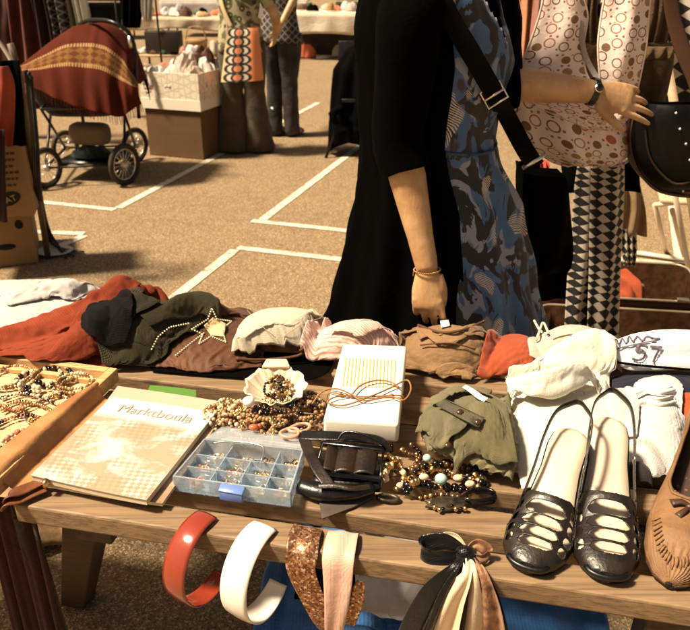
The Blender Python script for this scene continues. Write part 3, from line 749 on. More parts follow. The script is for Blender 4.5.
bs = T('tan_shirt', 'crumpled tan brown shirt with a small white tag under the shopper\'s hand', 'shirt', P(445, 345, ZT), GC)
garment('body', MC_TN, [(400, 356), (398, 338), (408, 320), (440, 315), (478, 313), (495, 320), (496, 345), (482, 364), (452, 374), (420, 366)], zr=.835, dome=.045, n=50, m=44, seed=71, ex=(.2, .3), ang=.15, stretch=3.5, freq=13, amp=.025, parent=bs, hem=SM['brown'])
garment('sleeve', MC_TN, [(404, 330), (420, 322), (452, 322), (486, 318), (490, 330), (462, 334), (430, 338)], zr=.86, dome=.014, n=40, m=16, seed=72, ex=(.12, .2), ang=.1, stretch=3, amp=.010, parent=bs)
garment('hem', MC_TN, [(430, 374), (440, 367), (470, 370), (480, 376), (470, 384), (442, 382)], zr=.78, dome=.012, n=28, m=12, seed=73, ex=(.05, .1), parent=bs, amp=.004)
patch('tag', simple('paper_tag', (.82, .8, .72), rough=.5), [(440, 322), (448, 321), (450, 328), (441, 330)], bs, z=.87, off=.006, n=4)
m = MB(); m.tube(draped([(418, 326), (440, 333), (462, 331), (484, 322)], .002, z=.87), .003, 6, smooth=6); m.tube(draped([(420, 346), (450, 344), (475, 350)], .002, z=.86), .0015, 6, smooth=6); m.build('seam', MC_BR, bs)

o = garment('red_cloth', MC_RD, [(476, 378), (484, 352), (494, 326), (520, 322), (536, 330), (546, 352), (540, 368), (508, 374)], zr=.81, dome=.03, n=36, m=36, seed=81, ex=(.05, .07), ang=1.2, stretch=3, freq=7, amp=.008, hem=SM['red'])
tag(o, 'folded orange red cotton cloth beside the tan brown shirt', 'cloth', GC)
gb = T('beige_jersey', 'grey beige jersey top with white tied cord behind the ivory blouse', 'top', P(572, 340, ZT), GC)
garment('body', MC_GB, [(528, 366), (526, 336), (544, 318), (580, 320), (608, 330), (620, 352), (622, 372), (590, 372), (560, 372)], zr=.85, dome=.045, n=44, m=36, seed=91, ex=(.06, .10), ang=.3, stretch=3, freq=9, amp=.012, parent=gb, hem=SM['white'])
m = MB(); m.tube(draped([(534, 322), (540, 332), (548, 336), (543, 324), (539, 334), (536, 342)], .004, z=.86), .0028, 8, smooth=5); m.tube(draped([(552, 338), (575, 334), (606, 342)], .001, z=.86), .0012, 6, smooth=5); m.build('cord', THRD, gb)

# printed team shirt, with navy and orange cloths under its front edge
o = garment('navy_cloth', MC_NV, [(612, 398), (614, 370), (650, 364), (735, 368), (735, 396), (690, 402), (640, 404)], zr=.78, dome=.02, n=40, m=24, seed=95, ex=(.05, .05), amp=.004)
tag(o, 'navy blue cloth showing under the white numbered shirt', 'cloth', GC)
o = garment('coral_cloth', MC_RD, [(676, 412), (680, 392), (740, 390), (740, 424), (690, 424)], zr=.78, dome=.02, n=24, m=18, seed=96, ex=(.08, .1), amp=.006)
tag(o, 'coral cloth at the right edge below the navy cloth', 'cloth', GC)
js = T('numbered_shirt', 'white sports shirt printed with the number 57 and a dark script line', 'shirt', P(650, 350, ZT), GC)
garment('body', MC_JW, [(606, 366), (604, 342), (616, 326), (640, 322), (668, 330), (700, 330), (745, 336), (745, 372), (700, 378), (650, 374)], zr=.85, dome=.03, n=56, m=34, seed=97, ex=(.015, .03), ang=.2, stretch=4, freq=6, amp=.005, parent=js, edge=.3, hem=SM['white'])
INK = simple('print_ink', (.13, .09, .12), rough=.6)
def ribbon_draped(mb, px, wpx, z, off=.0015):
    pts = spline([Vector((a, b, 0)) for a, b in px], k=7); L = []; Rr = []
    for i, p in enumerate(pts):
        a = pts[max(i-1, 0)]; b = pts[min(i+1, len(pts)-1)]; d = (b-a).normalized(); nn = Vector((-d.y, d.x, 0))*wpx/2
        L.append(p+nn); Rr.append(p-nn)
    A = draped([(p.x, p.y) for p in L], off, z=z); Bq = draped([(p.x, p.y) for p in Rr], off, z=z)
    o_ = len(mb.v); mb.v.extend([tuple(p) for pr in zip(A, Bq) for p in pr])
    for i in range(len(A)-1): mb.f.append((o_+2*i, o_+2*i+1, o_+2*i+3, o_+2*i+2)); mb.mi.append(0)
m = MB()
for st in ([(647, 346), (638, 345)], [(638.5, 345), (635.5, 351.5)], [(635.5, 351), (641, 350.5), (645, 354), (643, 359), (637, 361), (632, 359)], [(650, 347), (662, 348)], [(661.5, 347.5), (657, 354), (653, 363)],
           ): ribbon_draped(m, st, 2.3, .85)
m.build('number', INK, js)
m = MB()
for st in ([(613, 345), (616, 340), (619, 345), (622, 339), (626, 344), (629, 337), (633, 342), (637, 337), (642, 341), (647, 337), (654, 339), (660, 339)], [(612, 351), (622, 348), (640, 344), (656, 341)]): ribbon_draped(m, st, 1.5, .85)
m.build('script_print', INK, js)
m = MB()
ribbon_draped(m, [(617, 363), (640, 366), (662, 368), (700, 371), (735, 372)], 2.6, .82, .0015); m.build('hem_stripe', MC_BK, js)

# ivory blouse, lace top
iv = T('ivory_blouse', 'bright ivory cotton blouse spread behind the black sandals', 'blouse', P(565, 410, ZT), GC)
garment('body', MC_IV, [(522, 486), (514, 440), (510, 392), (508, 366), (536, 362), (566, 358), (600, 350), (612, 362), (610, 390), (622, 420), (624, 462), (580, 474)], zr=.79, dome=.02, n=56, m=60, seed=101, ex=(.14, .12), ang=1.3, stretch=3, freq=8, amp=.016, parent=iv, hem=SM['cream'])
garment('sleeve', MC_IV, [(508, 372), (520, 362), (556, 362), (596, 348), (606, 360), (600, 384), (570, 400), (530, 410), (514, 396)], zr=.86, dome=.016, n=40, m=30, seed=103, ex=(.08, .10), ang=.6, stretch=3, amp=.010, parent=iv, hem=SM['cream'])
lw = T('lace_top', 'white lace top with gathered frill at the right of the ivory blouse', 'top', P(650, 410, ZT), GC)
garment('body', MC_LC, [(626, 480), (622, 430), (628, 392), (640, 372), (672, 366), (684, 380), (682, 410), (684, 470)], zr=.80, dome=.045, n=44, m=54, seed=111, ex=(.10, .16), ang=.2, stretch=2, freq=16, amp=.014, parent=lw, hem=SM['white'])
for k, yy in enumerate((392, 402)):
    m = MB().grid(strip(draped([(632, yy+8), (645, yy+2), (660, yy+4), (674, yy)], .006, z=.83), .016, (.1, .8, .5), 5, .35, k, k=9)); m.build('frill', MC_LC, lw, solid=.001, sub=1)
gc = T('white_blouse', 'plain white blouse squeezed between the ivory blouse and the lace top', 'top', P(625, 400, ZT), GC)
garment('body', MC_WH, [(604, 440), (600, 400), (604, 380), (622, 374), (634, 384), (638, 420), (634, 450)], zr=.80, dome=.02, n=28, m=34, seed=113, ex=(.1, .12), amp=.012, parent=gc)
gg = T('grey_fold', 'small grey cloth corner between the lace top and the brown slipper shoe', 'cloth', P(640, 465, ZT), GC)
garment('cloth', MC_GY, [(628, 486), (626, 460), (634, 452), (650, 470), (652, 488)], zr=.80, dome=.02, n=16, m=16, seed=115, ex=(.05, .05), amp=.004, parent=gg)

# olive ribbed cardigan folded in the middle
oc = T('ribbed_cardigan', 'folded olive green ribbed cardigan with buttons in the middle of the table', 'cardigan', P(465, 430, ZT))
garment('body', MC_GR, [(428, 448), (420, 422), (424, 396), (446, 380), (480, 374), (510, 381), (516, 420), (518, 458), (512, 482), (474, 472), (440, 456)], zr=.835, dome=.065, n=54, m=50, seed=121, ex=(.08, .13), ang=1.2, stretch=3, freq=9, amp=.016, parent=oc, edge=.3, hem=SM['olive'])
garment('front_panel', MC_GR, [(450, 404), (462, 388), (486, 380), (508, 388), (517, 420), (518, 466), (498, 474), (474, 452), (458, 426)], zr=.86, dome=.03, n=36, m=36, seed=131, ex=(.05, .10), ang=1.0, stretch=3, parent=oc, amp=.008)
garment('sleeve', MC_GR, [(416, 438), (424, 416), (440, 404), (462, 410), (470, 424), (456, 440), (434, 450)], zr=.83, dome=.03, n=30, m=26, seed=132, ex=(.06, .12), ang=.4, parent=oc, amp=.008)
garment('collar', MC_GR, [(428, 408), (434, 392), (452, 382), (478, 380), (494, 388), (488, 398), (462, 394), (444, 404)], zr=.84, dome=.03, n=36, m=14, seed=133, ex=(.04, .10), parent=oc, amp=.005)
patch('button_band', MC_GR, [(436, 406), (444, 400), (484, 420), (478, 430)], oc, off=.003, n=14)
m = MB()
for pr_ in (((436, 407), (478, 430)), ((444, 401), (484, 420))): m.tube(draped([(pr_[0][0]+(pr_[1][0]-pr_[0][0])*q/8, pr_[0][1]+(pr_[1][1]-pr_[0][1])*q/8) for q in range(9)], .0045), .0008, 4)
m.build('band_stitching', SM['olive'], oc)
for px, py in ((460, 414), (478, 424), (448, 447)):
    m = MB(); p = draped([(px, py)], .004, z=.86)[0]; m.ball(p, (.006, .006, .0025), 12, 6, rot=(R(30), 0, 0)); m.build('button', BTN, oc)
m = MB().grid(strip(draped([(464, 388), (472, 393), (480, 399), (486, 402)], .004, z=.87), .010, (.5, .8, .2), 4, .1, 3)); m.build('care_label', simple('label_white', (.78, .74, .66)), oc, solid=.0006)
# ================================================================== small goods on the table
# ---- scallop shell with beads
M_SH = NT('shell'); c = M_SH.coord('UV'); rb = M_SH.wave(c, 7, 'X')
M_SH.set(Base_Color=M_SH.mix(M_SH.noise(M_SH.coord(), 30, 3), (.80, .70, .52), (.66, .50, .32)), Roughness=.35); M_SH.bump(rb, .002, .6); M_SH = M_SH.m
sc = P(276, 392, ZT+.04); n, mm = 60, 14; G = np.zeros((mm, n, 3)); hl = R(4)
for i in range(mm):
    r = i/(mm-1)
    for j in range(n):
        a = 2*math.pi*j/(n-1); rad = (.056+.003*math.cos(a*11))*(1-.12*math.cos(a-math.pi/2)**2); x = math.cos(a)*rad*r; y = math.sin(a)*rad*r*.92
        G[i, j] = (sc.x+x*1.08, sc.y+y, ZT+.026+.030*r**2.2+.0022*math.cos(a*17)*r+y*.34)
shl = T('scallop_shell', 'white scallop shell dish heaped with small bead jewellery behind the bead pile', 'shell', (sc.x, sc.y, ZT))
MB().grid(G).build('dish', M_SH, shl, solid=.002)
m = MB(); hc = Vector((sc.x-.004, sc.y+.05, ZT+.074)); m.prism([(hc.x-.026, hc.y-.012), (hc.x+.03, hc.y-.012), (hc.x+.022, hc.y+.018), (hc.x-.02, hc.y+.018)], hc.z-.004, hc.z+.003); m.build('hinge', M_SH, shl, bevel=.003)
hput(G.reshape(-1, 3), .001, 2)
GB = 'bead strings heaped between the shell and the plastic box'
rs = random.Random(77)
sets = [((MBr, MTn), 'brown'), ((MTn, MCr), 'tan and cream'), ((MCr, MGd), 'cream and gold'), ((MBr, MBk), 'dark brown'), ((MGd, MTn), 'gold')]
for k in range(6):
    m = MB(); cx, cy = sc.x+rs.uniform(-.018, .018), sc.y-.004+rs.uniform(-.014, .012)
    pth = ring_path((cx, cy, 0), rs.uniform(.014, .026), rs.uniform(.012, .02), rs.uniform(0, 3), 30, .2, k); 
    for p in pth: p.z = ZT+.036+.003*k+.34*(p.y-sc.y)+rs.uniform(0, .003)
    m1, nm = sets[k % 5]; beads(m, pth, .0034, jit=.35, seed=k, closed=True, mis=(0, 1))
    tag(m.build('bead_string', list(m1)), f"{['lowest','second','third','fourth','fifth','topmost'][k]} little bead string coiled inside the scallop shell", 'bead string', 'bead strings in the scallop shell')
heap = [  # centre px, rx, ry, z layer, set, label
    (216, 420, .026, .018, 1, 1, 'tan and cream bead string lying left of the plastic box corner'), (222, 410, .026, .016, 0, 4, 'gold bead string beside the magazine corner'),
    (232, 408, .032, .022, 0, 2, 'cream and gold bead string at the left end of the bead heap'),
    (246, 414, .034, .024, 1, 1, 'tan and cream bead string left of the middle of the heap'),
    (236, 421, .030, .018, 0, 1, 'cream shell bead string drooping toward the plastic box'),
    (258, 408, .026, .020, 1, 4, 'gold bead string just below the shell'),
    (268, 420, .040, .022, 1, 0, 'brown bead string in the middle of the bead heap'),
    (280, 412, .036, .024, 2, 3, 'dark brown wooden bead string on top of the heap'),
    (290, 424, .038, .018, 1, 0, 'brown bead string near the far right compartment of the box'),
    (300, 408, .034, .024, 2, 3, 'dark brown bead string at the right end of the heap'),
    (308, 416, .030, .024, 1, 0, 'brown bead string touching the white box'),
    (312, 404, .028, .020, 2, 0, 'brown bead string behind the right end of the heap'),
    (288, 402, .034, .018, 0, 1, 'tan and cream bead string under the dark brown ones'),
    (262, 428, .034, .014, 2, 4, 'gold bead string hanging over the back edge of the plastic box')]
for k, (px, py, rx, ry, lay, si, lb) in enumerate(heap):
    c_ = P(px, py, ZT+.02); m = MB(); big = (9, .0062) if si in (0, 3) else None
    for q in range(2):
        pth = ring_path(c_, rx*(1-.22*q), ry*(1-.2*q), -.2+rs.uniform(-.4, .4), 36, .22, k*3+q)
        for p in pth: p.z = min(max(float(hf(p.x, p.y)), ZT)+.004, ZT+.022+.004*lay)+q*.003+rs.uniform(0, .002)
        beads(m, pth, .0037 if si != 3 else .0043, jit=.35, seed=k*5+q, closed=True, mis=(0, 1), big=big, elong=1.15)
        hput([tuple(p) for p in pth], .003, 1)
    tag(m.build('bead_string', list(sets[si][0])), lb, 'bead string', GB)
m = MB(); p = draped([(254, 430)], .006)[0]; m.ball(p, (.010, .008, .006), 8, 6); m.ball(p+Vector((.01, .004, 0)), .005)
tag(m.build('coral_charm', MOr), 'orange coral charm lying in front of the bead heap', 'charm')
m = MB(); p = draped([(249, 407)], .012)[0]; m.ball(p, (.012, .011, .010), 12, 8)
tag(m.build('white_bead', simple('pearl', (.84, .8, .72), rough=.25)), 'large white round bead below the scallop shell', 'bead')
for k, (px, py) in enumerate(((290, 433), (300, 428))):
    m = MB(); c_ = P(px, py, ZT+.036); m.tube(ring_path(c_, .018, .013, .3*k, 24, .1, k, z=c_.z), .0032, 7, closed=True)
    tag(m.build('pink_ring', MPk), ['pinkish brown bangle at the far right compartment of the plastic box', 'pinkish brown bangle between the plastic box and the white box'][k], 'bangle', 'bangles by the plastic box')
m = MB()
for k in range(5): a = P(238+k*3, 413-k*4, ZT+.016+.004*k); m.tube([a, a+Vector((.012, .02, .004)), a+Vector((.024, .022, .006))], .002, 6, smooth=3)
tag(m.build('metal_comb', MSv), 'small silver comb stuck in the left side of the bead heap', 'comb')

# ---- white box tied with a cord
M_WB = simple('white_card', (.84, .80, .70), (.80, .74, .62), 6, .4); M_YL = simple('ochre_line', (.60, .42, .14), rough=.5)
cB = [P(343, 343, ZT+.075), P(407, 345, ZT+.075), P(399, 424, ZT+.055), P(323, 419, ZT+.055)]   # TL TR BR BL
wb = T('white_box', 'glossy white slim box with an ochre line panel, tied with a brown cord', 'box', (cB[0]+cB[2])/2)
m = MB(); hB = .042; dn = Vector((0, 0, -hB)); ft = (cB[3]-cB[0]).normalized()
vs = [c_+dn for c_ in (cB[3], cB[2], cB[1], cB[0])]+[cB[3], cB[2], cB[1], cB[0]]
m.add(vs, [(3, 2, 1, 0), (4, 5, 6, 7), (0, 1, 5, 4), (1, 2, 6, 5), (2, 3, 7, 6), (3, 0, 4, 7)]); o = m.build('case', M_WB, wb, bevel=.007); o.modifiers['b'].segments = 4
def WB(u, v, h=.0): p = (cB[0]*(1-u)+cB[1]*u)*(1-v)+(cB[3]*(1-u)+cB[2]*u)*v; return p+Vector((0, 0, h))
m = MB(); xdir = (cB[1]-cB[0]).normalized(); ydir = (cB[0]-cB[3]).normalized(); zd = xdir.cross(ydir).normalized(); ydir = zd.cross(xdir)
MW = Matrix((xdir, ydir, zd)).transposed()
for k in range(15):
    u = .13+.73*k/14; a = WB(u, .22); b = WB(u+.002, .60); m.box((a+b)/2+zd*.0006, (.0022, (b-a).length, .0012), MW)
m.build('printed_lines', M_YL, wb, smooth=False)
hbox([(c_.x, c_.y) for c_ in cB], lambda X, Y: ZT+.06+(Y-1.2)*.04)
CRD = simple('brown_cord', (.34, .15, .05), rough=.6, bump=.0006, bscale=500)
m = MB(); W_ = lambda u, v, h=.004: WB(u, v, h)
m.tube([W_(-.03, .72, -.02), W_(0, .71), W_(.3, .74), W_(.6, .73), W_(1.0, .70), W_(1.03, .69, -.02)], .0017, 7, smooth=4)
m.tube([W_(.30, .74, .006), W_(.10, .78, .008), W_(.02, .84, .006), W_(.25, .86, .006), W_(.6, .74, .008), W_(.85, .62, .007), W_(1.05, .55, .012), W_(1.12, .66, .012), W_(1.04, .78, .010), W_(.85, .74, .008), W_(.5, .80, .007), W_(.33, .75, .010)], .0017, 7, smooth=6)
m.tube([W_(.32, .74, .008), W_(.42, .62, .008), W_(.62, .55, .008), W_(.82, .56, .008), W_(.95, .62, .008)], .0017, 7, smooth=6)
m.tube([W_(.32, .74, .008), W_(.1, .68, .008), W_(-.1, .70, .004), W_(-.22, .78, -.01)], .0017, 7, smooth=6)
for u, v in ((.31, .745), (.16, .74), (.86, .715)): m.ball(W_(u, v, .007), (.0045, .0035, .003))
tag(m.build('cord', CRD), 'thin brown leather cord looped in a bow around the white box', 'cord')

# ---- black belts and buckle
M_BL = simple('black_leather', (.012, .009, .007), (.022, .015, .010), 25, .32, .0006, 200, spec=.6); M_BG = simple('black_gloss', (.008, .007, .006), rough=.15, spec=.7)
M_BW = simple('dark_brown_leather', (.055, .03, .015), (.03, .016, .008), 25, .4, .0008, 160)
bb = T('black_belt', 'wide black leather belt rolled up with a large rectangular buckle', 'belt', P(340, 470, ZT))
def SP(px, py, h): return P(px, py, ZT+h)
a, b, c_, d = SP(322, 443, .040), SP(384, 449, .040), SP(379, 479, .030), SP(316, 474, .030)
m = MB(); cor = [a, b, c_, d]
m.tube([a, b, c_, d], .0055, 8, closed=True); o = m.build('buckle', M_BG, bb)
def BQ(u, v, h=0): return (a*(1-u)+b*u)*(1-v)+(d*(1-u)+c_*u)*v+Vector((0, 0, h))
m = MB()
G = np.zeros((12, 34, 3))
for i in range(12):
    for j in range(34):
        u = .10+.80*j/33; v = .12+.76*i/11; G[i, j] = BQ(u, v, -.006+.007*abs(math.sin(math.pi*u*3.2+.3))**.6)
m.grid(G); m.build('padded_tongue', M_BW, bb, solid=.004)
m = MB(); m.prism([BQ(-.06, -.08), BQ(1.05, -.08), BQ(1.05, 1.1), BQ(-.06, 1.1)], ZT+.004, ZT+.022); m.build('roll', M_BL, bb, bevel=.008)
m = MB().grid(strip([SP(302, 432, .030), SP(308, 450, .036), SP(318, 470, .034), SP(330, 488, .024), SP(326, 497, .012)], .020, (1, .15, .1), 6)); m.build('strap', M_BW, bb, solid=.0035, sub=1)
m = MB().grid(strip([SP(300, 436, .034), SP(340, 437, .042), SP(378, 441, .036), SP(388, 452, .024)], .024, (.05, 1, .15), 6)); m.build('strap', M_BL, bb, solid=.0035, sub=1)
m = MB(); m.tube([SP(301, 486, .016), SP(322, 492, .018), SP(352, 492, .020), SP(372, 488, .018)], [.015, .016, .014, .012], 14, smooth=4, flat=.85); m.build('roll', M_BL, bb)
m = MB().grid(strip([SP(318, 487, .036), SP(335, 486, .040), SP(352, 489, .038), SP(370, 487, .034)], .010, (0, 1, .3), 5, .12, 2)); m.build('strap', M_BW, bb, solid=.002, sub=1)
m = MB(); m.tube([SP(338, 440, .048), SP(345, 432, .060), SP(362, 434, .062), SP(380, 442, .052), SP(390, 452, .036)], .0022, 7, smooth=6); m.build('cord', M_BL, bb)
M_GS = simple('grey_suede', (.14, .105, .075), (.09, .065, .045), 30, .85)
m = MB(); m.prism([SP(318, 496, 0), SP(374, 499, 0), SP(352, 510, 0), SP(322, 521, 0)], ZT+.002, ZT+.005); o = m.build('belt_tip', M_GS, bevel=.001)
tag(o, 'flat grey suede belt tip poking out under the rolled black belt', 'belt tip')
hbox([BQ(-.1, -.1), BQ(1.1, -.1), BQ(1.1, 1.6), BQ(-.1, 1.6)], ZT+.03)

# ---- black and gold necklaces
GN = 'dark and gold necklaces beside the black belt'
nk = [([(392, 448), (388, 462), (396, 474), (412, 470), (420, 456), (410, 446)], MBk, MGd, .0045, 'black and gold necklace beside the belt buckle', 0),
      ([(384, 488), (388, 476), (398, 470), (404, 482), (396, 492)], MGd, MCr, .0052, 'pale gold necklace end near the middle plank edge', 0),
      ([(402, 452), (420, 462), (440, 466), (456, 460), (452, 450), (428, 446)], MBr, MGd, .0045, 'brown and gold bead necklace under the olive cardigan', 0),
      ([(408, 488), (418, 476), (440, 472), (466, 480), (486, 472), (496, 466)], MGd, MBk, .0062, 'thick gold and black necklace around the turquoise stone', 1),
      ([(404, 494), (420, 486), (446, 490), (468, 490), (484, 482)], MBk, MGd, .006, 'black pebble necklace in front of the gold one', 1),
      ([(412, 478), (430, 466), (452, 466), (476, 470), (490, 462)], MBk, MBr, .0055, 'black and brown necklace behind the turquoise stone', 1),
      ([(420, 500), (440, 497), (462, 499), (478, 494)], MGd, MBr, .0045, 'lowest gold necklace strand near the black clasp', 0)]
for k, (pp, m1, m2, r_, lb, dbl) in enumerate(nk):
    m = MB(); pth = spline([SP(x, y, .0) for x, y in pp], k=8)
    for p in pth: p.z = max(float(hf(p.x, p.y)) if float(hf(p.x, p.y)) < ZT+.025 else ZT, ZT)+r_
    beads(m, pth, r_, jit=.35, seed=k+200, mis=(0, 0, 1), elong=1.25)
    if dbl: beads(m, [p+Vector((.004, -.011, .004)) for p in pth], r_*.85, jit=.35, seed=k+230, mis=(0, 1), elong=1.2)
    for p in pth[::2]: hput([tuple(p)], r_*.8, 1)
    tag(m.build('bead_necklace', [m1, m2]), lb, 'necklace', GN)
for k, (px, py, r_, lb) in enumerate([(441, 479, .0105, 'round turquoise stone in the middle of the thick gold necklace'), (427, 458, .0075, 'small greenish bead by the lower corner of the olive cardigan')]):
    m = MB(); p = SP(px, py, .030); m.ball(p, (r_, r_, r_*.85), 14, 10); tag(m.build('turquoise_stone', MTu), lb, 'stone')
for k, (px, py) in enumerate([(424, 477), (458, 478), (470, 484)]):
    m = MB(); p = SP(px, py, .026); m.ball(p, (.0085, .006, .006), 10, 8); tag(m.build('pearl_bead', MCr), ['oval cream bead left of the turquoise stone', 'oval cream bead right of the turquoise stone', 'oval cream bead farthest right of the turquoise stone'][k], 'bead', 'cream beads near the turquoise stone')
m = MB(); n_ = 16; ps = []
for k in range(n_):
    a_ = 2*math.pi*k/n_; rr = 1+.18*math.cos(a_*7); q_ = SP(447, 506, 0); ps.append(Vector((q_.x+.034*rr*math.cos(a_), q_.y+.017*rr*math.sin(a_), 0)))
m.prism(ps, ZT+.002, ZT+.007)
M_BZ = simple('dull_bronze', (.16, .12, .08), (.05, .035, .02), 60, .45, metal=.6)
br_ = T('filigree_pendant', 'dull bronze pierced pendant lying at the front edge of the second plank', 'pendant', SP(447, 506, .004))
m.build('plate', M_BZ, br_, bevel=.001)
for k in range(5):
    m = MB(); m.ball(ps[int(8.5+k*1.6) % n_]+Vector((0, 0, ZT+.006)), .0042, 8, 6); m.build('drop', MGd, br_)
m = MB()
for k in range(4): m.ball(SP(434+k*9, 505+(k % 2)*3, .008), (.003, .003, .0012), 8, 4)
m.build('dimples', MBk, br_)
m = MB()
for k in range(4): c0 = SP(480, 498-k*1.2, .006+.005*k); m.tube(ring_path(c0, .027-.001*k, .015, -.1+.1*k, 30, .06, k, z=c0.z), .0022, 6, closed=True)
tag(m.build('black_bangle', M_BG), 'stack of thin black bangles between the necklaces and the sandal', 'bangles')
m = MB(); c0 = SP(388, 498, .005); m.tube(ring_path(c0, .016, .008, -.2, 20, .05, 3, z=c0.z), .0035, 7, closed=True); tag(m.build('bronze_ring', M_BZ), 'small dark bronze loop at the edge of the second plank', 'loop')

# ---- loose paper and blue cloth seen between the planks
M_BLU = fabric('blue_tarpaulin', (.07, .21, .52), (.05, .16, .42), weave=260, wb=.0004, wrinkle=.008, wscale=6, rough=.6, sheen=0, patchy=5)

# ---- sandals and slipper shoe
def shoe_frame(toe, heel):
    d = (heel-toe); d.z = 0; L = d.length; d.normalize(); return toe, d, Vector((d.y, -d.x, 0)), L      # right-hand normal
M_SO = simple('black_sole', (.012, .010, .008), rough=.35); M_FB = simple('pale_footbed', (.62, .53, .40), (.52, .42, .30), 12, .45)
M_SU = simple('dark_pewter_leather', (.055, .040, .028), (.025, .018, .012), 30, .38, .0006, 220, spec=.6, metal=.25)
def shoe_half(t, L, side, wmax):
    # outline half width along the foot, 0 at the toe tip
    a = [(0, .0), (.03, .45), (.08, .70), (.16, .90), (.28, 1.0), (.40, .93), (.55, .74), (.70, .64), (.85, .66), (.94, .56), (.98, .36), (1, 0)]
    for (x0, y0), (x1, y1) in zip(a, a[1:]):
        if t <= x1: k = (t-x0)/(x1-x0); return wmax*(y0+(y1-y0)*k)
    return 0
def shoe_z(t, hh):
    a = [(0, .006), (.15, .0), (.32, .004), (.45, .16), (.62, .50), (.8, .84), (.92, .98), (1, 1.0)]
    for (x0, y0), (x1, y1) in zip(a, a[1:]):
        if t <= x1: k = (t-x0)/(x1-x0); k = k*k*(3-2*k) if False else k; return hh*(y0+(y1-y0)*k)
    return hh
def sole_mesh(fr, wmax, hh, z0, th_, n=40, inset=1.0, dz=0.0):
    toe, d, nn, L = fr; m = MB(); rows = []
    for i in range(n):
        t = .004+.992*i/(n-1); w_ = shoe_half(t, L, 0, wmax)*inset; zz = z0+shoe_z(t, hh)+dz
        rows.append([toe.xy.to_3d()+d*(t*L)+nn*(s*w_)+Vector((0, 0, zz)) for s in (-1, -.5, 0, .5, 1)])
    G = np.array([[tuple(p) for p in r] for r in rows]); m.grid(G)
    return m
def make_sandal(label, toe, heel, flip, hh=.090, wmax=.049):
    fr = shoe_frame(toe, heel); toe, d, nn, L = fr; th_ = T('sandal', label, 'sandal', toe+d*L*.5, 'black strappy sandals')
    z0 = ZT+.008
    sole_mesh(fr, wmax, hh, z0, .006).build('sole', M_SO, th_, solid=.007, soff=1 if False else -1)
    sole_mesh(fr, wmax, hh, z0, .002, inset=.93, dz=.0022).build('footbed', M_FB, th_, solid=.0018)
    # heel block
    m = MB(); hc = toe.xy.to_3d()+d*(L*.90); top = z0+shoe_z(.84, hh)-.008
    vs = []
    for zz, k in ((ZT+.001, .55), (top, 1.0)):
        for a_ in range(12):
            q = 2*math.pi*a_/12; vs.append(hc+d*(.022*k*math.cos(q)+.004*(1-k))+nn*(.024*k*math.sin(q))+Vector((0, 0, zz)))
    m.add(vs, [tuple(range(11, -1, -1)), tuple(range(12, 24))]+[(i, (i+1) % 12, 12+(i+1) % 12, 12+i) for i in range(12)]); m.build('heel', M_SO, th_, bevel=.001)
    # cut-out upper
    ns, nt = 110, 130; t0_, t1_ = .015, .50; G = np.zeros((nt, ns, 3)); mask = np.ones((nt-1, ns-1), bool); S = np.zeros((nt, ns)); TT = np.zeros((nt, ns))
    for i in range(nt):
        t = t0_+(t1_-t0_)*i/(nt-1); w_ = shoe_half(t, L, 0, wmax)+.002; ht = .018+.030*min(1, t/.42)
        if t < .14: ht = .007+(.021)*(t/.14)**.6
        for j in range(ns):
            s = -1+2*j/(ns-1); aa = s*math.pi/2
            x = math.sin(aa)*w_*(1.0 if abs(s) < .999 else 1); zz = (math.cos(aa)**.75)*ht
            G[i, j] = tuple(toe.xy.to_3d()+d*(t*L)+nn*(x*flip)+Vector((0, 0, z0+shoe_z(t, hh)+zz-.002))); S[i, j] = s; TT[i, j] = t
    for i in range(nt-1):
        for j in range(ns-1):
            s, t = S[i, j], TT[i, j]; kill = False
            # centre windows
            for k in range(4):
                c0 = .140+k*.074; hw = .41+.012*k; hh_ = .0315+.0008*k
                if abs(t-c0-.02*(s*s)) < hh_*(1-.35*(abs(s)/hw)**3) and abs(s) < hw*(1-.30*abs(t-c0)/hh_): kill = True
            for k in range(4):
                c0 = .165+k*.074; hh_ = .031+.0008*k; cs_ = .68
                if abs(abs(s)-cs_) < .16*(1-.3*abs(t-c0)/hh_) and abs(t-c0) < hh_*(1-.25*abs(abs(s)-cs_)/.16): kill = True
            # open throat, V shaped
            if t > .435 and abs(s) < .66*min(1, ((t-.435)/.04)**.5): kill = True
            if t > .47-.0*s and abs(s) > .9: kill = False
            if t > .455 and abs(s) < .80: kill = True
            mask[i][j] = not kill
    MB().grid(G, mask).build('upper', M_SU, th_, solid=.0022)
    m = MB(); tp = []
    for s in np.linspace(-.5, .5, 12):
        q = s*math.pi; t = .012; w_ = shoe_half(.05, L, 0, wmax)+.001; tp.append(toe.xy.to_3d()+d*(L*(.05-.052*math.cos(q)))+nn*(w_*math.sin(q))+Vector((0, 0, z0+.006)))
    m.tube(tp, .0045, 8); m.build('toe_bumper', M_SO, th_)
    # slingback strap, standing round the heel
    def at(t, s, h): return toe.xy.to_3d()+d*(t*L)+nn*(s*flip*(shoe_half(min(t, .97), L, 0, wmax)))+Vector((0, 0, z0+shoe_z(min(t, 1), hh)+h))
    up = [at(.47, -.98, .022), at(.60, -1.05, .030), at(.76, -1.1, .036), at(.92, -1.0, .040), at(1.02, -.55, .045), at(1.05, 0, .047), at(1.02, .55, .045), at(.92, 1.0, .040), at(.76, 1.1, .036), at(.60, 1.05, .030), at(.47, .98, .022)]
    m = MB(); m.tube(up, [(.0014, .0068)]*len(up), 8, smooth=6); m.build('slingback_strap', M_SU, th_)
    for s in (-1, 1):
        m = MB(); ps = [at(.44, s*.98, .002), at(.46, s*1.0, .016), at(.52, s*1.02, .026)]; m.tube(ps, [(.0014, .012), (.0014, .010), (.0014, .006)], 8, smooth=4); m.build('quarter', M_SU, th_)
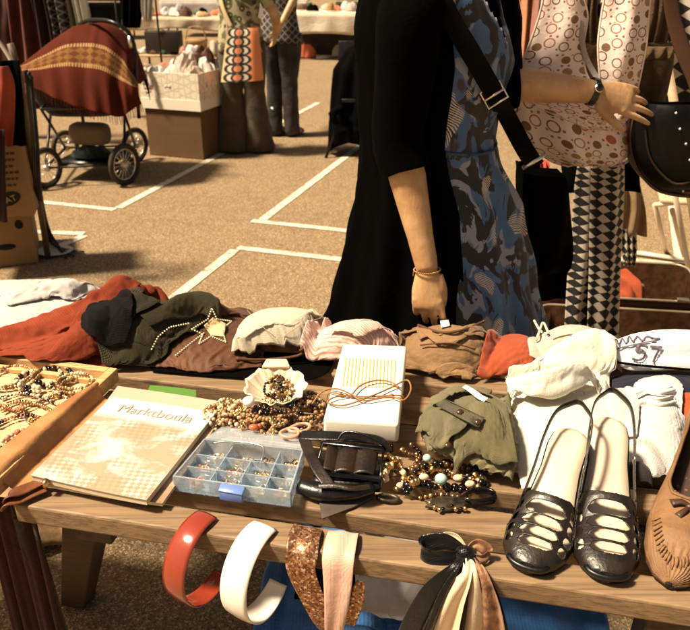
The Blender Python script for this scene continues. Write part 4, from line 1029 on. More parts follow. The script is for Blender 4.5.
    m = MB(); p = at(.64, 1.08, .032); m.tube([p+Vector((0, 0, .007)), p+d*.012+Vector((0, 0, .007)), p+d*.012-Vector((0, 0, .007)), p-Vector((0, 0, .007))], .0012, 6, closed=True); m.build('strap_buckle', MSv, th_)
    return th_
make_sandal('black cut-out slingback sandal standing nearer to the scarf', P(525, 575, ZT), P(573, 434, ZT+.09), 1)
make_sandal('black cut-out slingback sandal standing next to the tan slipper shoe', P(606, 585, ZT), P(608, 422, ZT+.09), 1)
# slipper shoe
M_MC = simple('tan_nubuck', (.29, .15, .06), (.20, .095, .035), 22, .7, .0012, 180); M_MT = simple('tassel_leather', (.10, .045, .02), rough=.5)
t = NT('flowered_lining'); c = t.coord(); v = t.vor(c, 90, out=0)
t.set(Base_Color=t.mix(t.ramp(v, [(.18, 1.), (.3, 0.)]), (.035, .018, .010), (.20, .055, .03)), Roughness=.8); M_LN = t.m
toe, heel = P(668, 590, ZT), P(712, 402, ZT+.085)
fr = shoe_frame(toe, heel); toe, d, nn, L = fr; wm = .047; hh = .062; z0 = ZT+.010
sl_ = T('slipper_shoe', 'tan leather slipper shoe with pleated toe and dark tassel', 'shoe', toe+d*L*.5)
sole_mesh(fr, wm, hh, z0, .006).build('sole', M_SO, sl_, solid=.009)
sole_mesh(fr, wm, hh, z0, .002, inset=.95, dz=.003).build('insole', M_LN, sl_, solid=.002)
m = MB(); hc = toe.xy.to_3d()+d*(L*.86); vs = []
for zz, k in ((ZT+.001, .8), (z0+shoe_z(.86, hh)-.003, 1.0)):
    for a_ in range(14): q_ = 2*math.pi*a_/14; vs.append(hc+d*(.036*k*math.cos(q_))+nn*(.027*k*math.sin(q_))+Vector((0, 0, zz)))
m.add(vs, [tuple(range(13, -1, -1)), tuple(range(14, 28))]+[(i, (i+1) % 14, 14+(i+1) % 14, 14+i) for i in range(14)]); m.build('heel', M_SO, sl_)
ns, nt = 64, 130; G = np.zeros((nt, ns, 3)); mask = np.ones((nt-1, ns-1), bool)
for i in range(nt):
    t_ = .004+.99*i/(nt-1); w_ = shoe_half(t_, L, 0, wm)+.003; ht = .052*min(1, (t_/.16)**.55) if t_ < .16 else .052+.004*min(1, (t_-.16)/.3)
    if t_ > .94: ht *= 1
    for j in range(ns):
        s = -1+2*j/(ns-1); aa = s*math.pi/2; pl = .0014*math.sin(aa*34+0) if (.5 < abs(s) < .8 and t_ < .32) or (t_ < .1) else 0
        x = math.copysign(abs(math.sin(aa))**.75, aa)*(w_+pl); zz = (math.cos(aa)**.62)*(ht+pl)
        G[i, j] = tuple(toe.xy.to_3d()+d*(t_*L)+nn*x+Vector((0, 0, z0+shoe_z(t_, hh)+zz-.004)))
        if i < nt-1 and j < ns-1:
            if t_ > .34 and t_ < .965 and abs(s) < .56*min(1, ((t_-.34)/.10)**.5)*min(1, ((.965-t_)/.06)**.5): mask[i][j] = False
MB().grid(G, mask).build('upper', M_MC, sl_, solid=.003)
# pleats of the apron, rim piping
m = MB()
for k in range(25):
    q_ = (-1+2*k/24)*1.15; cx_ = .30-.235*math.cos(q_); sx = .62*math.sin(q_)*wm*1.15
    p = toe.xy.to_3d()+d*(cx_*L)+nn*sx; tt = cx_
    i_ = min(nt-1, max(0, int((tt-.004)/.99*(nt-1)))); best = min(range(ns), key=lambda j: (Vector(G[i_, j])-Vector((p.x, p.y, G[i_, j][2]))).length)
    p1 = Vector(G[i_, best]); dirv = (d*(-math.cos(q_))+nn*math.sin(q_)).normalized()
    ii = max(0, i_-5); p2 = p1+dirv*.012+Vector((0, 0, -.007)); m.tube([p1+Vector((0, 0, .001)), (p1+p2)/2+Vector((0, 0, .002)), p2], [.0012, .0019, .0010], 6)
m.build('pleats', M_MC, sl_)
rim = []
for k in range(40):
    q_ = 2*math.pi*k/40; tt = .655-.315*math.cos(q_) if True else 0; sx = .56*math.copysign(abs(math.sin(q_))**.7, math.sin(q_))
    i_ = min(nt-1, int((tt-.004)/.99*(nt-1))); j_ = int((sx+1)/2*(ns-1)); rim.append(Vector(G[i_, j_])+Vector((0, 0, .001)))
m = MB(); m.tube(rim, .0026, 7, closed=True, smooth=2); m.build('piping', M_MC, sl_)
cT = Vector(G[int(.29*nt), ns//2])+Vector((0, 0, .003)); m = MB(); m.ball(cT, (.007, .006, .005), 10, 6)
for s in (-1, 1):
    m.tube([cT, cT+nn*s*.012+d*.002+Vector((0, 0, .003)), cT+nn*s*.026-d*.004], [(.0025, .0025), (.006, .003), (.008, .003)], 8, smooth=3)
    m.tube([cT, cT+nn*s*.006-d*.014, cT+nn*s*.013-d*.026+Vector((0, 0, -.004))], [(.002, .002), (.0045, .003), (.006, .003)], 8, smooth=3)
m.build('tassel', M_MT, sl_)
m = MB(); p = toe.xy.to_3d()+d*(L*.62)+nn*.002+Vector((0, 0, z0+shoe_z(.62, hh)+.006)); Mx = Matrix((nn, d, Vector((0, 0, 1)))).transposed(); m.box(p, (.016, .012, .001), Mx@Euler((R(14), 0, 0)).to_matrix()); m.build('price_sticker', simple('sticker_white', (.8, .78, .7)), sl_, smooth=False)
m = MB(); p = P(628, 497, ZT+.012); m.box(p, (.022, .016, .02), (0, 0, -.2)); tag(m.build('small_carton', simple('cream_card', (.6, .46, .28), rough=.7), bevel=.001), 'tiny cream carton standing between the sandal and the slipper shoe', 'carton')

# ---- hair bands hanging over the front plank
def hairband(name, label, top, yaw, rv, rh, width, mat, inner, a0=100, a1=-175):
    th_ = T(name, label, 'hair band', top, 'wide plastic hair bands hung on the front plank')
    fw = Vector((math.sin(yaw), -math.cos(yaw), 0)); wd = Vector((math.cos(yaw), math.sin(yaw), 0)); c0 = top+Vector((0, 0, -rv))
    n, nw = 60, 8; G = np.zeros((n, nw, 3))
    for i in range(n):
        a_ = R(a0+(a1-a0)*i/(n-1)); wk = width*(1-.35*(i/(n-1))**3-.15*(1-i/(n-1))**4)
        for j in range(nw):
            q_ = j/(nw-1)-.5; bul = 1+.03*(1-(2*q_)**2); G[i, j] = tuple(c0+fw*(rh*bul*math.cos(a_))+Vector((0, 0, rv*bul*math.sin(a_)))+wd*(q_*wk))
    o = MB().grid(G).build('band', [mat, inner], th_, solid=.0022); o.modifiers['s'].material_offset = 0
    o.data.polygons.foreach_set('material_index', [0]*len(o.data.polygons))
    return th_
M_RB = simple('red_plastic', (.36, .05, .022), rough=.16, spec=.6, Coat_Weight=.6); M_RI = simple('red_lining', (.30, .03, .015), rough=.5)
M_WBD = simple('white_plastic', (.82, .77, .66), rough=.22); M_WI = simple('tan_lining', (.42, .27, .14), rough=.6)
hairband('hair_band', 'shiny red plastic hair band hung over the front plank', P(206, 508, ZT+.004)+Vector((-.004, -.031, .001)), R(-30), .074, .070, .044, M_RB, M_RI, 105, -122)
hairband('hair_band', 'wide white plastic hair band hung beside the red one', P(262, 518, ZT+.004)+Vector((-.002, -.033, .001)), R(-30), .078, .070, .050, M_WBD, M_WI, 105, -128)

# ---- sequin band
t = NT('bronze_sequins'); c = t.coord(); vc = t.vor(c, 330, out=1); vs_ = t.n('SeparateColor'); t.l(vc, vs_.inputs[0])
t.set(Base_Color=t.ramp(vs_.outputs[0], [(0, (.10, .04, .02)), (.5, (.30, .13, .06)), (.85, (.5, .28, .15)), (1, (.85, .65, .45))]), Roughness=.3, Metallic=.6)
t.bump(t.vor(c, 330, out=1), .002, 1); M_SQ = t.m
M_PS = fabric('pink_satin', (.66, .42, .32), (.54, .32, .24), rough=.4, wrinkle=.003)
sq = T('sequin_band', 'bronze sequined hair band with pink satin lining hung over the front plank', 'hair band', P(325, 540, ZT))
za, zb = ZT+.008, ZT-.16
def BP(px, py, dv, z): p = P(px, py, ZT); u = p.dot(BU); return B(u, .835+dv, z)
p0 = [BP(304, 530, .045, ZT-.01), BP(308, 530, .04, ZT+.005), BP(305, 540, .012, ZT+.008), BP(303, 550, -.010, ZT-.004), BP(302, 553, -.016, ZT-.03), BP(312, 566, -.018, ZT-.09), BP(322, 575, -.014, ZT-.14), BP(334, 580, .0, ZT-.165)]
m = MB().grid(strip(p0, [.044, .046, .050, .050, .046, .040, .036, .03], BU+Vector((0, 0, -.05)), 7, .02)); m.build('sequined_side', M_SQ, sq, solid=.002, sub=1)
p0 = [BP(348, 532, .045, ZT-.01), BP(345, 532, .04, ZT+.006), BP(343, 541, .012, ZT+.009), BP(341, 550, -.010, ZT-.002), BP(340, 556, -.018, ZT-.03), BP(336, 566, -.022, ZT-.08), BP(330, 575, -.020, ZT-.13), BP(326, 580, -.012, ZT-.17)]
m = MB().grid(strip(p0, [.044, .048, .050, .050, .046, .038, .030, .024], BU, 7, .04, 3)); m.build('satin_side', M_PS, sq, solid=.002, sub=1)
m = MB().grid(strip([BP(362, 560, -.010, ZT-.035), BP(356, 566, -.016, ZT-.07), BP(346, 572, -.018, ZT-.12)], [.012, .026, .022], BU, 5)); m.build('sequined_end', M_SQ, sq, solid=.002, sub=1)

# ---- black and cream scarf tied over the plank
M_SB = fabric('black_satin', (.008, .006, .005), (.016, .012, .009), rough=.3, sheen=.1); M_SC = fabric('cream_satin', (.70, .56, .38), (.60, .44, .28), rough=.4)
M_SF = fabric('flowered_satin', (.45, .24, .12), (.12, .03, .02), rough=.4, patchy=60)
sf = T('satin_scarf', 'black and cream satin scarf tied in a bow on the front plank', 'scarf', P(465, 555, ZT))
kn = P(466, 553, ZT+.014)
m = MB(); m.ball(kn, (.016, .013, .012), 14, 10); m.build('knot', M_SB, sf)
m = MB().grid(strip([kn, kn+BU*-.03+Vector((0, .004, .012)), kn+BU*-.062+Vector((0, .0, .004)), kn+BU*-.058+Vector((0, -.014, -.006)), kn+BU*-.03+Vector((0, -.012, -.004)), kn], [.012, .026, .03, .03, .024, .012], [(0, .4, 1)]*6, 6, .08, 1)); m.build('loop', M_SB, sf, solid=.0015, sub=1)
m = MB().grid(strip([kn, kn+BU*-.014+Vector((0, .012, .012)), kn+BU*-.03+Vector((0, .018, .004)), kn+BU*-.012+Vector((0, .010, .0))], [.01, .02, .02, .01], [(0, .4, 1)]*4, 5, .15, 2)); m.build('loop', M_SC, sf, solid=.0015, sub=1)
m = MB().grid(strip([kn, kn+BU*.016+Vector((0, .010, .012)), kn+BU*.036+Vector((0, .008, -.002)), kn+BU*.020+Vector((0, -.008, -.004)), kn], [.01, .018, .02, .018, .01], [(0, .4, 1)]*5, 5, .2, 5)); m.build('loop', M_SF, sf, solid=.0015, sub=1)
for k, (dx0, dx1, dy, wd_, mt, yo) in enumerate([(-.012, -.060, -.01, .046, M_SB, 0), (.004, -.036, -.022, .034, M_SC, 0), (-.004, -.02, -.012, .05, M_SB, .01), (.010, .010, -.016, .036, M_SC, .006), (.018, .045, -.006, .044, M_SB, .012), (.026, .060, -.018, .034, M_SF, .0)]):
    pts = [kn+BU*dx0*.3+Vector((0, 0, -.003)), kn+BU*dx0+BV*(-.016+dy)+Vector((0, 0, -.004)), kn+BU*(dx0*.6+dx1*.4)+BV*(-.022+dy)+Vector((0, 0, -.05)), kn+BU*(dx0*.3+dx1*.7)+BV*(-.020+dy)+Vector((0, 0, -.12)), kn+BU*dx1+BV*(-.016+dy+yo)+Vector((0, 0, -.21)), kn+BU*(dx1*1.25)+BV*(-.014+dy+yo)+Vector((0, 0, -.30))]
    m = MB().grid(strip(pts, [.010, .016, wd_*1.1, wd_*1.6, wd_*1.9, wd_*2.0], BU+BV*(.3*(-1)**k), 9, .16, k+3)); m.build('tail', mt, sf, solid=.0012, sub=1)

# ---- under the table
ub = T('blue_bag', 'big blue woven plastic bag stuffed with laundry under the front of the table', 'bag', (0.1, 1.25, 0))
_HF = HF.copy(); HF[:] = 0.0
def low(name, mat, pts, z, dome, parent=None, **k):
    HF[:] = z; o = garment(name, mat, pts, world=True, dome=dome, parent=parent, **k); return o
low('bag_top', M_BLU, [(-.17, 1.02), (.10, .98), (.36, .93), (.50, .95), (.52, 1.28), (.2, 1.36), (-.15, 1.38)], .30, .12, ub, n=60, m=40, seed=201, ex=(.18, .22), amp=.03, freq=6, edge=.4, solid=.002, reg=False)
m = MB(); G = np.zeros((12, 90, 3)); pl = resample([Vector(p+(0,)) for p in [(-.17, 1.02), (.10, .98), (.36, .93), (.50, .95), (.52, 1.28), (.2, 1.36), (-.15, 1.38), (-.17, 1.02)]], .001)
for j in range(90):
    p = pl[int(j/89*(len(pl)-1))]
    for i in range(12): zz = .31*i/11; k = 1+.05*math.sin(i/11*3.1)+.02*math.sin(j*.9+i); G[i, j] = (.17+(p.x-.17)*k, 1.16+(p.y-1.16)*k, zz+.004)
m.grid(G); m.build('bag_side', M_BLU, ub, solid=.002)
m = MB().grid(strip([(-.05, 1.04, .38), (-.03, 1.0, .46), (.04, .99, .47), (.08, 1.03, .40)], .028, (0, 1, .2), 4)); m.build('handle', M_BLU, ub, solid=.002, sub=1)
o = low('laundry', MC_WH, [(.02, 1.03), (.20, 1.00), (.24, 1.18), (.18, 1.30), (.02, 1.28)], .43, .05, None, n=40, m=40, seed=203, ex=(.14, .16), amp=.03, freq=9, reg=False)
tag(o, 'white cloth lying on top of the blue bag under the table', 'cloth')
o = low('black_garment', MC_BK, [(-.10, 1.08), (.02, 1.06), (.03, 1.2), (-.09, 1.22)], .42, .03, None, n=24, m=24, seed=204, ex=(.1, .1), amp=.02, reg=False)
tag(o, 'black garment at the left side of the white cloth on the blue bag', 'garment')
for k, (pp, mt, lb) in enumerate([(((300, 512), (350, 517), (348, 528), (298, 522)), M_BLU, 'blue plastic sheet corner showing between the two front planks'), (((345, 518), (388, 524), (388, 536), (345, 530)), M_WB, 'pale card lying under the gap between the two front planks'), (((426, 532), (470, 537), (470, 552), (426, 548)), M_WB, 'pale card showing behind the satin bow'), (((556, 536), (585, 540), (585, 566), (556, 560)), M_BLU, 'blue plastic scrap showing between the two sandals')]):
    ps = [P(x, y, ZT-.045) for x, y in pp]; G2 = tfi(ps, 10, 6, (0, 1, 2, 3), 0); Z = ZT-.045+.004*fnoise(G2[..., 0], G2[..., 1], 20, k)
    o = MB().grid(np.dstack([G2, Z])).build('sheet_scrap', mt, solid=.0015); tag(o, lb, 'scrap')
HF[:] = 0
PAPR = simple('brown_paper', (.34, .20, .09), (.22, .12, .05), 12, .75, .004, 25)
o = low('paper_bag', PAPR, [(-1.15, 1.70), (-.94, 1.62), (-.80, 1.72), (-.84, 1.95), (-1.1, 1.98)], 0, .13, None, n=36, m=36, seed=205, ex=(.12, .12), amp=.03, freq=9, reg=False, edge=.5)
tag(o, 'crumpled brown paper bag on the ground behind the slanted table leg', 'bag')
HF[:] = _HF
# brown cloth hanging off the left end of the table
M_HB = fabric('red_brown_cloth', (.10, .022, .010), (.055, .012, .007), wrinkle=.006)
def hang(a, b, z1, n, folds, amp, seed, nz=20, flare=.0, dirv=None):
    a, b = Vector(a), Vector(b); d = (b-a); L = d.length; d.normalize(); nn = Vector((d.y, -d.x, 0)); rs = random.Random(seed); ph = rs.uniform(0, 6); G = np.zeros((nz, n, 3))
    for i in range(nz):
        v = i/(nz-1)
        for j in range(n):
            u = j/(n-1); s = math.sin(u*folds*6.283+ph+.5*math.sin(u*9+seed))+.4*math.sin(u*folds*13+ph*2)
            p = a.lerp(b, u)+nn*(amp*s*(.35+.65*v))+d*((u-.5)*flare*v*L)
            G[i, j] = (p.x, p.y, a.z+(b.z-a.z)*u+(z1-(a.z+(b.z-a.z)*u))*v)
    return G
hc = T('hanging_cloth', 'dark red brown cloth hanging down from the left end of the table', 'cloth', P(15, 505, .4))
MB().grid(hang(P(-20, 492, ZT-.004), P(34, 505, ZT-.004), .10, 44, 3, .008, 4)).build('cloth', M_HB, hc, solid=.003)
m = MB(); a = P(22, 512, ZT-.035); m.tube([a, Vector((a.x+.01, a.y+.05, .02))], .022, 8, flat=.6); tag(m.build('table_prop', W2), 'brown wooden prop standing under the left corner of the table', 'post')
# ================================================================== people
M_SK = NT('skin'); c = M_SK.coord()
M_SK.set(Base_Color=M_SK.mix(M_SK.ramp(M_SK.noise(c, 14, 6, .68), [(.32, 0.), (.68, 1.)]), (.56, .345, .17), (.37, .195, .085)), Roughness=.45); M_SK.b.inputs['Subsurface Weight'].default_value = .12; M_SK.b.inputs['Subsurface Radius'].default_value = (.02, .008, .004)
M_SK.b.inputs['Subsurface Scale'].default_value = .4
_n = M_SK.bump(M_SK.vor(c, 900), .0003, .5); M_SK.bump(M_SK.noise(M_SK.mapv(c, (1, 1, .35)), 48, 5, .6, .8), .0028, .6, _n); M_SK = M_SK.m
M_HR = simple('dark_hair', (.035, .018, .009), (.02, .01, .005), 60, .45); M_NL = simple('nail', (.62, .36, .24), rough=.25)
def remesh(o, vox, smooth=6):
    m = o.modifiers.new('r', 'REMESH'); m.mode = 'VOXEL'; m.voxel_size = vox; m.use_smooth_shade = True
    s = o.modifiers.new('s', 'SMOOTH'); s.iterations = smooth; s.factor = .5
    dg = bpy.context.evaluated_depsgraph_get(); me = bpy.data.meshes.new_from_object(o.evaluated_get(dg)); old = o.data; o.modifiers.clear(); o.data = me; bpy.data.meshes.remove(old); me.name = o.name
    return o
def hand(m, wrist, dirv, palm_n, side, curl, size=1.0, spread=.12, thumb=(.9, .35, -.1), reach=(1, 1, 1, 1), tb=(.65, .75)):
    """wrist point, direction of the fingers, normal of the back of the hand, side vector towards the thumb"""
    d = Vector(dirv).normalized(); s = Vector(side); s = (s-d*s.dot(d)).normalized(); nb = Vector(palm_n); nb = (nb-d*nb.dot(d)-s*nb.dot(s)).normalized(); S = size
    m.tube([wrist-d*.03*S, wrist, wrist+d*.025*S, wrist+d*.055*S, wrist+d*.085*S, wrist+d*.098*S], [(.024*S, .018*S), (.024*S, .0165*S), (.031*S, .017*S), (.038*S, .0155*S), (.038*S, .0125*S), (.030*S, .008*S)], 16, up=tuple(nb), smooth=2)
    tips = []
    for k in range(4):
        off = (.029-.0190*k)*S; L = [(.040, .026, .021), (.045, .029, .022), (.042, .027, .021), (.033, .021, .019)][k]
        base = wrist+d*(.082-.004*abs(k-1))*S+s*off-nb*.001; a = 0; p = base; pts = [wrist+d*.055*S+s*off*.8, base]; rr = [.0085*S, .0098*S]
        dd = (d+s*spread*(1.5-k)*.5).normalized(); c = curl[k] if isinstance(curl, (list, tuple)) else curl
        for q in range(3):
            a += c*(.7, 1.0, .7)[q]; v = dd*math.cos(a)-nb*math.sin(a); p = p+v*L[q]*S*reach[k]; pts.append(p); rr.append((.0084, .0076, .0058)[q]*S)
        m.tube(pts, rr, 10, smooth=3); m.ball(p, .0060*S, 8, 6); m.ball(base+nb*.003*S, .0095*S, 8, 6); tips.append((p, v))
    t0 = wrist+d*.018*S+s*.022*S-nb*.004; tv = (d*thumb[0]+s*thumb[1]+nb*thumb[2]).normalized(); t1 = t0+(d*tb[0]+s*tb[1]).normalized()*.034*S-nb*.004; t2 = t1+tv*.034*S; tv2 = (tv*.95-nb*.15-s*.15).normalized(); t3 = t2+tv2*.027*S
    m.tube([t0, t1, t2, t3], [.0145*S, .0128*S, .0098*S, .0072*S], 12, smooth=3); m.ball(t3, .0073*S, 8, 6)
    return tips, (t3, tv2)
def head(m, c, facing, k=1.0):
    f = Vector(facing).normalized(); r = Vector((f.y, -f.x, 0)); up = Vector((0, 0, 1)); M_ = Matrix((r, f, up)).transposed()
    m.ball(c+up*.02*k, (.075*k, .092*k, .10*k), 20, 14, rot=M_); m.ball(c+f*.022*k-up*.055*k, (.055*k, .066*k, .062*k), 16, 10, rot=M_)
    m.tube([c+f*.085*k+up*.015*k, c+f*.105*k-up*.018*k, c+f*.088*k-up*.03*k], [.009*k, .014*k, .010*k], 8)
    m.ball(c+f*.083*k-up*.062*k, (.024*k, .008*k, .007*k), 10, 6, rot=M_)
    for s in (-1, 1):
        m.ball(c+r*s*.074*k-up*.005*k, (.008*k, .018*k, .03*k), 10, 8, rot=M_); m.ball(c+f*.078*k+r*s*.03*k+up*.018*k, (.014*k, .009*k, .008*k), 8, 6, rot=M_)
    m.tube([c-up*.07*k-f*.015*k, c-up*.17*k-f*.03*k], [.05*k, .058*k], 14)
# ---- the shopper in the black cardigan
WD = 1.82
wm_ = T('person', 'woman in long black cardigan and blue floral dress reaching for a handbag across the stall', 'person', (.27, WD, 0))
fa = R(-22); FA = Vector((math.cos(fa), math.sin(fa), 0)); RT = Vector((FA.y, -FA.x, 0))     # facing, her right hand side (towards the camera)
rows = [(-6, 372, 497), (30, 366, 508), (60, 366, 512), (90, 368, 506), (115, 369, 497), (135, 370, 493), (160, 371, 500), (200, 370, 519), (240, 367, 528), (280, 362, 534), (320, 356, 542)]
secs = []
for py, xl, xr in rows:
    a, b = Q(xl, py, WD), Q(xr, py, WD); secs.append([a.z, (a.x+b.x)/2, WD, (b.x-a.x)/2])
x0, z0s = secs[-1][1], secs[-1][0]
secs += [[.62, x0, WD, .265], [.48, x0, WD, .275]]
top = secs[0]; secs = [[1.52, top[1]-.02, WD, .09], [1.50, top[1]-.015, WD, .135]]+secs
def ryf(z): return .125 if z > 1.1 else .125+(1.1-z)*.15
def loft(secs, off, n, a0, a1, folds=0, amp=0, mask=None, seed=0, sub=3, ryk=1.0, xs=1.0):
    zs = np.array([s[0] for s in secs])[::-1]; cx = np.array([s[1] for s in secs])[::-1]; rx = np.array([s[3] for s in secs])[::-1]
    Z = np.linspace(zs[0], zs[-1], len(secs)*sub+10); G = np.zeros((len(Z), n, 3)); rs = np.random.RandomState(seed); ph = rs.uniform(0, 6, 4)
    for i, z in enumerate(Z):
        X, r = np.interp(z, zs, cx), np.interp(z, zs, rx)*xs; ry = min(ryf(z), r*1.05)*ryk; lo = np.clip((1.15-z)/.6, 0, 1)
        for j in range(n):
            a = a0+(a1-a0)*j/(n-1); f = amp*(.25+lo)*(math.sin(a*folds+ph[0])+.5*math.sin(a*folds*1.7+ph[1]+z*2))+.003*math.sin(z*38+a*5+ph[2]) if amp else 0
            G[i, j] = (X+(r+off+f)*math.cos(a), WD+(ry+off+f)*math.sin(a), z)
    return G
# body
m = MB()
bz = [(.80, .15), (.95, .155), (1.05, .135), (1.15, .115), (1.25, .13), (1.35, .135), (1.44, .12), (1.50, .06)]
def bx(z):
    zs = [s[0] for s in secs][::-1]; return float(np.interp(z, zs, [s[1] for s in secs][::-1]))
m.tube([Vector((bx(z), WD, z)) for z, r in bz], [(r*.95, r*.66) for z, r in bz], 24, up=(0, 1, 0), smooth=2)
hips = Vector((bx(.85), WD, .88)); shc = Vector((bx(1.42)-.01, WD+.0, 1.43))
for s in (-1, 1):
    h = hips+RT*s*.085; k_ = h+Vector((0, .03, -.42)); an = k_+Vector((-.01, .02, -.38)); m.tube([h, k_, an], [.085, .055, .038], 16, smooth=3); m.tube([an, an+Vector((0, 0, -.05))-FA*.03, an+FA*.10+Vector((0, 0, -.06)), an+FA*.16+Vector((0, 0, -.068))], [.04, .04, .036, .022], 12, smooth=2)
shR = shc+RT*.165+Vector((0, 0, .0)); shL = shc-RT*.13+Vector((.09, -.04, .0))
elR = Q(399, 138, 1.665); wrR = Q(427, 268, 1.60); hdR = Q(428, 326, 1.575)
m.tube([shR+Vector((0, 0, -.0)), shR.lerp(elR, .5), elR, elR.lerp(wrR, .3), elR.lerp(wrR, .75), wrR], [.055, .047, .041, .042, .030, .0255], 20, smooth=4)
elL = Q(502, 82, 1.85); wrL = Q(594, 92, 1.83); hL = Q(655, 106, 1.845)
m.tube([shL, shL.lerp(elL, .5), elL, elL.lerp(wrL, .25), elL.lerp(wrL, .7), wrL], [.052, .046, .041, .041, .033, .0265], 20, smooth=4)
tipR, thR = hand(m, wrR, hdR-wrR, (-.1, -1, .35), (1, -.25, .1), [.50, .46, .5, .58], 1.0, .10, (.95, .0, -.5), tb=(.9, .3))
tipL, thL = hand(m, wrL, hL-wrL, (-.1, -1, .45), (.1, -.4, -1), [.14, .20, .30, .42], 1.0, .16, (.85, .42, -.1), tb=(.75, .6))
hd = shc+Vector((.02, 0, .235))+FA*.04; head(m, hd, (FA.x, FA.y, -.35)); m.tube([shc+Vector((0, 0, .0)), hd-Vector((0, 0, .08))], [.058, .05], 14)
body = remesh(m.build('body', M_SK, wm_), .0034, 5)
m = MB()
for (p, v), rr in [(t_, .0045) for t_ in tipR+tipL]+[(thR, .0058), (thL, .0058)]:
    pass
m = MB(); f = FA
m.ball(hd+Vector((0, 0, .03))-f*.012, (.088, .1, .1), 20, 12); m.tube([hd-f*.06+Vector((0, 0, .04)), hd-f*.085-Vector((0, 0, .08)), hd-f*.08-Vector((0, 0, .16))], [.07, .06, .03], 14, smooth=3)
hr = m.build('hair', M_HR, wm_)
for s in (-1, 1):
    m = MB(); m.ball(hd+f*.086+RT*s*.03+Vector((0, 0, .012)), (.007, .007, .007), 8, 6); m.build('eye', simple('eye_dark', (.02, .015, .01), rough=.1), wm_)
# shoes
# dress with print
t = NT('floral_print'); c = t.coord(); sep = t.n('SeparateXYZ')
wp = t.n('VectorMath', operation='ADD'); nzc = t.n('TexNoise', i_Scale=6.0, i_Detail=2.0); t.l(c, nzc.inputs[0]); sc_ = t.n('VectorMath', operation='SCALE'); sc_.inputs['Scale'].default_value = .12; t.l(nzc.outputs[1], sc_.inputs[0]); t.l(c, wp.inputs[0]); t.l(sc_.outputs[0], wp.inputs[1]); cw = wp.outputs[0]
cs2 = t.mapv(cw, (1, 1, .6))
gray = t.ramp(t.noise(cs2, 13, 2, .5, .8), [(.54, 0.), (.56, 1.)])
base = t.mix(gray, t.mix(t.noise(c, 5, 2), (.030, .080, .19), (.06, .135, .27)), (.24, .25, .32))
blk = t.ramp(t.noise(t.mapv(cw, (1, 1, .55), loc=(3, 1, 2)), 12, 3, .55, 1.8), [(.50, 0.), (.51, 1.)])
cells = t.ramp(t.vor(t.mapv(cw, (1, 1, .7), loc=(.2, .3, .1)), 11), [(.10, 1.), (.17, 0.)])
base = t.mix(blk, base, (.008, .007, .009)); base = t.mix(t.math('MULTIPLY', cells, .9), base, (.035, .012, .014))
hat = t.ramp(t.wave(t.mapv(cw, rot=(0, R(50), 0)), 75, 'X', 3), [(.45, 0.), (.6, 1.)]); area = t.ramp(t.noise(t.mapv(cw, (1, 1, .5), (0, R(20), 0), (7, 3, 1)), 14, 1), [(.63, 0.), (.65, 1.)])
base = t.mix(t.math('MULTIPLY', hat, area), base, (.58, .47, .33))
t.set(Base_Color=base, Roughness=.65); t.b.inputs['Sheen Weight'].default_value = .15; _n = t.bump(t.noise(c, 16, 4), .004, .8); M_DR = t.m
G = loft(secs, .0, 120, -math.pi, math.pi, 13, .008, seed=3, sub=6); mask = np.ones((G.shape[0]-1, G.shape[1]-1), bool)
for i in range(G.shape[0]-1):
    for j in range(G.shape[1]-1):
        z = G[i, j, 2]; a = -math.pi+2*math.pi*j/(G.shape[1]-1)
        if z > 1.37 and abs(a-fa+.15) < (z-1.37)*3.2: mask[i][j] = False
MB().grid(G, mask).build('dress', M_DR, wm_, solid=.003)
# waist gather
GW = []
for k in range(50): a = R(-85)+R(140)*k/49; z = 1.155+.012*math.sin(a*2); r = np.interp(z, [s[0] for s in secs][::-1], [s[3] for s in secs][::-1]); GW.append((bx(z)+(r+.003)*math.cos(a), WD+(ryf(z)+.003)*math.sin(a), z))
m = MB(); m.tube(GW, (.002, .004), 8); m.build('waist_tie', simple('blue_sash', (.035, .075, .17), rough=.6), wm_)
# cardigan
M_CG = fabric('black_jersey', (.002, .0016, .0014), (.0035, .003, .0025), spec=.04, sheen=.0, wrinkle=.004, rough=.95)
csec = [[z, x-.012-(max(0, 1.1-z)*.05), wd, r+(max(0, 1.1-z)*.085)] for z, x, wd, r in secs]
a0c, a1c = R(38), R(360-80); G = loft(csec, .014, 110, a0c, a1c, 11, .012, seed=5, sub=6)
MB().grid(G).build('cardigan', M_CG, wm_, solid=.004)
m = MB(); s1 = shR+Vector((-.0, -.0, .012)); cR = elR.lerp(wrR, .24)
m.tube([shc+RT*.08+Vector((0, 0, .03)), s1, s1.lerp(elR, .5), elR+Vector((-.004, 0, 0)), cR], [.06, .070, .064, .056, .056], 22, smooth=5, cap=False); m.tube([cR+(wrR-elR)*.0, cR-(wrR-elR)*.06], [.0555, .0545], 22, cap=False); m.build('sleeve', M_CG, wm_)
m = MB(); cL = elL.lerp(wrL, .16); m.tube([shc-RT*.06+Vector((0, 0, .03)), shL+Vector((0, 0, .012)), shL.lerp(elL, .5), elL+Vector((-.006, 0, 0)), cL], [.06, .070, .062, .060, .056], 22, smooth=5, cap=False); m.build('sleeve', M_CG, wm_)
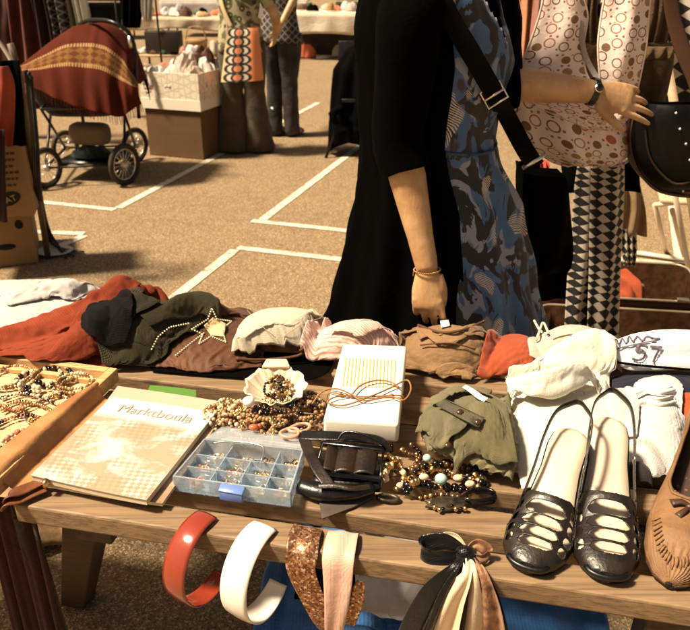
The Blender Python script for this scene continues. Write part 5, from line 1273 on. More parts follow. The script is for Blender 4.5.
# strap of her bag, bag on the far hip
M_ST = simple('strap_webbing', (.006, .005, .004), (.003, .0025, .002), 50, .9, .0006, 700, spec=.15)
bg_ = T('messenger_bag', 'black messenger bag slung across the woman\'s body with silver strap buckle', 'bag', Q(545, 215, WD+.02))
def front(px, py, off=.02):          # point on the surface of the torso that faces the camera
    best = None
    for D in np.linspace(1.62, 1.95, 100):
        p = Q(px, py, D); z = p.z; r = float(np.interp(z, [s[0] for s in secs][::-1], [s[3] for s in secs][::-1]))+off; ry = min(ryf(z), r)+off
        if ((p.x-bx(z))/r)**2+((D-WD)/ry)**2 <= 1: return p
    return Q(px, py, WD-.02)
sp_ = [shc+RT*.05+Vector((-.03, -.05, .10))]+[front(x, y, .024) for x, y in ((437, -6), (452, 22), (468, 48), (483, 74), (497, 98), (508, 118))]+[Q(524, 148, 1.78), Q(536, 166, 1.80)]
sdir = (Q(500, 84, 1.7)-Q(478, 98, 1.7))
m = MB().grid(strip(sp_, .042, sdir, 5)); m.build('strap', M_ST, bg_, solid=.003)
pc = front(494, 95, .030); ax = (Q(505, 112, 1.7)-Q(484, 74, 1.7)).normalized(); sx_ = sdir.normalized()
m = MB(); m.tube([pc+ax*.020+sx_*.024, pc+ax*.020-sx_*.024, pc-ax*.020-sx_*.024, pc-ax*.020+sx_*.024], .0026, 8, closed=True); m.tube([pc+sx_*.026, pc-sx_*.026], .0028, 8); m.build('buckle', MSv, bg_)
e1 = Q(533, 162, 1.79); m = MB(); m.tube([e1-sx_*.028, e1+sx_*.030], .0055, 8); m.build('strap_ring', MSv, bg_)
m = MB(); q1, q2, q3, q4 = Q(519, 172, 1.88), Q(568, 176, 1.92), Q(575, 272, 1.92), Q(530, 276, 1.88)
G = np.zeros((16, 14, 3))
for i in range(16):
    for j in range(14):
        u, v = j/13, i/15; uq = u; u = .5+(u-.5)*(1-.35*v**6-.15*(1-v)**6); p = (q1*(1-u)+q2*u)*(1-v)+(q4*(1-u)+q3*u)*v; bul = .045*(math.sin(math.pi*u)*math.sin(math.pi*min(1, v*.9+.1)))**.5; G[i, j] = (p.x, p.y-bul+.004*math.sin(u*12+v*7), p.z)
G2 = G.copy(); G2[..., 1] += .09; m.grid(G[:, ::-1]); m.grid(G2)
for eg in ((G[0], G2[0]), (G2[-1], G[-1]), (G2[:, 0], G[:, 0]), (G[:, -1], G2[:, -1])): m.grid(np.stack(eg))
m.build('pouch', simple('bag_nylon', (.0035, .003, .0025), (.005, .004, .003), 20, .9, .003, 14, spec=.05), bg_)
# bracelet and watch
d_ = (hdR-wrR).normalized(); c_ = wrR+d_*.004; a_ = Vector((0, -1, .2)).cross(d_).normalized(); b_ = d_.cross(a_)
m = MB(); pr = [c_+a_*(.030*math.cos(q))+b_*(.023*math.sin(q))+d_*(.005*math.sin(q*1.0)) for q in np.linspace(0, 6.28, 26)[:-1]]
beads(m, pr, .0024, .0046, closed=True); m.tube([pr[14], pr[14]+Vector((-.004, -.006, -.016))], .0014, 5); tag(m.build('chain_bracelet', simple('old_gold', (.45, .25, .09), metal=.8, rough=.35)), 'thin gold chain bracelet on the wrist of the woman\'s lowered hand', 'bracelet')
d_ = (hL-wrL).normalized(); c_ = wrL-d_*.004; a_ = Vector((0, -1, .2)).cross(d_).normalized(); b_ = d_.cross(a_)
wt = T('wrist_watch', 'small black strap watch on the woman\'s outstretched wrist', 'watch', c_)
G = np.zeros((4, 30, 3))
for i in range(4):
    for j in range(30): q = 2*math.pi*j/29; G[i, j] = tuple(c_+a_*(.0305*math.cos(q))+b_*(.0245*math.sin(q))+d_*((i/3-.5)*.015))
MB().grid(G).build('strap', M_BL, wt, solid=.0022, soff=1); m = MB(); fv = (Vector((0, -1, .5))); fv = (fv-d_*fv.dot(d_)).normalized(); m.tube([c_+fv*.026, c_+fv*.033], [.011, .0105], 20); m.build('case', MSv, wt); m = MB(); m.tube([c_+fv*.033, c_+fv*.0345], .009, 20); m.build('dial', M_BG, wt)

# ---- people in the background
M_G = fabric('grey_corduroy', (.13, .095, .06), (.09, .065, .04), wrinkle=.02, wscale=6); M_DN = simple('dark_denim', (.022, .018, .018), (.09, .07, .055), 5, .7, .01, 12); M_BT = simple('black_boot', (.010, .008, .006), rough=.3)
def standing(label, foot, H, facing, trouser, top_mat, shoe, leg_r, arms, flare=.09, gap=.10, boots=False, hair=M_HR, lean=0):
    f = Vector((math.cos(facing), math.sin(facing), 0)); r = Vector((f.y, -f.x, 0)); th_ = T('person', label, 'person', foot)
    k = H/1.7; z = lambda h: Vector((0, 0, h*k)); b0 = Vector(foot)
    m = MB(); m.tube([b0+z(.85), b0+z(1.0), b0+z(1.12), b0+z(1.28), b0+z(1.40), b0+z(1.46)], [(.15, .1), (.15, .10), (.12, .085), (.145, .1), (.15, .09), (.07, .06)], 18, up=tuple(f), smooth=2)
    for s in (-1, 1):
        hp = b0+r*s*.09+z(.88); m.tube([hp, hp+z(-.42)+f*.02, hp+z(-.80)], [.085, .055, .042], 14, smooth=2); an = hp+z(-.80); m.tube([an, an+f*.1-z(.04), an+f*.16-z(.05)], [.04, .038, .025], 10)
    for sh_s, pts in arms:
        sh = b0+r*sh_s*.19+z(1.40); m.tube([sh]+pts, [.05, .042, .026], 12, smooth=3); d = pts[-1]-pts[-2]; hand(m, pts[-1], d, r*sh_s+f*.2, f, .4, 1.0)
    hc_ = b0+z(1.60)+f*.02; head(m, hc_, f); m.tube([b0+z(1.42), b0+z(1.54)], .055, 12)
    remesh(m.build('body', M_SK, th_), .008, 4)
    m = MB(); m.ball(hc_+Vector((0, 0, .03))-f*.015, (.092, .1, .1), 16, 10); m.build('hair', hair, th_)
    for s in (-1, 1):
        hp = b0+r*s*.085+z(.94); an = b0+r*s*gap+f*(.03*s)
        n = 24; pr = [(0, .115), (.15, .11), (.45, leg_r), (.7, (leg_r+flare)/2), (1, flare)]; G = np.zeros((26, n, 3))
        for i in range(26):
            v = i/25; rr = np.interp(v, [p[0] for p in pr], [p[1] for p in pr]); c_ = hp.lerp(an+Vector((0, 0, .025)), v)
            for j in range(n): a = 2*math.pi*j/(n-1); q = rr*(1+.06*math.sin(a*3+v*6+s)+.05*math.sin(v*40+a*2)*v); G[i, j] = (c_.x+q*math.cos(a), c_.y+q*.9*math.sin(a), c_.z)
        MB().grid(G).build('trouser_leg', trouser, th_, solid=.004)
        m = MB(); sp0 = an+Vector((0, 0, .045)); m.tube([sp0-f*.05, sp0+f*.03, sp0+f*.12-Vector((0, 0, .008)), sp0+f*.18-Vector((0, 0, .02))], [(.04, .045), (.044, .045), (.042, .034), (.028, .02)], 12, smooth=3)
        if boots: m.tube([an+Vector((0, 0, .03)), an+Vector((0, 0, .28))], [.055, .06], 12)
        m.build('boot' if boots else 'shoe', shoe, th_)
    G = np.zeros((22, 36, 3)); pr = [(1.50, .06, .06), (1.46, .15, .09), (1.40, .20, .115), (1.25, .175, .12), (1.12, .155, .115), (.98, .185, .135), (.86, .20, .14)]
    for i in range(22):
        zz = 1.50-(1.50-.86)*i/21; zs = [p[0] for p in pr][::-1]; rx, ry = np.interp(zz, zs, [p[1] for p in pr][::-1]), np.interp(zz, zs, [p[2] for p in pr][::-1])
        for j in range(36):
            a = 2*math.pi*j/35; q = 1+.03*math.sin(a*7+zz*14); p = b0+r*(rx*q*math.cos(a))+f*(ry*q*math.sin(a))+z(zz); G[i, j] = tuple(p)
    MB().grid(G).build('top', top_mat, th_, solid=.004)
    for sh_s, pts in arms:
        sh = b0+r*sh_s*.17+z(1.42); m = MB(); m.tube([sh, b0+r*sh_s*.20+z(1.37), pts[0].lerp(sh, .35)], [.06, .068, .060], 16, smooth=3, cap=False); m.build('sleeve', top_mat, th_)
    return th_
t = NT('camouflage_print'); c = t.coord(); base = t.mix(t.ramp(t.noise(c, 10, 2, .5, 1), [(.47, 0.), (.5, 1.)]), (.085, .09, .035), (.36, .31, .19)); base = t.mix(t.ramp(t.vor(c, 12), [(.25, 1.), (.3, 0.)]), base, (.03, .025, .012)); base = t.mix(t.ramp(t.vor(c, 12), [(.1, 1.), (.14, 0.)]), base, (.3, .3, .12)); t.set(Base_Color=base, Roughness=.8); M_CA = t.m
t = NT('plaid_print'); c = t.mapv(t.coord(), rot=(0, R(45), 0)); a1 = t.ramp(t.wave(c, 7, 'X'), [(.9, 0.), (.95, 1.)]); a2 = t.ramp(t.wave(c, 7, 'Z'), [(.9, 0.), (.95, 1.)]); t.set(Base_Color=t.mix(t.math('MAXIMUM', a1, a2), (.02, .018, .018), (.24, .2, .18)), Roughness=.8); M_PL = t.m
ft = P(247, 152, 0); ft.z = 0
fA = R(80)
standing('shopper in wide grey trousers and green patterned top with a tote bag', ft, 1.68, fA, M_G, M_CA, M_G, .085, [(-1, [Q(222, -30, ft.y-.02), Q(224, 26, ft.y+.12)]), (1, [Vector((ft.x+.30, ft.y, 1.10)), Vector((ft.x+.27, ft.y+.18, .95))])], flare=.125, gap=.11)
tb = T('tote_bag', 'orange and cream tote bag with black oval pattern hanging from the shopper in grey trousers', 'tote bag', Q(245, 55, ft.y-.16))
t = NT('oval_print'); uv = t.coord('UV'); s = t.n('SeparateXYZ'); t.l(uv, s.inputs[0])
u = t.math('SUBTRACT', s.outputs[0], .40); vfr = t.math('SUBTRACT', t.math('FRACT', t.math('MULTIPLY', s.outputs[1], 6.0)), .5)
def ell(du, ru, rv): x = t.math('DIVIDE', t.math('SUBTRACT', u, du), ru); y = t.math('DIVIDE', vfr, rv); return t.math('ADD', t.math('MULTIPLY', x, x), t.math('MULTIPLY', y, y))
blk_ = t.math('LESS_THAN', t.math('MINIMUM', ell(-.14, .22, .56), ell(.14, .22, .56)), 1.0); crm = t.math('LESS_THAN', t.math('MINIMUM', ell(-.16, .11, .36), ell(.16, .11, .36)), 1.0); ble2 = t.math('LESS_THAN', ell(0, .17, .48), 1.0); org = t.math('LESS_THAN', ell(0, .10, .36), 1.0)
side_ = t.ramp(s.outputs[0], [(.62, 0.), (.70, 1.)]); base = t.mix(side_, (.62, .47, .25), (.70, .24, .09)); base = t.mix(blk_, base, (.010, .007, .005)); base = t.mix(crm, base, (.52, .46, .34)); base = t.mix(ble2, base, (.012, .008, .006)); base = t.mix(org, base, (.66, .24, .10)); t.set(Base_Color=base, Roughness=.7); M_OV = t.m
c4 = [Q(227, 28, ft.y-.17), Q(258, 28, ft.y-.17), Q(263, 80, ft.y-.20), Q(221, 82, ft.y-.20)]; m = MB(); G = np.zeros((20, 20, 3))
for i in range(20):
    for j in range(20): uu, v = j/19, i/19; p = (c4[0]*(1-uu)+c4[1]*uu)*(1-v)+(c4[3]*(1-uu)+c4[2]*uu)*v; G[i, j] = (p.x, p.y-.05*(math.sin(math.pi*uu)*v)**.6+.006*math.sin(uu*14), p.z)
G = G[::-1]; m.grid(G); m.build('front', M_OV, tb); G2 = G.copy(); G2[..., 1] = G2[..., 1].max()+.03; m = MB(); m.grid(G2[:, ::-1])
for eg in ((G[0], G2[0]), (G2[:, 0], G[:, 0]), (G[:, -1], G2[:, -1])): m.grid(np.stack(eg))
m.build('back', simple('tote_orange', (.66, .24, .10), rough=.7), tb)
m = MB(); m.tube([c4[0]+Vector((.04, .03, -.02)), Vector((ft.x-.13, ft.y-.10, 1.25)), Vector((ft.x-.10, ft.y, 1.46))], (.004, .018), 8, smooth=4); m.build('handle', simple('tote_handle', (.62, .47, .25)), tb)
ft2 = P(284, 136, 0); ft2.z = 0
standing('shopper in dark jeans, black boots and plaid top with one forearm bare', ft2, 1.70, R(60), M_DN, M_PL, M_BT, .072, [(1, [Q(303, -20, ft2.y-.05), Q(281, 24, ft2.y-.25)]), (-1, [Vector((ft2.x-.28, ft2.y+.1, 1.12)), Vector((ft2.x-.2, ft2.y+.3, 1.0))])], flare=.07, gap=.075, boots=True)
# ================================================================== hanging wares on the right
def circles(SC_):
    t = NT('circle_print'); uv = t.coord('UV'); base = t.mix(t.noise(t.coord(), 5, 3), (.80, .69, .62), (.76, .61, .53))
    wv = t.mapv(uv, SC_); d1 = t.n('TexVoronoi', feature='F1', i_Scale=1.0, i_Randomness=.55); d1.voronoi_dimensions = '2D'; t.l(wv, d1.inputs[0]); dist = d1.outputs[0]; rc = t.n('SeparateColor'); t.l(d1.outputs[1], rc.inputs[0])
    ring = t.math('MULTIPLY', t.math('GREATER_THAN', dist, .27), t.math('LESS_THAN', dist, .36)); disc = t.math('LESS_THAN', dist, .30); isd = t.math('GREATER_THAN', rc.outputs[0], .62)
    colr = t.ramp(rc.outputs[1], [(0, (.20, .10, .04)), (.35, (.34, .19, .07)), (.6, (.42, .12, .06)), (.8, (.16, .05, .03))], 'CONSTANT')
    f_ = t.math('MAXIMUM', t.math('MULTIPLY', ring, t.math('SUBTRACT', 1.0, isd)), t.math('MULTIPLY', disc, isd)); base = t.mix(f_, base, colr)
    d2 = t.n('TexVoronoi', feature='F1', i_Scale=1.0, i_Randomness=.7); d2.voronoi_dimensions = '2D'; t.l(t.mapv(uv, (SC_[0]*1.8, SC_[1]*1.8, 1), loc=(.4, .2, 0)), d2.inputs[0]); rc2 = t.n('SeparateColor'); t.l(d2.outputs[1], rc2.inputs[0])
    base = t.mix(t.math('MULTIPLY', t.math('MULTIPLY', t.math('LESS_THAN', d2.outputs[0], .16), t.math('GREATER_THAN', dist, .42)), .9), base, (.28, .07, .04))
    t.set(Base_Color=base, Roughness=.75); _n = t.bump(t.noise(t.coord(), 14, 4, .6), .006, .8); t.b.inputs['Sheen Weight'].default_value = .2; return t.m
M_CI = circles((7.5, 6, 1)); M_CI2 = circles((3.6, 8.5, 1))
M_PI = None
def panel(name, quad_rows, mat, parent, bulge=.03, nx=30, ny=34, seed=0, amp=.005, folds=3, solid=.003, yoff=0, sub=0, pipe=None):
    """rows of (left px, right px, y px, depth): a soft hanging panel"""
    L = [Q(a, y, D) for a, b, y, D in quad_rows]; Rr = [Q(b, y, D) for a, b, y, D in quad_rows]; k = max(1, int(ny/(len(L)-1))); L = spline(L, k=k); Rr = spline(Rr, k=k); G = np.zeros((len(L), nx, 3)); rs = random.Random(seed); ph = rs.uniform(0, 6)
    for i in range(len(L)):
        v = i/(len(L)-1)
        for j in range(nx):
            u = j/(nx-1); p = L[i].lerp(Rr[i], u); G[i, j] = (p.x, p.y-bulge*math.sin(math.pi*u)**.7*math.sin(math.pi*min(1, v+.05))**.4-amp*math.sin(u*folds*6.28+ph+v*3)+yoff, p.z)
    o = MB().grid(G[::-1]).build(name, mat, parent, solid=solid, sub=sub)
    if pipe:
        for e in (G[:, 0], G[:, -1]): mm_ = MB(); mm_.tube([Vector(p) for p in e], .0028, 6, smooth=2); mm_.build('edge_piping', pipe, o)
    return o
DB = 1.96
M_PIP = fabric('bag_piping', (.70, .56, .47))
pbag = T('printed_shoulder_bag', 'pink slouchy fabric shoulder bag with brown circle print hanging from the rack', 'bag', Q(580, 90, DB))
# body of the bag, two broad shoulder bands
panel('pouch', [(508, 624, 92, DB), (512, 628, 112, DB), (520, 634, 132, DB), (532, 636, 148, DB), (546, 630, 158, DB), (568, 616, 166, DB)], M_CI, pbag, .07, seed=1, amp=.014, folds=2.3, ny=24)
panel('back', [(508, 624, 92, DB+.05), (520, 634, 132, DB+.05), (546, 630, 158, DB+.02), (568, 616, 166, DB)], M_CI, pbag, -.02, seed=2)
panel('shoulder_band', [(545, 580, -12, DB), (539, 588, 15, DB), (529, 584, 45, DB-.005), (518, 586, 72, DB-.01), (507, 600, 98, DB-.015)], M_CI2, pbag, .02, seed=3, amp=.004, folds=1.4, pipe=M_PIP)
panel('shoulder_band', [(606, 652, -12, DB-.02), (601, 649, 15, DB-.02), (598, 646, 45, DB-.03), (600, 640, 75, DB-.035), (603, 634, 102, DB-.03)], M_CI2, pbag, .025, seed=4, amp=.004, folds=1.6, pipe=M_PIP)
panel('fold', [(520, 636, 100, DB-.05), (560, 630, 118, DB-.075), (590, 618, 130, DB-.08)], M_CI, pbag, .02, seed=5, amp=.006)
m = MB().grid(strip([Q(581, 20, DB-.01), Q(583, 48, DB-.01), Q(592, 70, DB-.01), Q(604, 86, DB-.02), Q(612, 94, DB-.02)], .014, (1, 0, .3), 4)); m.build('lining_edge', fabric('grey_lining', (.34, .30, .28)), pbag, solid=.002, sub=1)
M_OB = fabric('khaki_canvas', (.17, .095, .038), (.11, .06, .022), wrinkle=.01)
ob = T('khaki_bag', 'khaki canvas bag hanging behind the printed pink bag', 'bag', Q(640, 70, DB+.09))
panel('body', [(580, 672, 42, DB+.08), (578, 674, 60, DB+.08), (584, 670, 85, DB+.08), (590, 664, 112, DB+.08)], M_OB, ob, .04, seed=7)
panel('flap', [(636, 674, 46, DB+.05), (638, 672, 60, DB+.04)], M_OB, ob, .02, seed=8); panel('shoulder_band', [(648, 672, -12, DB+.08), (646, 670, 20, DB+.08), (640, 668, 46, DB+.08)], M_OB, ob, .01, seed=9)
panel('shoulder_band', [(584, 600, -12, DB+.08), (582, 598, 20, DB+.08), (582, 602, 46, DB+.08)], M_OB, ob, .01, seed=10)
# black handbag
M_HBG = simple('black_patent', (.004, .003, .0025), (.006, .004, .003), 12, .4, .004, 12, spec=.3); M_RBL = simple('brown_piping', (.13, .055, .025), rough=.5)
hb = T('black_handbag', 'black leather handbag with rhinestones and brown piping held by the woman', 'handbag', Q(675, 150, 1.9))
hrow = [(641, 755, 103, 1.88), (634, 762, 118, 1.88), (631, 765, 138, 1.88), (634, 765, 160, 1.88), (644, 758, 178, 1.88), (662, 740, 192, 1.88)]
panel('front', hrow, M_HBG, hb, .05, nx=36, seed=11, amp=.002); panel('back', [(a, b, c_, 1.94) for a, b, c_, d_ in hrow], M_HBG, hb, -.03, seed=12)
pts = [Q(a, y, 1.885) for a, b, y, D in hrow]+[Q(700, 197, 1.885)]+[Q(b, y, 1.885) for a, b, y, D in hrow[::-1]]
m = MB(); m.tube(pts, .0042, 8, smooth=4); m.build('piping', M_RBL, hb)
G = np.zeros((14, 40, 3)); ps = spline(pts, k=4)
m = MB()
for i in range(len(ps)-1):
    a, b = ps[i], ps[i+1]; c0 = len(m.v); m.v += [tuple(a), tuple(b), tuple(b+Vector((0, .06, 0))), tuple(a+Vector((0, .06, 0)))]; m.f.append((c0, c0+1, c0+2, c0+3)); m.mi.append(0)
m.build('gusset', simple('dark_red_leather', (.09, .022, .012), rough=.4), hb)
ps2 = [Q(a+14, min(y+0, 999)-8, 1.85) for a, b, y, D in hrow[2:]]+[Q(700, 178, 1.85)]; m = MB(); m.tube(ps2, .003, 8, smooth=4); m.build('piping', M_RBL, hb)
for k, (px, py) in enumerate(((676, 113), (680, 129), (686, 144), (683, 191), (690, 160))):
    m = MB(); m.ball(Q(px, py, 1.835 if py < 180 else 1.875), (.0035, .0028, .0035), 6, 4); m.build('rhinestone', simple('rhinestone', (.9, .88, .8), rough=.1, metal=.4), hb)
panel('strap', [(662, 676, -14, 1.93), (666, 682, 20, 1.93), (676, 694, 55, 1.92), (688, 706, 84, 1.91), (694, 712, 106, 1.90)], M_RBL, hb, .003, nx=8, seed=13, amp=0)
# diamond cloths
t = NT('diamond_print'); uv = t.coord('UV'); ch = t.n('TexChecker', i_Scale=1.0); t.l(t.mapv(uv, (1, 1, 1), (0, 0, R(45))), ch.inputs[0]); fz = t.noise(t.coord(), 30, 3)
def dia(su, sv, nm):
    t = NT(nm); uv = t.coord('UV'); s = t.n('SeparateXYZ'); t.l(uv, s.inputs[0])
    a = t.math('MULTIPLY', s.outputs[0], su); b = t.math('MULTIPLY', s.outputs[1], sv); a = t.math('ADD', a, t.math('MULTIPLY', t.noise(t.coord(), 9, 2), .25))
    tri = lambda x: t.math('ABSOLUTE', t.math('SUBTRACT', t.math('MULTIPLY', t.math('FRACT', x), 2.0), 1.0))
    dsum = t.math('ADD', tri(a), tri(b)); msk = t.math('GREATER_THAN', dsum, 1.0); edge = t.math('LESS_THAN', t.math('ABSOLUTE', t.math('SUBTRACT', dsum, 1.0)), .05)
    base = t.mix(msk, (.010, .009, .009), t.mix(t.noise(t.coord(), 14, 3), (.66, .58, .46), (.42, .36, .29))); base = t.mix(edge, base, (.05, .04, .035)); t.set(Base_Color=base, Roughness=.8); t.bump(t.noise(t.coord(), 16, 3), .004, .6); return t.m
M_DI = dia(2, 30, 'diamond_print_narrow'); M_DIW = dia(3, 30, 'diamond_print_cloth'); M_DI2 = dia(6, 12, 'diamond_print_dress')
dc = T('diamond_trousers', 'narrow black and cream diamond patterned trousers hanging under the pink bag', 'trousers', Q(595, 250, 2.12))
panel('leg', [(584, 600, -14, 2.10), (580, 598, 70, 2.10), (578, 596, 150, 2.10), (574, 600, 185, 2.10), (571, 602, 225, 2.11), (568, 600, 265, 2.12), (566, 596, 300, 2.12), (564, 596, 345, 2.12)], M_DI, dc, .035, seed=21, amp=.006, folds=2, ny=50)
panel('leg', [(596, 640, -14, 2.10), (592, 626, 70, 2.09), (590, 624, 150, 2.07), (589, 624, 185, 2.07), (588, 622, 225, 2.08), (588, 620, 265, 2.09), (587, 619, 300, 2.09), (586, 618, 345, 2.09)], M_DIW, dc, .06, seed=22, amp=.008, folds=2, ny=50)
dd = T('diamond_dress', 'black and cream diamond patterned dress hanging at the upper right corner', 'dress', Q(690, 50, 2.45))
panel('skirt', [(650, 760, -20, 2.35), (654, 775, 30, 2.35), (652, 790, 90, 2.38), (650, 800, 160, 2.4)], M_DI2, dd, .03, seed=23, amp=.02, folds=3, ny=50)
# rack: pale wooden tripod posts and bar
M_PO = simple('pale_wood_post', (.58, .43, .26), (.46, .32, .18), 20, .6)
rk = T('clothes_rack', 'pale wooden rack with slanting posts behind the hanging bags', 'rack', (1.2, 2.3, 0))
m = MB(); m.tube([Q(661, 30, 2.22), Q(672, 92, 2.20)], .014, 10)
a = Q(661, 30, 2.22); b = Q(672, 92, 2.20); d_ = (b-a).normalized(); m = MB(); top_ = a-d_*.35; m.tube([top_, a+d_*((a.z-.01)/-d_.z)], .013, 10); m.build('post', M_PO, rk)
m = MB(); m.tube([Vector((.30, 2.0, 1.505)), Vector((1.35, 2.0, 1.505))], .014, 10); m.build('bar', M_PO, rk)
m = MB(); m.tube([Vector((1.33, 2.0, 1.53)), Vector((1.40, 2.35, .0))], .013, 10); m.build('post', M_PO, rk)
m = MB(); m.tube([Vector((.34, 2.02, 1.53)), Vector((.40, 2.50, .0))], .012, 10); m.build('post', M_PO, rk)
# garments on the far side behind her arm
GRK = 'garments hanging behind the woman on the rack'
for k, (rw, mt, lb) in enumerate([
    ([(484, 513, -20, 2.9), (487, 512, 14, 2.9), (490, 508, 26, 2.9)], fabric('ochre_cloth', (.42, .25, .09)), 'ochre garment at the left of the hanging row'),
    ([(505, 524, -20, 2.85), (507, 522, 14, 2.85)], fabric('rust_cloth', (.26, .045, .02)), 'dark rust red garment in the hanging row'),
    ([(509, 522, 10, 2.83), (509, 523, 32, 2.83)], MC_BK, 'black garment below the rust red one'),
    ([(520, 536, -20, 2.75), (520, 536, 20, 2.75), (519, 533, 62, 2.75)], fabric('salmon_cloth', (.58, .27, .14), (.44, .17, .08)), 'salmon pink long scarf in the hanging row'),
    ([(535, 546, -20, 2.7), (532, 544, 20, 2.7), (530, 540, 40, 2.7)], fabric('red_scarf', (.42, .07, .035), (.3, .2, .16)), 'red and grey scarf next to the salmon scarf'),
    ([(544, 556, -20, 2.65), (540, 552, 15, 2.65), (536, 546, 34, 2.65)], dia(2, 6, 'dark_speckle'), 'black and cream speckled scarf beside the pink bag'),
    ([(503, 526, 28, 2.8), (508, 528, 40, 2.8), (516, 530, 56, 2.8)], MC_WH, 'cream frilled blouse low in the hanging row'),
    ([(515, 545, 160, 2.3), (520, 560, 220, 2.3), (515, 590, 300, 2.3)], MC_BK, 'long black garment hanging behind the messenger bag'),
    ([(578, 650, -20, 2.3), (578, 650, 30, 2.3), (590, 640, 60, 2.3)], MC_BK, 'black garment hanging behind the khaki bag'),
    ([(562, 640, 150, 2.32), (562, 640, 170, 2.32), (564, 640, 192, 2.32)], MC_BK, 'black garment showing below the pink bag'),
    ([(618, 641, 185, 2.6), (618, 645, 210, 2.6), (616, 646, 236, 2.6)], fabric('taupe_cloth', (.34, .22, .12), (.24, .15, .08)), 'short taupe skirt hanging right of the diamond trousers'),
    ([(540, 548, 160, 2.2), (544, 550, 180, 2.2)], fabric('scarlet_cloth', (.6, .06, .04)), 'small scarlet strip between the messenger bag and the pink bag')]):
    th_ = T('hanging_garment', lb, 'garment', Q(rw[0][0], rw[0][2], rw[0][3]), GRK); panel('cloth', rw, mt, th_, .02, nx=20, ny=20, seed=60+k, amp=.012, folds=2)
    for c_ in th_.children: pass
th_ = T('black_white_socks', 'dark flowered hanging cloth below the taupe skirt', 'cloth', Q(628, 240, 2.6)); panel('cloth', [(620, 636, 228, 2.6), (622, 637, 250, 2.6), (624, 636, 266, 2.6)], dia(3, 5, 'flower_speckle'), th_, .01, seed=80)
# bar for the far garments
m = MB(); m.tube([Vector((.45, 2.98, 1.82)), Vector((.95, 2.62, 1.82))], .012, 8); m.tube([Vector((.45, 2.98, 1.82)), Vector((.43, 3.05, 0))], .012, 8); m.tube([Vector((.95, 2.62, 1.82)), Vector((.93, 2.68, 0))], .012, 8)
tag(m.build('garment_rail', simple('dark_steel', (.05, .045, .04), metal=.6, rough=.4)), 'dark steel garment rail behind the woman carrying the row of garments', 'rail')
# ---- open suitcase on the ground
M_SC1 = simple('suitcase_red', (.11, .018, .012), (.07, .012, .008), 20, .4); M_SC2 = simple('suitcase_lining', (.075, .032, .013), (.045, .018, .008), 30, .95, .002, 60, spec=.05); M_SC3 = simple('suitcase_rim', (.34, .27, .17), metal=.3, rough=.4)
su = T('open_suitcase', 'open dark red suitcase with metal rim on the ground behind the table', 'suitcase', P(620, 320, 0))
def rrect(cx, cy, w_, h_, r, ang, n=6):
    o = []
    for sx, sy, a0 in ((1, 1, 0), (-1, 1, 90), (-1, -1, 180), (1, -1, 270)):
        for k in range(n+1): a = R(a0+90*k/n); x = sx*(w_/2-r)+r*math.cos(a); y = sy*(h_/2-r)+r*math.sin(a); o.append((cx+x*math.cos(ang)-y*math.sin(ang), cy+x*math.sin(ang)+y*math.cos(ang)))
    return o
sa = R(-8); cen = P(622, 316, .0); c0 = (cen.x-.07, cen.y-.02)
o1 = rrect(*c0, .74, .46, .07, sa); o2 = rrect(*c0, .715, .435, .06, sa); n = len(o1)
m = MB(); vs = [(x, y, .01) for x, y in o1]+[(x, y, .20) for x, y in o1]+[(x, y, .20) for x, y in o2]+[(x, y, .025) for x, y in o2]; fs = [tuple(range(n-1, -1, -1)), tuple(3*n+i for i in range(n))]
m.add(vs, [fs[0]]+[(i, (i+1) % n, n+(i+1) % n, n+i) for i in range(n)], 0); m.add(vs, [(2*n+i, 2*n+(i+1) % n, n+(i+1) % n, n+i)[::-1] for i in range(n)]+[(3*n+i, 3*n+(i+1) % n, 2*n+(i+1) % n, 2*n+i)[::-1] for i in range(n)]+[fs[1]], 1); m.build('lower_shell', [M_SC1, M_SC2], su)
m = MB(); m.tube([(x, y, .203) for x, y in o1], .006, 8, closed=True); m.build('rim', M_SC3, su)
m = MB(); vs = []; hx, hy = -math.sin(sa), math.cos(sa)
lidc = (c0[0]-hx*.47, c0[1]-hy*.47); o3 = rrect(*lidc, .74, .44, .07, sa); o4 = rrect(*lidc, .715, .415, .06, sa)
vs = [(x, y, .02) for x, y in o3]+[(x, y, .16) for x, y in o3]+[(x, y, .16) for x, y in o4]+[(x, y, .035) for x, y in o4]
m.add(vs, [tuple(range(n-1, -1, -1))]+[(i, (i+1) % n, n+(i+1) % n, n+i) for i in range(n)], 0); m.add(vs, [(2*n+i, 2*n+(i+1) % n, n+(i+1) % n, n+i)[::-1] for i in range(n)]+[(3*n+i, 3*n+(i+1) % n, 2*n+(i+1) % n, 2*n+i)[::-1] for i in range(n)]+[tuple(3*n+i for i in range(n))], 1); m.build('lid', [M_SC1, M_SC2], su)
m = MB(); m.tube([(x, y, .163) for x, y in o3], .006, 8, closed=True); m.build('rim', M_SC3, su)
m = MB(); fe = (c0[0]+.24*math.cos(sa)-hx*.235, c0[1]+.24*math.sin(sa)-hy*.235); m.box((fe[0], fe[1], .212), (.05, .018, .018), (0, 0, sa)); m.build('latch', MSv, su, bevel=.002)
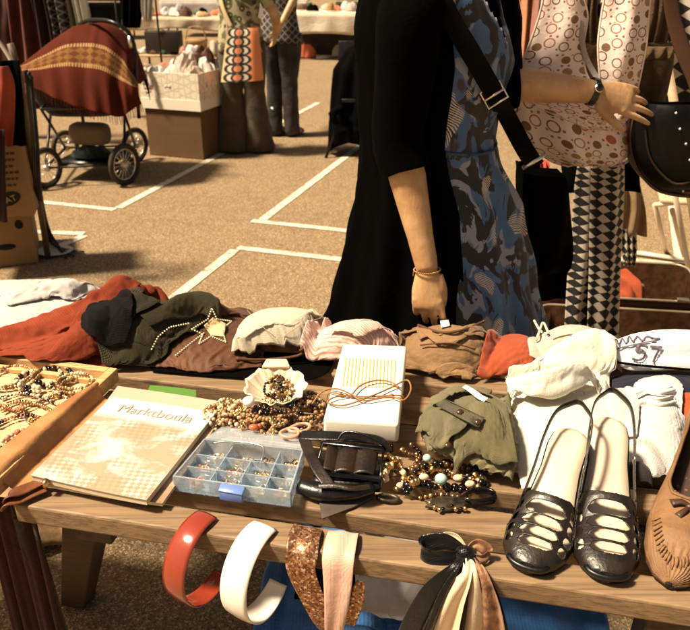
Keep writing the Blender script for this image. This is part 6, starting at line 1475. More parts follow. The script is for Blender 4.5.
def fold_pile(name, label, cx, cy, w_, h_, z0_, z1_, mat, seed=0, ang=0, n=26, cat='cloth', group=None, noise=9, ex=.12):
    HF[:] = z0_; Hs = HF
    rs = random.Random(seed); pts = []
    for k in range(9): a = 2*math.pi*k/9+rs.uniform(-.15, .15); pts.append((cx+math.cos(a)*w_/2*rs.uniform(.9, 1.1)*math.cos(ang)-math.sin(a)*h_/2*math.sin(ang), cy+math.sin(a)*h_/2*rs.uniform(.9, 1.1)*math.cos(ang)+math.cos(a)*w_/2*math.sin(ang)))
    G = tfi(pts, n, n); s = np.linspace(0, 1, n)[None, :]; v = np.linspace(0, 1, n)[:, None]; prof = (np.sin(np.pi*s)*np.sin(np.pi*v))**.4
    nz = fnoise(G[..., 0], G[..., 1], noise, seed, rs.uniform(0, 3), 2.5); nz = 1-np.abs(nz); Z = z0_+(z1_-z0_)*prof*(.72+.28*nz)+.012
    G3 = np.dstack([G, Z]); jx = fnoise(G[..., 0], G[..., 1], noise*1.5, seed+3)*.006; G3[..., 0] += jx
    o = MB().grid(G3).build(name, mat, solid=.004, sub=1); tag(o, label, cat, group); return o
_HF2 = HF.copy()
fold_pile('red_garment', 'orange red garment lying in the left of the open suitcase', c0[0]-.20, c0[1]-.03, .34, .34, .05, .215, MC_RD, 301)
fold_pile('red_garment', 'orange red garment in the suitcase behind the diamond trousers', c0[0]+.04, c0[1]-.02, .20, .30, .05, .25, MC_RD, 302)
# folding stool legs at the right
M_AL = simple('pale_painted_metal', (.66, .55, .40), rough=.45)
st = T('folding_stool', 'pale folding stool frame standing on the asphalt at the right edge', 'stool', P(680, 290, 0))
for a, b in ((Q(667, 150, 3.45), P(692, 288, 0)), (Q(655, 205, 3.75), P(666, 252, 0)), (P(630, 252, .02), P(700, 262, .02)), (Q(672, 210, 3.6), P(684, 256, 0)), (Q(655, 205, 3.75), Q(700, 200, 3.6))):
    m = MB(); d_ = b-a; m.tube([a, b], .013, 8); m.build('frame_tube', M_AL, st)
m = MB(); m.box(P(694, 291, .012), (.06, .04, .03), (0, 0, .3)); m.build('foot', M_BG, st, bevel=.004)
m = MB(); m.box(Q(690, 196, 3.65), (.30, .28, .02), (0, 0, -.3)); m.build('seat', M_PO, st, bevel=.006)

# ================================================================== left side: rail, boxes, stroller
GL = 'clothes hanging on the rail at the left edge'
for k, (rw, mt, lb) in enumerate([
    ([(-60, 14, -20, 7.2), (-60, 14, 30, 7.2), (-55, 24, 66, 7.2), (-50, 26, 120, 7.2)], fabric('dark_red_velvet', (.13, .022, .012), (.07, .012, .008)), 'dark red velvet garment at the far left of the rail'),
    ([(6, 34, -20, 7.0), (12, 44, 30, 7.0), (16, 52, 66, 7.0), (16, 50, 110, 7.0)], fabric('brick_velvet', (.19, .035, .016), (.11, .02, .010)), 'brick red velvet garment beside the dark red one'),
    ([(28, 44, -20, 6.9), (36, 58, 30, 6.9), (42, 66, 66, 6.9)], fabric('maroon_velvet', (.08, .014, .010), (.05, .01, .007)), 'maroon garment next to the plaid one on the rail'),
    ([(42, 60, -20, 6.85), (54, 72, 26, 6.85), (58, 80, 60, 6.85)], M_PL, 'dark plaid garment at the right end of the rail'),
    ([(56, 72, -20, 8.2), (66, 82, 12, 8.2), (70, 90, 40, 8.2)], fabric('grey_green_cloth', (.20, .17, .10)), 'grey green garment behind the plaid one'),
    ([(70, 80, -20, 8.1), (78, 90, 15, 8.1), (84, 94, 40, 8.1)], MC_IV, 'pale cream garment behind the stroller handle')]):
    th_ = T('hanging_garment', lb, 'garment', Q(rw[0][0], rw[0][2], rw[0][3]), GL); panel('cloth', rw, mt, th_, .05, nx=26, ny=24, seed=90+k, amp=.05, folds=2)
m = MB(); m.tube([Q(-70, -24, 7.1), Q(60, -24, 6.9), Q(84, -24, 8.0)], .016, 8); m.tube([Q(60, -24, 6.9), Vector((Q(60, -24, 6.9).x, 6.95, 0))], .016, 8); m.tube([Q(-70, -24, 7.1), Vector((Q(-70, -24, 7.1).x, 7.1, 0))], .016, 8)
tag(m.build('garment_rail', simple('dark_steel_rail', (.05, .045, .04), metal=.6, rough=.4)), 'steel garment rail holding the red velvet clothes behind the stroller', 'rail')
# near left: red cloth, dark garment and pole with loose straps
th_ = T('hanging_garment', 'orange red garment hanging at the left edge in front of the stroller', 'garment', Q(5, 100, 3.6), GL); panel('cloth', [(-40, 8, 66, 3.6), (-40, 14, 85, 3.6), (-40, 14, 120, 3.6), (-40, 12, 146, 3.6)], fabric('rust_red', (.42, .075, .03), (.28, .04, .018)), th_, .03, seed=101, amp=.01)
th_ = T('hanging_garment', 'black garment hanging beside the orange red one at the left edge', 'garment', Q(15, 120, 3.65), GL); panel('cloth', [(-40, 20, 60, 3.66), (-20, 24, 100, 3.66), (-10, 26, 146, 3.66)], MC_BK, th_, .03, seed=102, amp=.01)
th_ = T('hanging_garment', 'dark brown garment hanging in front of the upper cardboard box', 'garment', Q(0, 180, 3.5), GL); panel('cloth', [(-40, 4, 130, 3.5), (-40, 6, 170, 3.5), (-40, 8, 222, 3.5)], fabric('dark_brown_cloth', (.06, .02, .012)), th_, .02, seed=103, amp=.01)
pole = T('rail_post', 'brown rail post with bundled cords beside the stacked cardboard boxes', 'post', (-1.80, 3.9, 0))
m = MB(); pA = Q(18, 70, 3.75); pB = Vector((-1.70, 4.02, .0)); m.tube([pA+Vector((-.01, -.01, .12)), pA, pB], .018, 8); m.build('pole', simple('post_brown', (.16, .10, .05), rough=.5), pole)
m = MB(); m.tube([Q(-8, 32, 3.7), Q(8, 55, 3.7), Q(14, 68, 3.7), Q(16, 88, 3.7), Q(22, 98, 3.7)], [.009, .010, .014, .010, .009], 8, smooth=3); m.build('white_clip', simple('white_plastic_clip', (.72, .64, .5), rough=.4), pole)
GS = 'cords trailing from the post onto the asphalt'
for k, (a, b) in enumerate((((26, 70), (84, 252)), ((29, 72), (74, 256)), ((31, 76), (66, 258)))):
    m = MB(); pts = [Q(a[0], a[1], 3.72), Q(33+k*2, 140, 3.78), Q(36+k*2, 190, 3.85), Vector(P(44+k*2, 228, .12)), Vector(P(56+k, 246, .03)), P(*b, .012)]
    m.tube(pts, [.010, .010, .011, .010, .009, .008], 6, smooth=5, flat=.5); tag(m.build('trailing_cord', [M_BL, M_BW, MC_GY][k]), ['black cord reaching farthest right on the asphalt beside the post', 'dark brown leather cord, the middle one trailing from the post', 'charcoal cord nearest the cardboard box'][k], 'cord', GS)
m = MB(); G = np.zeros((8, 26, 3)); c_ = P(54, 252, .01)
for i in range(8):
    for j in range(26): a = 2*math.pi*j/25; r = .11*i/7; G[i, j] = (c_.x+r*math.cos(a), c_.y+r*.8*math.sin(a), .008+.012*(i/7)**2)
m.grid(G); tag(m.build('white_plate', simple('plate_white', (.68, .6, .48), rough=.4), solid=.003), 'round pale plate on the ground by the trailing cords', 'plate')
# cardboard
def cardboard(name, base):
    t = NT(name); c = t.coord(); g_ = t.noise(t.mapv(c, (1, 1, 160)), 1.0, 2); t.set(Base_Color=t.mix(t.noise(c, 3, 5, .6), base, tuple(q*.78 for q in base)), Roughness=.85); t.bump(g_, .0006, .5, t.bump(t.noise(c, 4, 4), .01, .5)); return t.m
M_CB = cardboard('cardboard', (.30, .175, .075)); M_CB2 = cardboard('cardboard_brown', (.135, .07, .026))
def carton(name, label, c3, axis_ang, w_, d_, h_, mat, lid=True, holes=True, cat='cardboard box', grp=None, open_top=False):
    th_ = T(name, label, cat, c3, grp); rot = Matrix.Rotation(axis_ang, 3, 'Z'); c3 = Vector(c3); ux, uy = rot@Vector((1, 0, 0)), rot@Vector((0, 1, 0)); m = MB(); tt = .006
    if open_top:
        for dx, dy, sx, sy in ((0, -d_/2+tt/2, w_, tt), (0, d_/2-tt/2, w_, tt), (-w_/2+tt/2, 0, tt, d_-2*tt), (w_/2-tt/2, 0, tt, d_-2*tt)): m.box(c3+ux*dx+uy*dy+Vector((0, 0, h_/2)), (sx, sy, h_), rot)
        m.box(c3+Vector((0, 0, .006)), (w_-2*tt, d_-2*tt, .008), rot)
    else: m.box(c3+Vector((0, 0, h_/2+.002)), (w_, d_, h_-.002), rot)
    m.build('carton', mat, th_, smooth=False, bevel=.003); return th_, ux, uy, c3
bx_ang = R(-17)
c1 = P(-2, 262, 0); cb, ux, uy, c3 = carton('cardboard_box', 'brown cardboard box with oval hand hole, lower of the two at the left edge', tuple(P(39, 263, 0)-Vector((math.cos(R(20)), math.sin(R(20)), 0))*.28+Vector((-math.sin(R(20)), math.cos(R(20)), 0))*.20), R(20), .56, .40, .34, M_CB)
M_HO = simple('hole_dark', (.012, .008, .005), rough=.9)
for dx, dz, rx, rz in ((.13, .115, .050, .018), (.215, .235, .022, .026)):
    m = MB(); p = c3+ux*dx-uy*.2015+Vector((0, 0, dz)); m.ball(p, (rx, .002, rz), 16, 8, rot=Euler((0, 0, R(20)))); m.build('hand_hole', M_HO, cb)
cb2, ux, uy, c3 = carton('cardboard_box', 'upper cardboard box at the left edge, printed with brown lines and an oval', tuple(P(35, 216, .345)-Vector((math.cos(R(14)), math.sin(R(14)), 0))*.21+Vector((-math.sin(R(14)), math.cos(R(14)), 0))*.17), R(14), .42, .34, .42, M_CB)
m = MB(); rsx = random.Random(4)
for row in range(6):
    x = .045
    while x < .155: w_ = rsx.uniform(.008, .022); p = c3+ux*(x+w_/2)-uy*.1712+Vector((0, 0, .33-row*.032)); m.box(p, (w_, .0012, .012), (0, 0, R(14))); x += w_+.006
m.build('printed_lines', simple('box_ink', (.10, .045, .02), rough=.8), cb2, smooth=False)
m = MB(); m.ball(c3+ux*.10-uy*.1712+Vector((0, 0, .10)), (.062, .0012, .036), 24, 10, rot=Euler((0, -.3, R(14)))); m.build('oval_mark', simple('box_black', (.02, .012, .008), rough=.8), cb2)
xd = (ux+Vector((0, 0, .28))).normalized(); flat_text('KAT', 'oval_lettering', .045, c3+ux*.058-uy*.1735+Vector((0, 0, .068)), xd, Vector((0, 0, 1)), simple('box_letters', (.42, .26, .12)), cb2)

# ---- two boxes with textiles in the middle distance
pL, pM, pR = P(150, 155, 0), P(204, 160, 0), P(232, 145, 0); du_ = (pM-pL); w1 = du_.length; an = math.atan2(du_.y, du_.x); uxx = du_.normalized(); uyy = Vector((-uxx.y, uxx.x, 0)); d1_ = .52
ctr = pL+uxx*(w1/2)+uyy*(d1_/2)
carton('cardboard_box', 'plain brown cardboard box on the asphalt under the white patterned box', ctr, an, w1, d1_, .40, M_CB2, cat='cardboard box')
t = NT('patterned_white_card'); c = t.coord(); v = t.vor(t.mapv(c, rot=(R(45), 0, 0)), 20, 'DISTANCE_TO_EDGE', .25); t.set(Base_Color=t.mix(t.ramp(v, [(.06, .5), (.12, 0.)]), (.78, .70, .56), (.45, .36, .24)), Roughness=.6); M_PC = t.m
wb2, _, _, c3 = carton('patterned_box', 'white patterned cardboard box overflowing with textiles on top of the brown box', ctr+Vector((0, 0, .405)), an, w1+.03, d1_+.03, .30, M_PC, open_top=True, cat='box')
m = MB()
for q in ((0, -(d1_+.03)/2-.002, w1+.036, .004), (0, (d1_+.03)/2+.002, w1+.036, .004), (-(w1+.03)/2-.002, 0, .004, d1_+.03), ((w1+.03)/2+.002, 0, .004, d1_+.03)): m.box(c3+uxx*q[0]+uyy*q[1]+Vector((0, 0, .045)), (q[2], q[3], .085), Matrix.Rotation(an, 3, 'Z'))
m.build('lower_band', simple('white_card_band', (.80, .73, .60), rough=.6), wb2, smooth=False)
GTX = 'textiles overflowing from the white patterned box'
cols = [MC_WH, MC_IV, fabric('stone_cloth', (.45, .36, .26)), MC_WH, fabric('mocha_cloth', (.16, .08, .04)), MC_LC, MC_IV, fabric('rose_cloth', (.42, .2, .13)), MC_WH, MC_GB, MC_BR, MC_WH]
lbn = ['white cloth at the front left corner', 'ivory cloth at the front middle', 'stone coloured cloth near the front right corner', 'white cloth in the middle', 'mocha brown cloth in the middle', 'lacy white cloth at the right side', 'ivory cloth at the back left', 'rose cloth at the left side', 'white cloth at the back right', 'grey beige cloth on top', 'dark brown satin cloth near the top', 'white cloth crowning the top']
rs = random.Random(9)
for k in range(12):
    u, v = [(-.18, -.17), (0, -.17), (.18, -.16), (.02, 0), (-.05, .05), (.19, .02), (-.16, .15), (-.2, 0), (.17, .17), (.05, -.06), (.12, .08), (.04, .1)][k]
    p = c3+uxx*u+uyy*v; z0_ = .27+(.06 if k in (3, 4, 9) else 0)+(.10 if k in (10, 11) else 0)
    fold_pile('folded_textile', lbn[k]+' of the patterned box', p.x, p.y, .24, .22, c3.z+z0_-.10, c3.z+z0_+.09+(.04 if u > 0 and v > -.1 else 0), cols[k], 400+k, rs.uniform(0, 3), 22, 'cloth', GTX, 14)
p0 = c3+uxx*-.20-uyy*((d1_+.03)/2+.035)+Vector((0, 0, .325)); m = MB().grid(strip([p0+uyy*.08+Vector((0, 0, .02)), p0+Vector((0, 0, .004)), p0+Vector((.0, -.012, -.06)), p0+Vector((.01, -.014, -.13)), p0+uxx*.03+Vector((0, -.014, -.19))], [.06, .06, .055, .055, .06], uxx, 8, .1)); 
t = NT('striped_knit'); c = t.coord(); t.set(Base_Color=t.mix(t.ramp(t.wave(c, 9, 'Z', 1), [(.5, 0.), (.6, 1.)]), (.66, .56, .42), (.20, .13, .10)), Roughness=.9)
tag(m.build('striped_sock', t.m, solid=.008, sub=1), 'striped sock hanging over the front of the patterned box', 'sock')

# ---- baby stroller
M_TY = simple('tyre_rubber', (.045, .03, .02), (.08, .055, .035), 30, .8); M_FR = simple('stroller_frame', (.016, .013, .010), metal=.3, rough=.35); M_HB2 = simple('wheel_hub', (.60, .52, .40), metal=.5, rough=.35)
sr = T('baby_stroller', 'old baby stroller with four spoked wheels standing on the asphalt at the left', 'stroller', (-1.95, 5.95, 0))
WHL = [(P(49, 187, 0), .145), (P(127, 184, 0), .150), (P(137, 162, 0), .140), (P(68, 164, 0), .135)]
ax_ = Vector((math.cos(R(52)), math.sin(R(52)), 0)); dv = Vector((ax_.y, -ax_.x, 0))
fw_ = Vector((math.cos(R(62)), math.sin(R(62)), 0)); sd_ = Vector((fw_.y, -fw_.x, 0))
for k, (p, r) in enumerate(WHL):
    c_ = Vector((p.x, p.y, r)); m = MB(); ring = [c_+fw_*(r*.93*math.cos(a))+Vector((0, 0, r*.93*math.sin(a))) for a in np.linspace(0, 2*math.pi, 33)[:-1]]
    m.tube(ring, .020, 10, closed=True); wl = m.build('wheel', M_TY, sr)
    m = MB(); m.tube([c_+(q-c_)*.82 for q in ring], .006, 6, closed=True)
    for a in range(0, 32, 2): m.tube([c_, c_+(ring[a]-c_)*.86], .0022, 5)
    m.build('spokes', MSv, wl); m = MB(); m.tube([c_-sd_*.028, c_+sd_*.028], .022, 14); m.build('hub', M_HB2, wl)
cw_ = [Vector((p.x, p.y, r)) for p, r in WHL]
def bar(a, b, r=.011, nm='frame_tube', sm=0):
    m = MB(); m.tube([a, b] if not isinstance(a, list) else a, r, 8, smooth=sm); m.build(nm, M_FR, sr)
bar(cw_[0], cw_[3]); bar(cw_[1], cw_[2]); bar(cw_[0], cw_[1], .008); bar(cw_[3], cw_[2], .008)
zz = Vector((0, 0, 1))
TLs = [cw_[0]+zz*.42+fw_*.05, cw_[1]+zz*.42+fw_*.05, cw_[2]+zz*.42-fw_*.05, cw_[3]+zz*.42-fw_*.05]
bar(cw_[0], TLs[3]); bar(cw_[3], TLs[0]); bar(cw_[1], TLs[2]); bar(cw_[2], TLs[1]); bar(TLs[0], TLs[1]); bar(TLs[1], TLs[2]); bar(TLs[2], TLs[3]); bar(TLs[3], TLs[0])
hA = Q(134, 130, 5.75); bar([Q(139, 118, 5.8), Q(136, 80, 5.75), Q(135, 50, 5.7), Q(128, 32, 5.7), Q(112, 22, 5.72), Q(96, 20, 5.85), Q(84, 22, 6.0), Q(78, 30, 6.1), Q(76, 60, 6.15)], None, .015, 'handle', 4)
m = MB(); m.tube([Q(131, 48, 5.7), Q(130, 36, 5.7)], .019, 8); m.build('handle_joint', MSv, sr)
# seat body
M_SB2 = fabric('stroller_cloth', (.035, .012, .010), (.02, .008, .006)); m = MB(); ce = (TLs[0]+TLs[1]+TLs[2]+TLs[3])/4
G = np.zeros((12, 40, 3))
for i in range(12):
    v = i/11
    for j in range(40): a = 2*math.pi*j/39; k_ = (1-.35*v**2); G[i, j] = tuple(ce+Vector((.40*k_*math.copysign(abs(math.cos(a))**.6, math.cos(a)), .30*k_*math.copysign(abs(math.sin(a))**.6, math.sin(a)), .24-.32*v)))
m.grid(G[::-1]); m.build('seat_body', M_SB2, sr, solid=.006)
m = MB(); c_ = (cw_[0]+cw_[1]+cw_[2]+cw_[3])/4; m.box(c_+Vector((.03, 0, .0)), (.46, .5, .012), (0, 0, R(-8))); m.build('basket_floor', M_FR, sr)
fold_pile('green_cloth', 'dark green folded cloth in the stroller basket', c_.x+.03, c_.y-.12, .34, .22, .16, .26, fabric('bottle_green', (.015, .05, .028), (.01, .03, .018)), 501)
m = MB(); m.box(c_+Vector((.04, -.12, .20)), (.32, .16, .17), (.1, 0, R(-8))); tag(m.build('cream_bag', fabric('cream_bag_cloth', (.20, .14, .075)), bevel=.06), 'cream cloth bag hanging under the stroller seat', 'bag')
# folding structure straps
# blanket
t = NT('woven_blanket'); uv = t.coord('UV'); s = t.n('SeparateXYZ'); t.l(uv, s.inputs[0]); v_ = s.outputs[1]; u_ = s.outputs[0]
band = t.math('MULTIPLY', t.math('GREATER_THAN', v_, .27), t.math('LESS_THAN', v_, .42)); edge = t.math('MAXIMUM', t.math('LESS_THAN', t.math('ABSOLUTE', t.math('SUBTRACT', v_, .27)), .014), t.math('LESS_THAN', t.math('ABSOLUTE', t.math('SUBTRACT', v_, .42)), .014))
tri = lambda x: t.math('ABSOLUTE', t.math('SUBTRACT', t.math('MULTIPLY', t.math('FRACT', x), 2.0), 1.0))
zg = t.math('GREATER_THAN', t.math('ADD', tri(t.math('MULTIPLY', u_, 16)), tri(t.math('MULTIPLY', v_, 20))), 1.05); dots = t.math('GREATER_THAN', t.math('MULTIPLY', tri(t.math('MULTIPLY', u_, 60)), edge), .4)
base = t.mix(t.noise(t.coord(), 6, 4), (.085, .015, .006), (.05, .008, .003)); base = t.mix(band, base, t.mix(zg, (.16, .075, .022), (.10, .032, .010))); base = t.mix(dots, base, (.33, .20, .09))
t.set(Base_Color=base, Roughness=.9); t.b.inputs['Specular IOR Level'].default_value = .1; t.bump(t.noise(t.coord(), 120, 3), .003, .7); M_BLK = t.m
bc = Vector((-1.93, 5.86))
rg = spline([Q(x, y, D) for x, y, D in ((17, 67, 5.75), (30, 57, 5.8), (48, 43, 5.85), (68, 29, 5.9), (90, 24, 5.9), (110, 28, 5.9), (126, 43, 5.9), (134, 62, 5.85), (141, 84, 5.8))], k=8)
hm = spline([Q(x, y, D) for x, y, D in ((15, 76, 5.6), (30, 86, 5.52), (48, 95, 5.48), (66, 103, 5.45), (86, 110, 5.42), (103, 113, 5.44), (118, 117, 5.46), (130, 112, 5.5), (142, 104, 5.6))], k=8)
nu = len(rg); nv = 40; bl = np.zeros((nv, nu, 3)); rsb = np.random.RandomState(3)
for j in range(nu):
    u = j/(nu-1); r_, h_ = np.array(rg[j]), np.array(hm[j]); bk_ = r_+np.array((.02, .36*(1-.6*u), -.30*(1-.5*u)))
    rib = sum(.018*math.exp(-((u-c0)/.012)**2) for c0 in (.40, .54))
    for i in range(nv):
        v = i/(nv-1)
        if v < .6: k = v/.6; p = h_*(1-k)+r_*k; bul = math.sin(math.pi*k)*.10*(.35+u*.9); p = p+np.array((0, -bul*.8, bul*.55))
        else: k = (v-.6)/.4; p = r_*(1-k)+bk_*k; bul = math.sin(math.pi*k)*.08; p = p+np.array((0, bul, bul))
        w_ = max(0, 1-v/.55); p = p+np.array((0, -1, .2))*(rib*(v/.6 if v < .6 else 1)+.020*w_*math.sin(u*21+1)+.014*w_*math.sin(u*47+v*3)+.012*math.sin(u*33+v*11)*math.sin(v*9+u*5)+.012*math.sin(u*15+v*6)*(1-abs(2*v-.9) if v < .9 else 0)*.5)
        bl[i, j] = p
bl = bl
blk = T('woven_blanket', 'red brown woven blanket with an ochre patterned band draped over the stroller', 'blanket', (bc.x, bc.y, 1.0))
MB().grid(bl).build('cloth', M_BLK, blk, solid=.006, sub=1)
m = MB()
for eg in (bl[0],):
    q = resample([Vector(p) for p in eg], .022); 
    for p in q: m.tube([p, p+Vector((random.Random(int(p.x*9999)).uniform(-.008, .008), -.004, -.055))], [.0028, .0016], 4, cap=False)
m.build('fringe', M_BLK, blk)
# ---- folding chair under black coats
bk = T('folding_chair', 'folding chair completely covered by black coats in the middle distance', 'chair', P(358, 160, 0))
cc = P(356, 160, 0)+Vector((.0, .12, 0))
for a, b in (((-.26, -.05, 0), (-.02, .1, .62)), ((-.22, .32, 0), (-.05, .0, .55)), ((.22, -.08, 0), (.15, .2, .6)), ((.22, .3, 0), (.1, .0, .6))):
    m = MB(); m.tube([cc+Vector(a), cc+Vector(b)], .013, 8); m.build('leg', M_FR, bk)
m = MB(); m.box(cc+Vector((.03, .1, .48)), (.30, .30, .03)); m.build('seat', M_FR, bk, bevel=.006)
m = MB(); m.box(cc+Vector((.05, .30, .72)), (.40, .03, .40), (R(-8), 0, 0)); m.build('backrest', M_FR, bk, bevel=.006)
G = np.zeros((30, 70, 3))
for i in range(30):
    v = i/29
    for j in range(70):
        a = 2*math.pi*j/69; top_r = .12+.10*min(1, v*5); w1_ = (top_r+.07*v)*(1+.09*math.sin(a*5+2)+.07*math.sin(a*11+v*3)); zz_ = .88-.80*v+(.05*math.sin(a*3+1) if v > .8 else 0)
        G[i, j] = tuple(cc+Vector((.05+w1_*math.cos(a), .14+w1_*.8*math.sin(a), zz_)))
ct = T('black_coat', 'black coats draped over the folding chair down to the asphalt', 'coat', cc+Vector((.05, .14, .1)))
m = MB(); m.grid(G[::-1]); m.build('coat', MC_BK, ct, solid=.01); m = MB(); G[0, :, 2] += .0; m.grid(np.stack([G[0]*0+np.array(tuple(cc+Vector((.05, .14, .93)))), G[0]])); m.build('collar', MC_BK, ct)
m = MB(); m.tube([cc+Vector((-.12, -.05, .42)), cc+Vector((-.20, -.1, .38)), cc+Vector((-.16, -.12, .30))], [.03, .035, .02], 10, smooth=3); m.build('cuff', MC_BK, ct)

# ================================================================== far stalls
def trestle(label, a, b, dep, z, cloth_mat, drop, seed=0, legs=True):
    a, b = Vector(a), Vector(b); a.z = b.z = 0; d = (b-a); L = d.length; d.normalize(); nn = Vector((-d.y, d.x, 0)); th_ = T('market_table', label, 'table', (a+b)/2); rot = Matrix((d, nn, Vector((0, 0, 1)))).transposed()
    m = MB(); m.box((a+b)/2+nn*dep/2+Vector((0, 0, z-.015)), (L, dep, .03), rot); m.build('tabletop', M_PO, th_, bevel=.003)
    for q in (.04, .96):
        for r_ in (.05, dep-.05): m = MB(); p = a+d*L*q+nn*r_; m.tube([p+Vector((0, 0, z-.03)), p], .02, 8); m.build('leg', M_FR, th_)
    if cloth_mat:
        G = np.zeros((16, 60, 3)); rs = random.Random(seed)
        for i in range(16):
            for j in range(60):
                u = j/59; v = i/15; f = .012*math.sin(u*40+seed)+.02*math.sin(u*13+v*2+seed)
                if v < .5: p = a+d*(u*L)+nn*(dep*(1-v*2)); zz = z+.006+.004*math.sin(u*30)
                else: w_ = (v-.5)*2; p = a+d*(u*L)-nn*(.012+f*w_); zz = z+.004-w_*(drop+.02*math.sin(u*9+seed))
                G[i, j] = (p.x, p.y, zz)
        cl = T('tablecloth', label.replace('table', 'cloth over the table', 1) if False else 'cloth draped over the '+label, 'tablecloth', (a+b)/2+Vector((0, 0, z))); MB().grid(G).build('cloth', cloth_mat, cl, solid=.004)
    return a, d, nn, L
GD = 'small goods spread on the far stalls'
gm = [MC_WH, MC_BK, fabric('coral_goods', (.62, .16, .07)), MC_IV, fabric('green_goods', (.03, .12, .04)), fabric('ochre_goods', (.40, .24, .09)), MC_GB, MC_BR, fabric('pink_goods', (.6, .36, .28)), MC_WH]
gn = ['white', 'black', 'coral', 'ivory', 'green', 'ochre', 'grey beige', 'dark brown', 'pink', 'white']
def goods(a, d, nn, L, dep, z, n, seed, where, hmax=.14, wmax=.26):
    rs = random.Random(seed)
    for k in range(n):
        u = (k+.5)/n*L+rs.uniform(-.04, .04); v = rs.uniform(.12, dep-.15); p = a+d*u+nn*v; q = (k*7+seed) % 10
        fold_pile('stall_item', f"{gn[q]} heap, number {k+1} from the left, {where}", p.x, p.y, rs.uniform(.14, wmax), rs.uniform(.12, .24), z, z+rs.uniform(.05, hmax), gm[q], seed*31+k, rs.uniform(0, 3), 12, 'goods', GD, 10)
# right hand far table
A = P(296, 60, 0); Bx = P(372, 62, 0); a, d, nn, L = trestle('far right stall table behind the jeans shopper', A+Vector((-.25, 0, 0)), Bx+Vector((.9, 0, 0)), .8, .75, fabric('linen_cloth', (.70, .62, .50), (.60, .52, .40), wrinkle=.02, wscale=4), .34, 2)
goods(a, d, nn, L, .8, .76, 20, 3, 'on the far right stall', .16)
goods(a-nn*.0, d, nn, L, .7, .0, 9, 5, 'under the far right stall', .30, .4)
m = MB(); m.box((a+d*L*.5+nn*.55+Vector((0, 0, .28))), (L*.96, .03, .5), Matrix((d, nn, Vector((0, 0, 1)))).transposed()); tag(m.build('storage_crates', simple('dark_crate', (.03, .02, .012), (.06, .04, .02), 6, .8), bevel=.01), 'dark crates stored in a row under the far right stall', 'crates')
# left hand far table with lower shelf
A = P(128, 70, 0); Bx = P(226, 72, 0); a, d, nn, L = trestle('far left stall table beyond the stroller', A, Bx+Vector((.3, 0, 0)), .8, .75, fabric('beige_linen', (.52, .42, .30), (.42, .33, .22), wrinkle=.03, wscale=3), .16, 7)
goods(a, d, nn, L, .8, .76, 22, 7, 'on the far left stall', .22)
a2, d2, nn2, L2 = trestle('low bench table in front of the far left stall', P(122, 76, 0), P(216, 78, 0), .4, .30, None, 0)
goods(a2, d2, nn2, L2, .36, .30, 12, 9, 'on the low bench at the far left', .2)
sc_ = a2+d2*.62+nn2*.2; m = MB(); m.box(sc_+Vector((0, 0, .46)), (.48, .26, .30), (0, 0, math.atan2(d2.y, d2.x))); m.tube([sc_+Vector((-.05, -.14, .62)), sc_+Vector((0, -.14, .66)), sc_+Vector((.05, -.14, .62))], .008, 6)
tag(m.build('leather_case', simple('dark_case', (.035, .016, .010), rough=.5), bevel=.01), 'dark brown leather case standing on the low bench', 'case')
p = a2+d2*1.12+nn2*.15
bsk = T('wicker_basket', 'round wicker basket with handle on the low bench beside the dark case', 'basket', p+Vector((0, 0, .3))); M_WK = simple('wicker', (.46, .28, .11), (.30, .17, .06), 60, .7, .003, 80)
m = MB(); m.tube([p+Vector((0, 0, .31)), p+Vector((0, 0, .40)), p+Vector((0, 0, .50))], [.11, .15, .17], 20, smooth=3, cap=True); m.build('bowl', M_WK, bsk); m = MB(); m.tube([p+Vector((-.15, 0, .50)), p+Vector((-.09, 0, .66)), p+Vector((.09, 0, .66)), p+Vector((.15, 0, .50))], .010, 6, smooth=5); m.build('handle', M_WK, bsk)
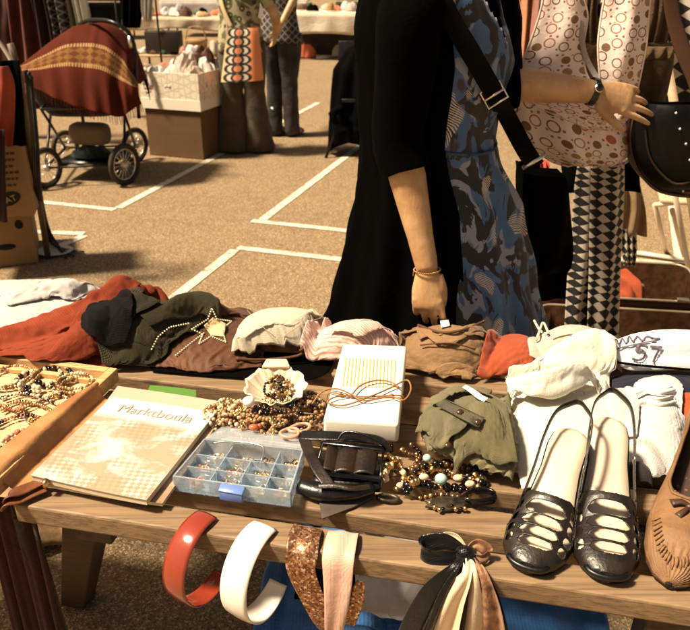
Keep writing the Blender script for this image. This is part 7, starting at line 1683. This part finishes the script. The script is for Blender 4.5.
# dark coat and white shirt hanging by the far left stall
for k, (rw, mt, lb) in enumerate([([(118, 141, -20, 11.2), (120, 142, 10, 11.2), (122, 140, 28, 11.2)], MC_BK, 'black coat hanging at the left end of the far left stall'), ([(141, 154, -20, 11.1), (142, 153, 10, 11.1), (144, 152, 22, 11.1)], MC_WH, 'white shirt hanging beside the black coat at the far left stall')]):
    th_ = T('hanging_garment', lb, 'garment', Q(rw[0][0], rw[0][2], rw[0][3]), 'garments hung at the far left stall'); panel('cloth', rw, mt, th_, .03, nx=20, ny=20, seed=120+k, amp=.03)
m = MB(); m.tube([Q(112, -24, 11.2), Q(153, -24, 11.2)], .015, 8); m.tube([Q(112, -24, 11.2), Vector((Q(112, -24, 11.2).x, 11.2, 0))], .015, 8); m.tube([Q(153, -24, 11.2), Vector((Q(153, -24, 11.2).x, 11.2, 0))], .015, 8)
tag(m.build('garment_rail', simple('far_rail_steel', (.05, .045, .04), metal=.6, rough=.4)), 'garment rail standing at the left end of the far left stall', 'rail')
# row of stalls beyond
for k, (x0, x1, yy) in enumerate(((-7.5, -4.6, 17), (-4.0, -.8, 17.5), (-.2, 3.2, 17.2), (3.8, 7.0, 17))):
    a, d, nn, L = trestle(['leftmost table of the farthest row of stalls', 'second table from the left in the farthest row of stalls', 'third table from the left in the farthest row of stalls', 'rightmost table of the farthest row of stalls'][k], (x0, yy, 0), (x1, yy-.1, 0), .9, .75, [MC_BK, MC_WH, fabric('green_cloth_far', (.03, .10, .04)), MC_BR][k], .5, k)
    goods(a, d, nn, L, .9, .76, 7, 40+k, 'on the '+['leftmost', 'second', 'third', 'rightmost'][k]+' farthest table', .25, .5)
# a parked van and hedge close the view far behind
t = NT('hedge_leaves'); c = t.coord(); t.set(Base_Color=t.mix(t.noise(c, 6, 5), (.03, .05, .018), (.09, .11, .035)), Roughness=.8); t.bump(t.noise(c, 20, 5), .1, 1); M_HG = t.m
G = np.zeros((14, 120, 3)); nzz = fnoise(np.linspace(-25, 25, 120)[None, :]*np.ones((14, 1)), np.linspace(0, 3, 14)[:, None]*np.ones((1, 120)), .8, 6)
for i in range(14):
    for j in range(120): a_ = math.pi*i/13; G[i, j] = (-25+50*j/119, 36-.9*math.cos(a_)*(-1)*-1+.25*nzz[i, j], 2.2*abs(math.sin(a_))**.5+.2*nzz[i, j]*(1 if i not in (0, 13) else 0))
tag(MB().grid(G[:, ::-1]).build('hedge', M_HG), 'long clipped hedge closing the market square far behind the stalls', 'hedge')
HF[:] = _HF2
for o in list(bpy.data.objects):
    if o.type == 'MESH' and o.parent is None and 'label' not in o and 'kind' not in o: print('UNLABELLED', o.name)
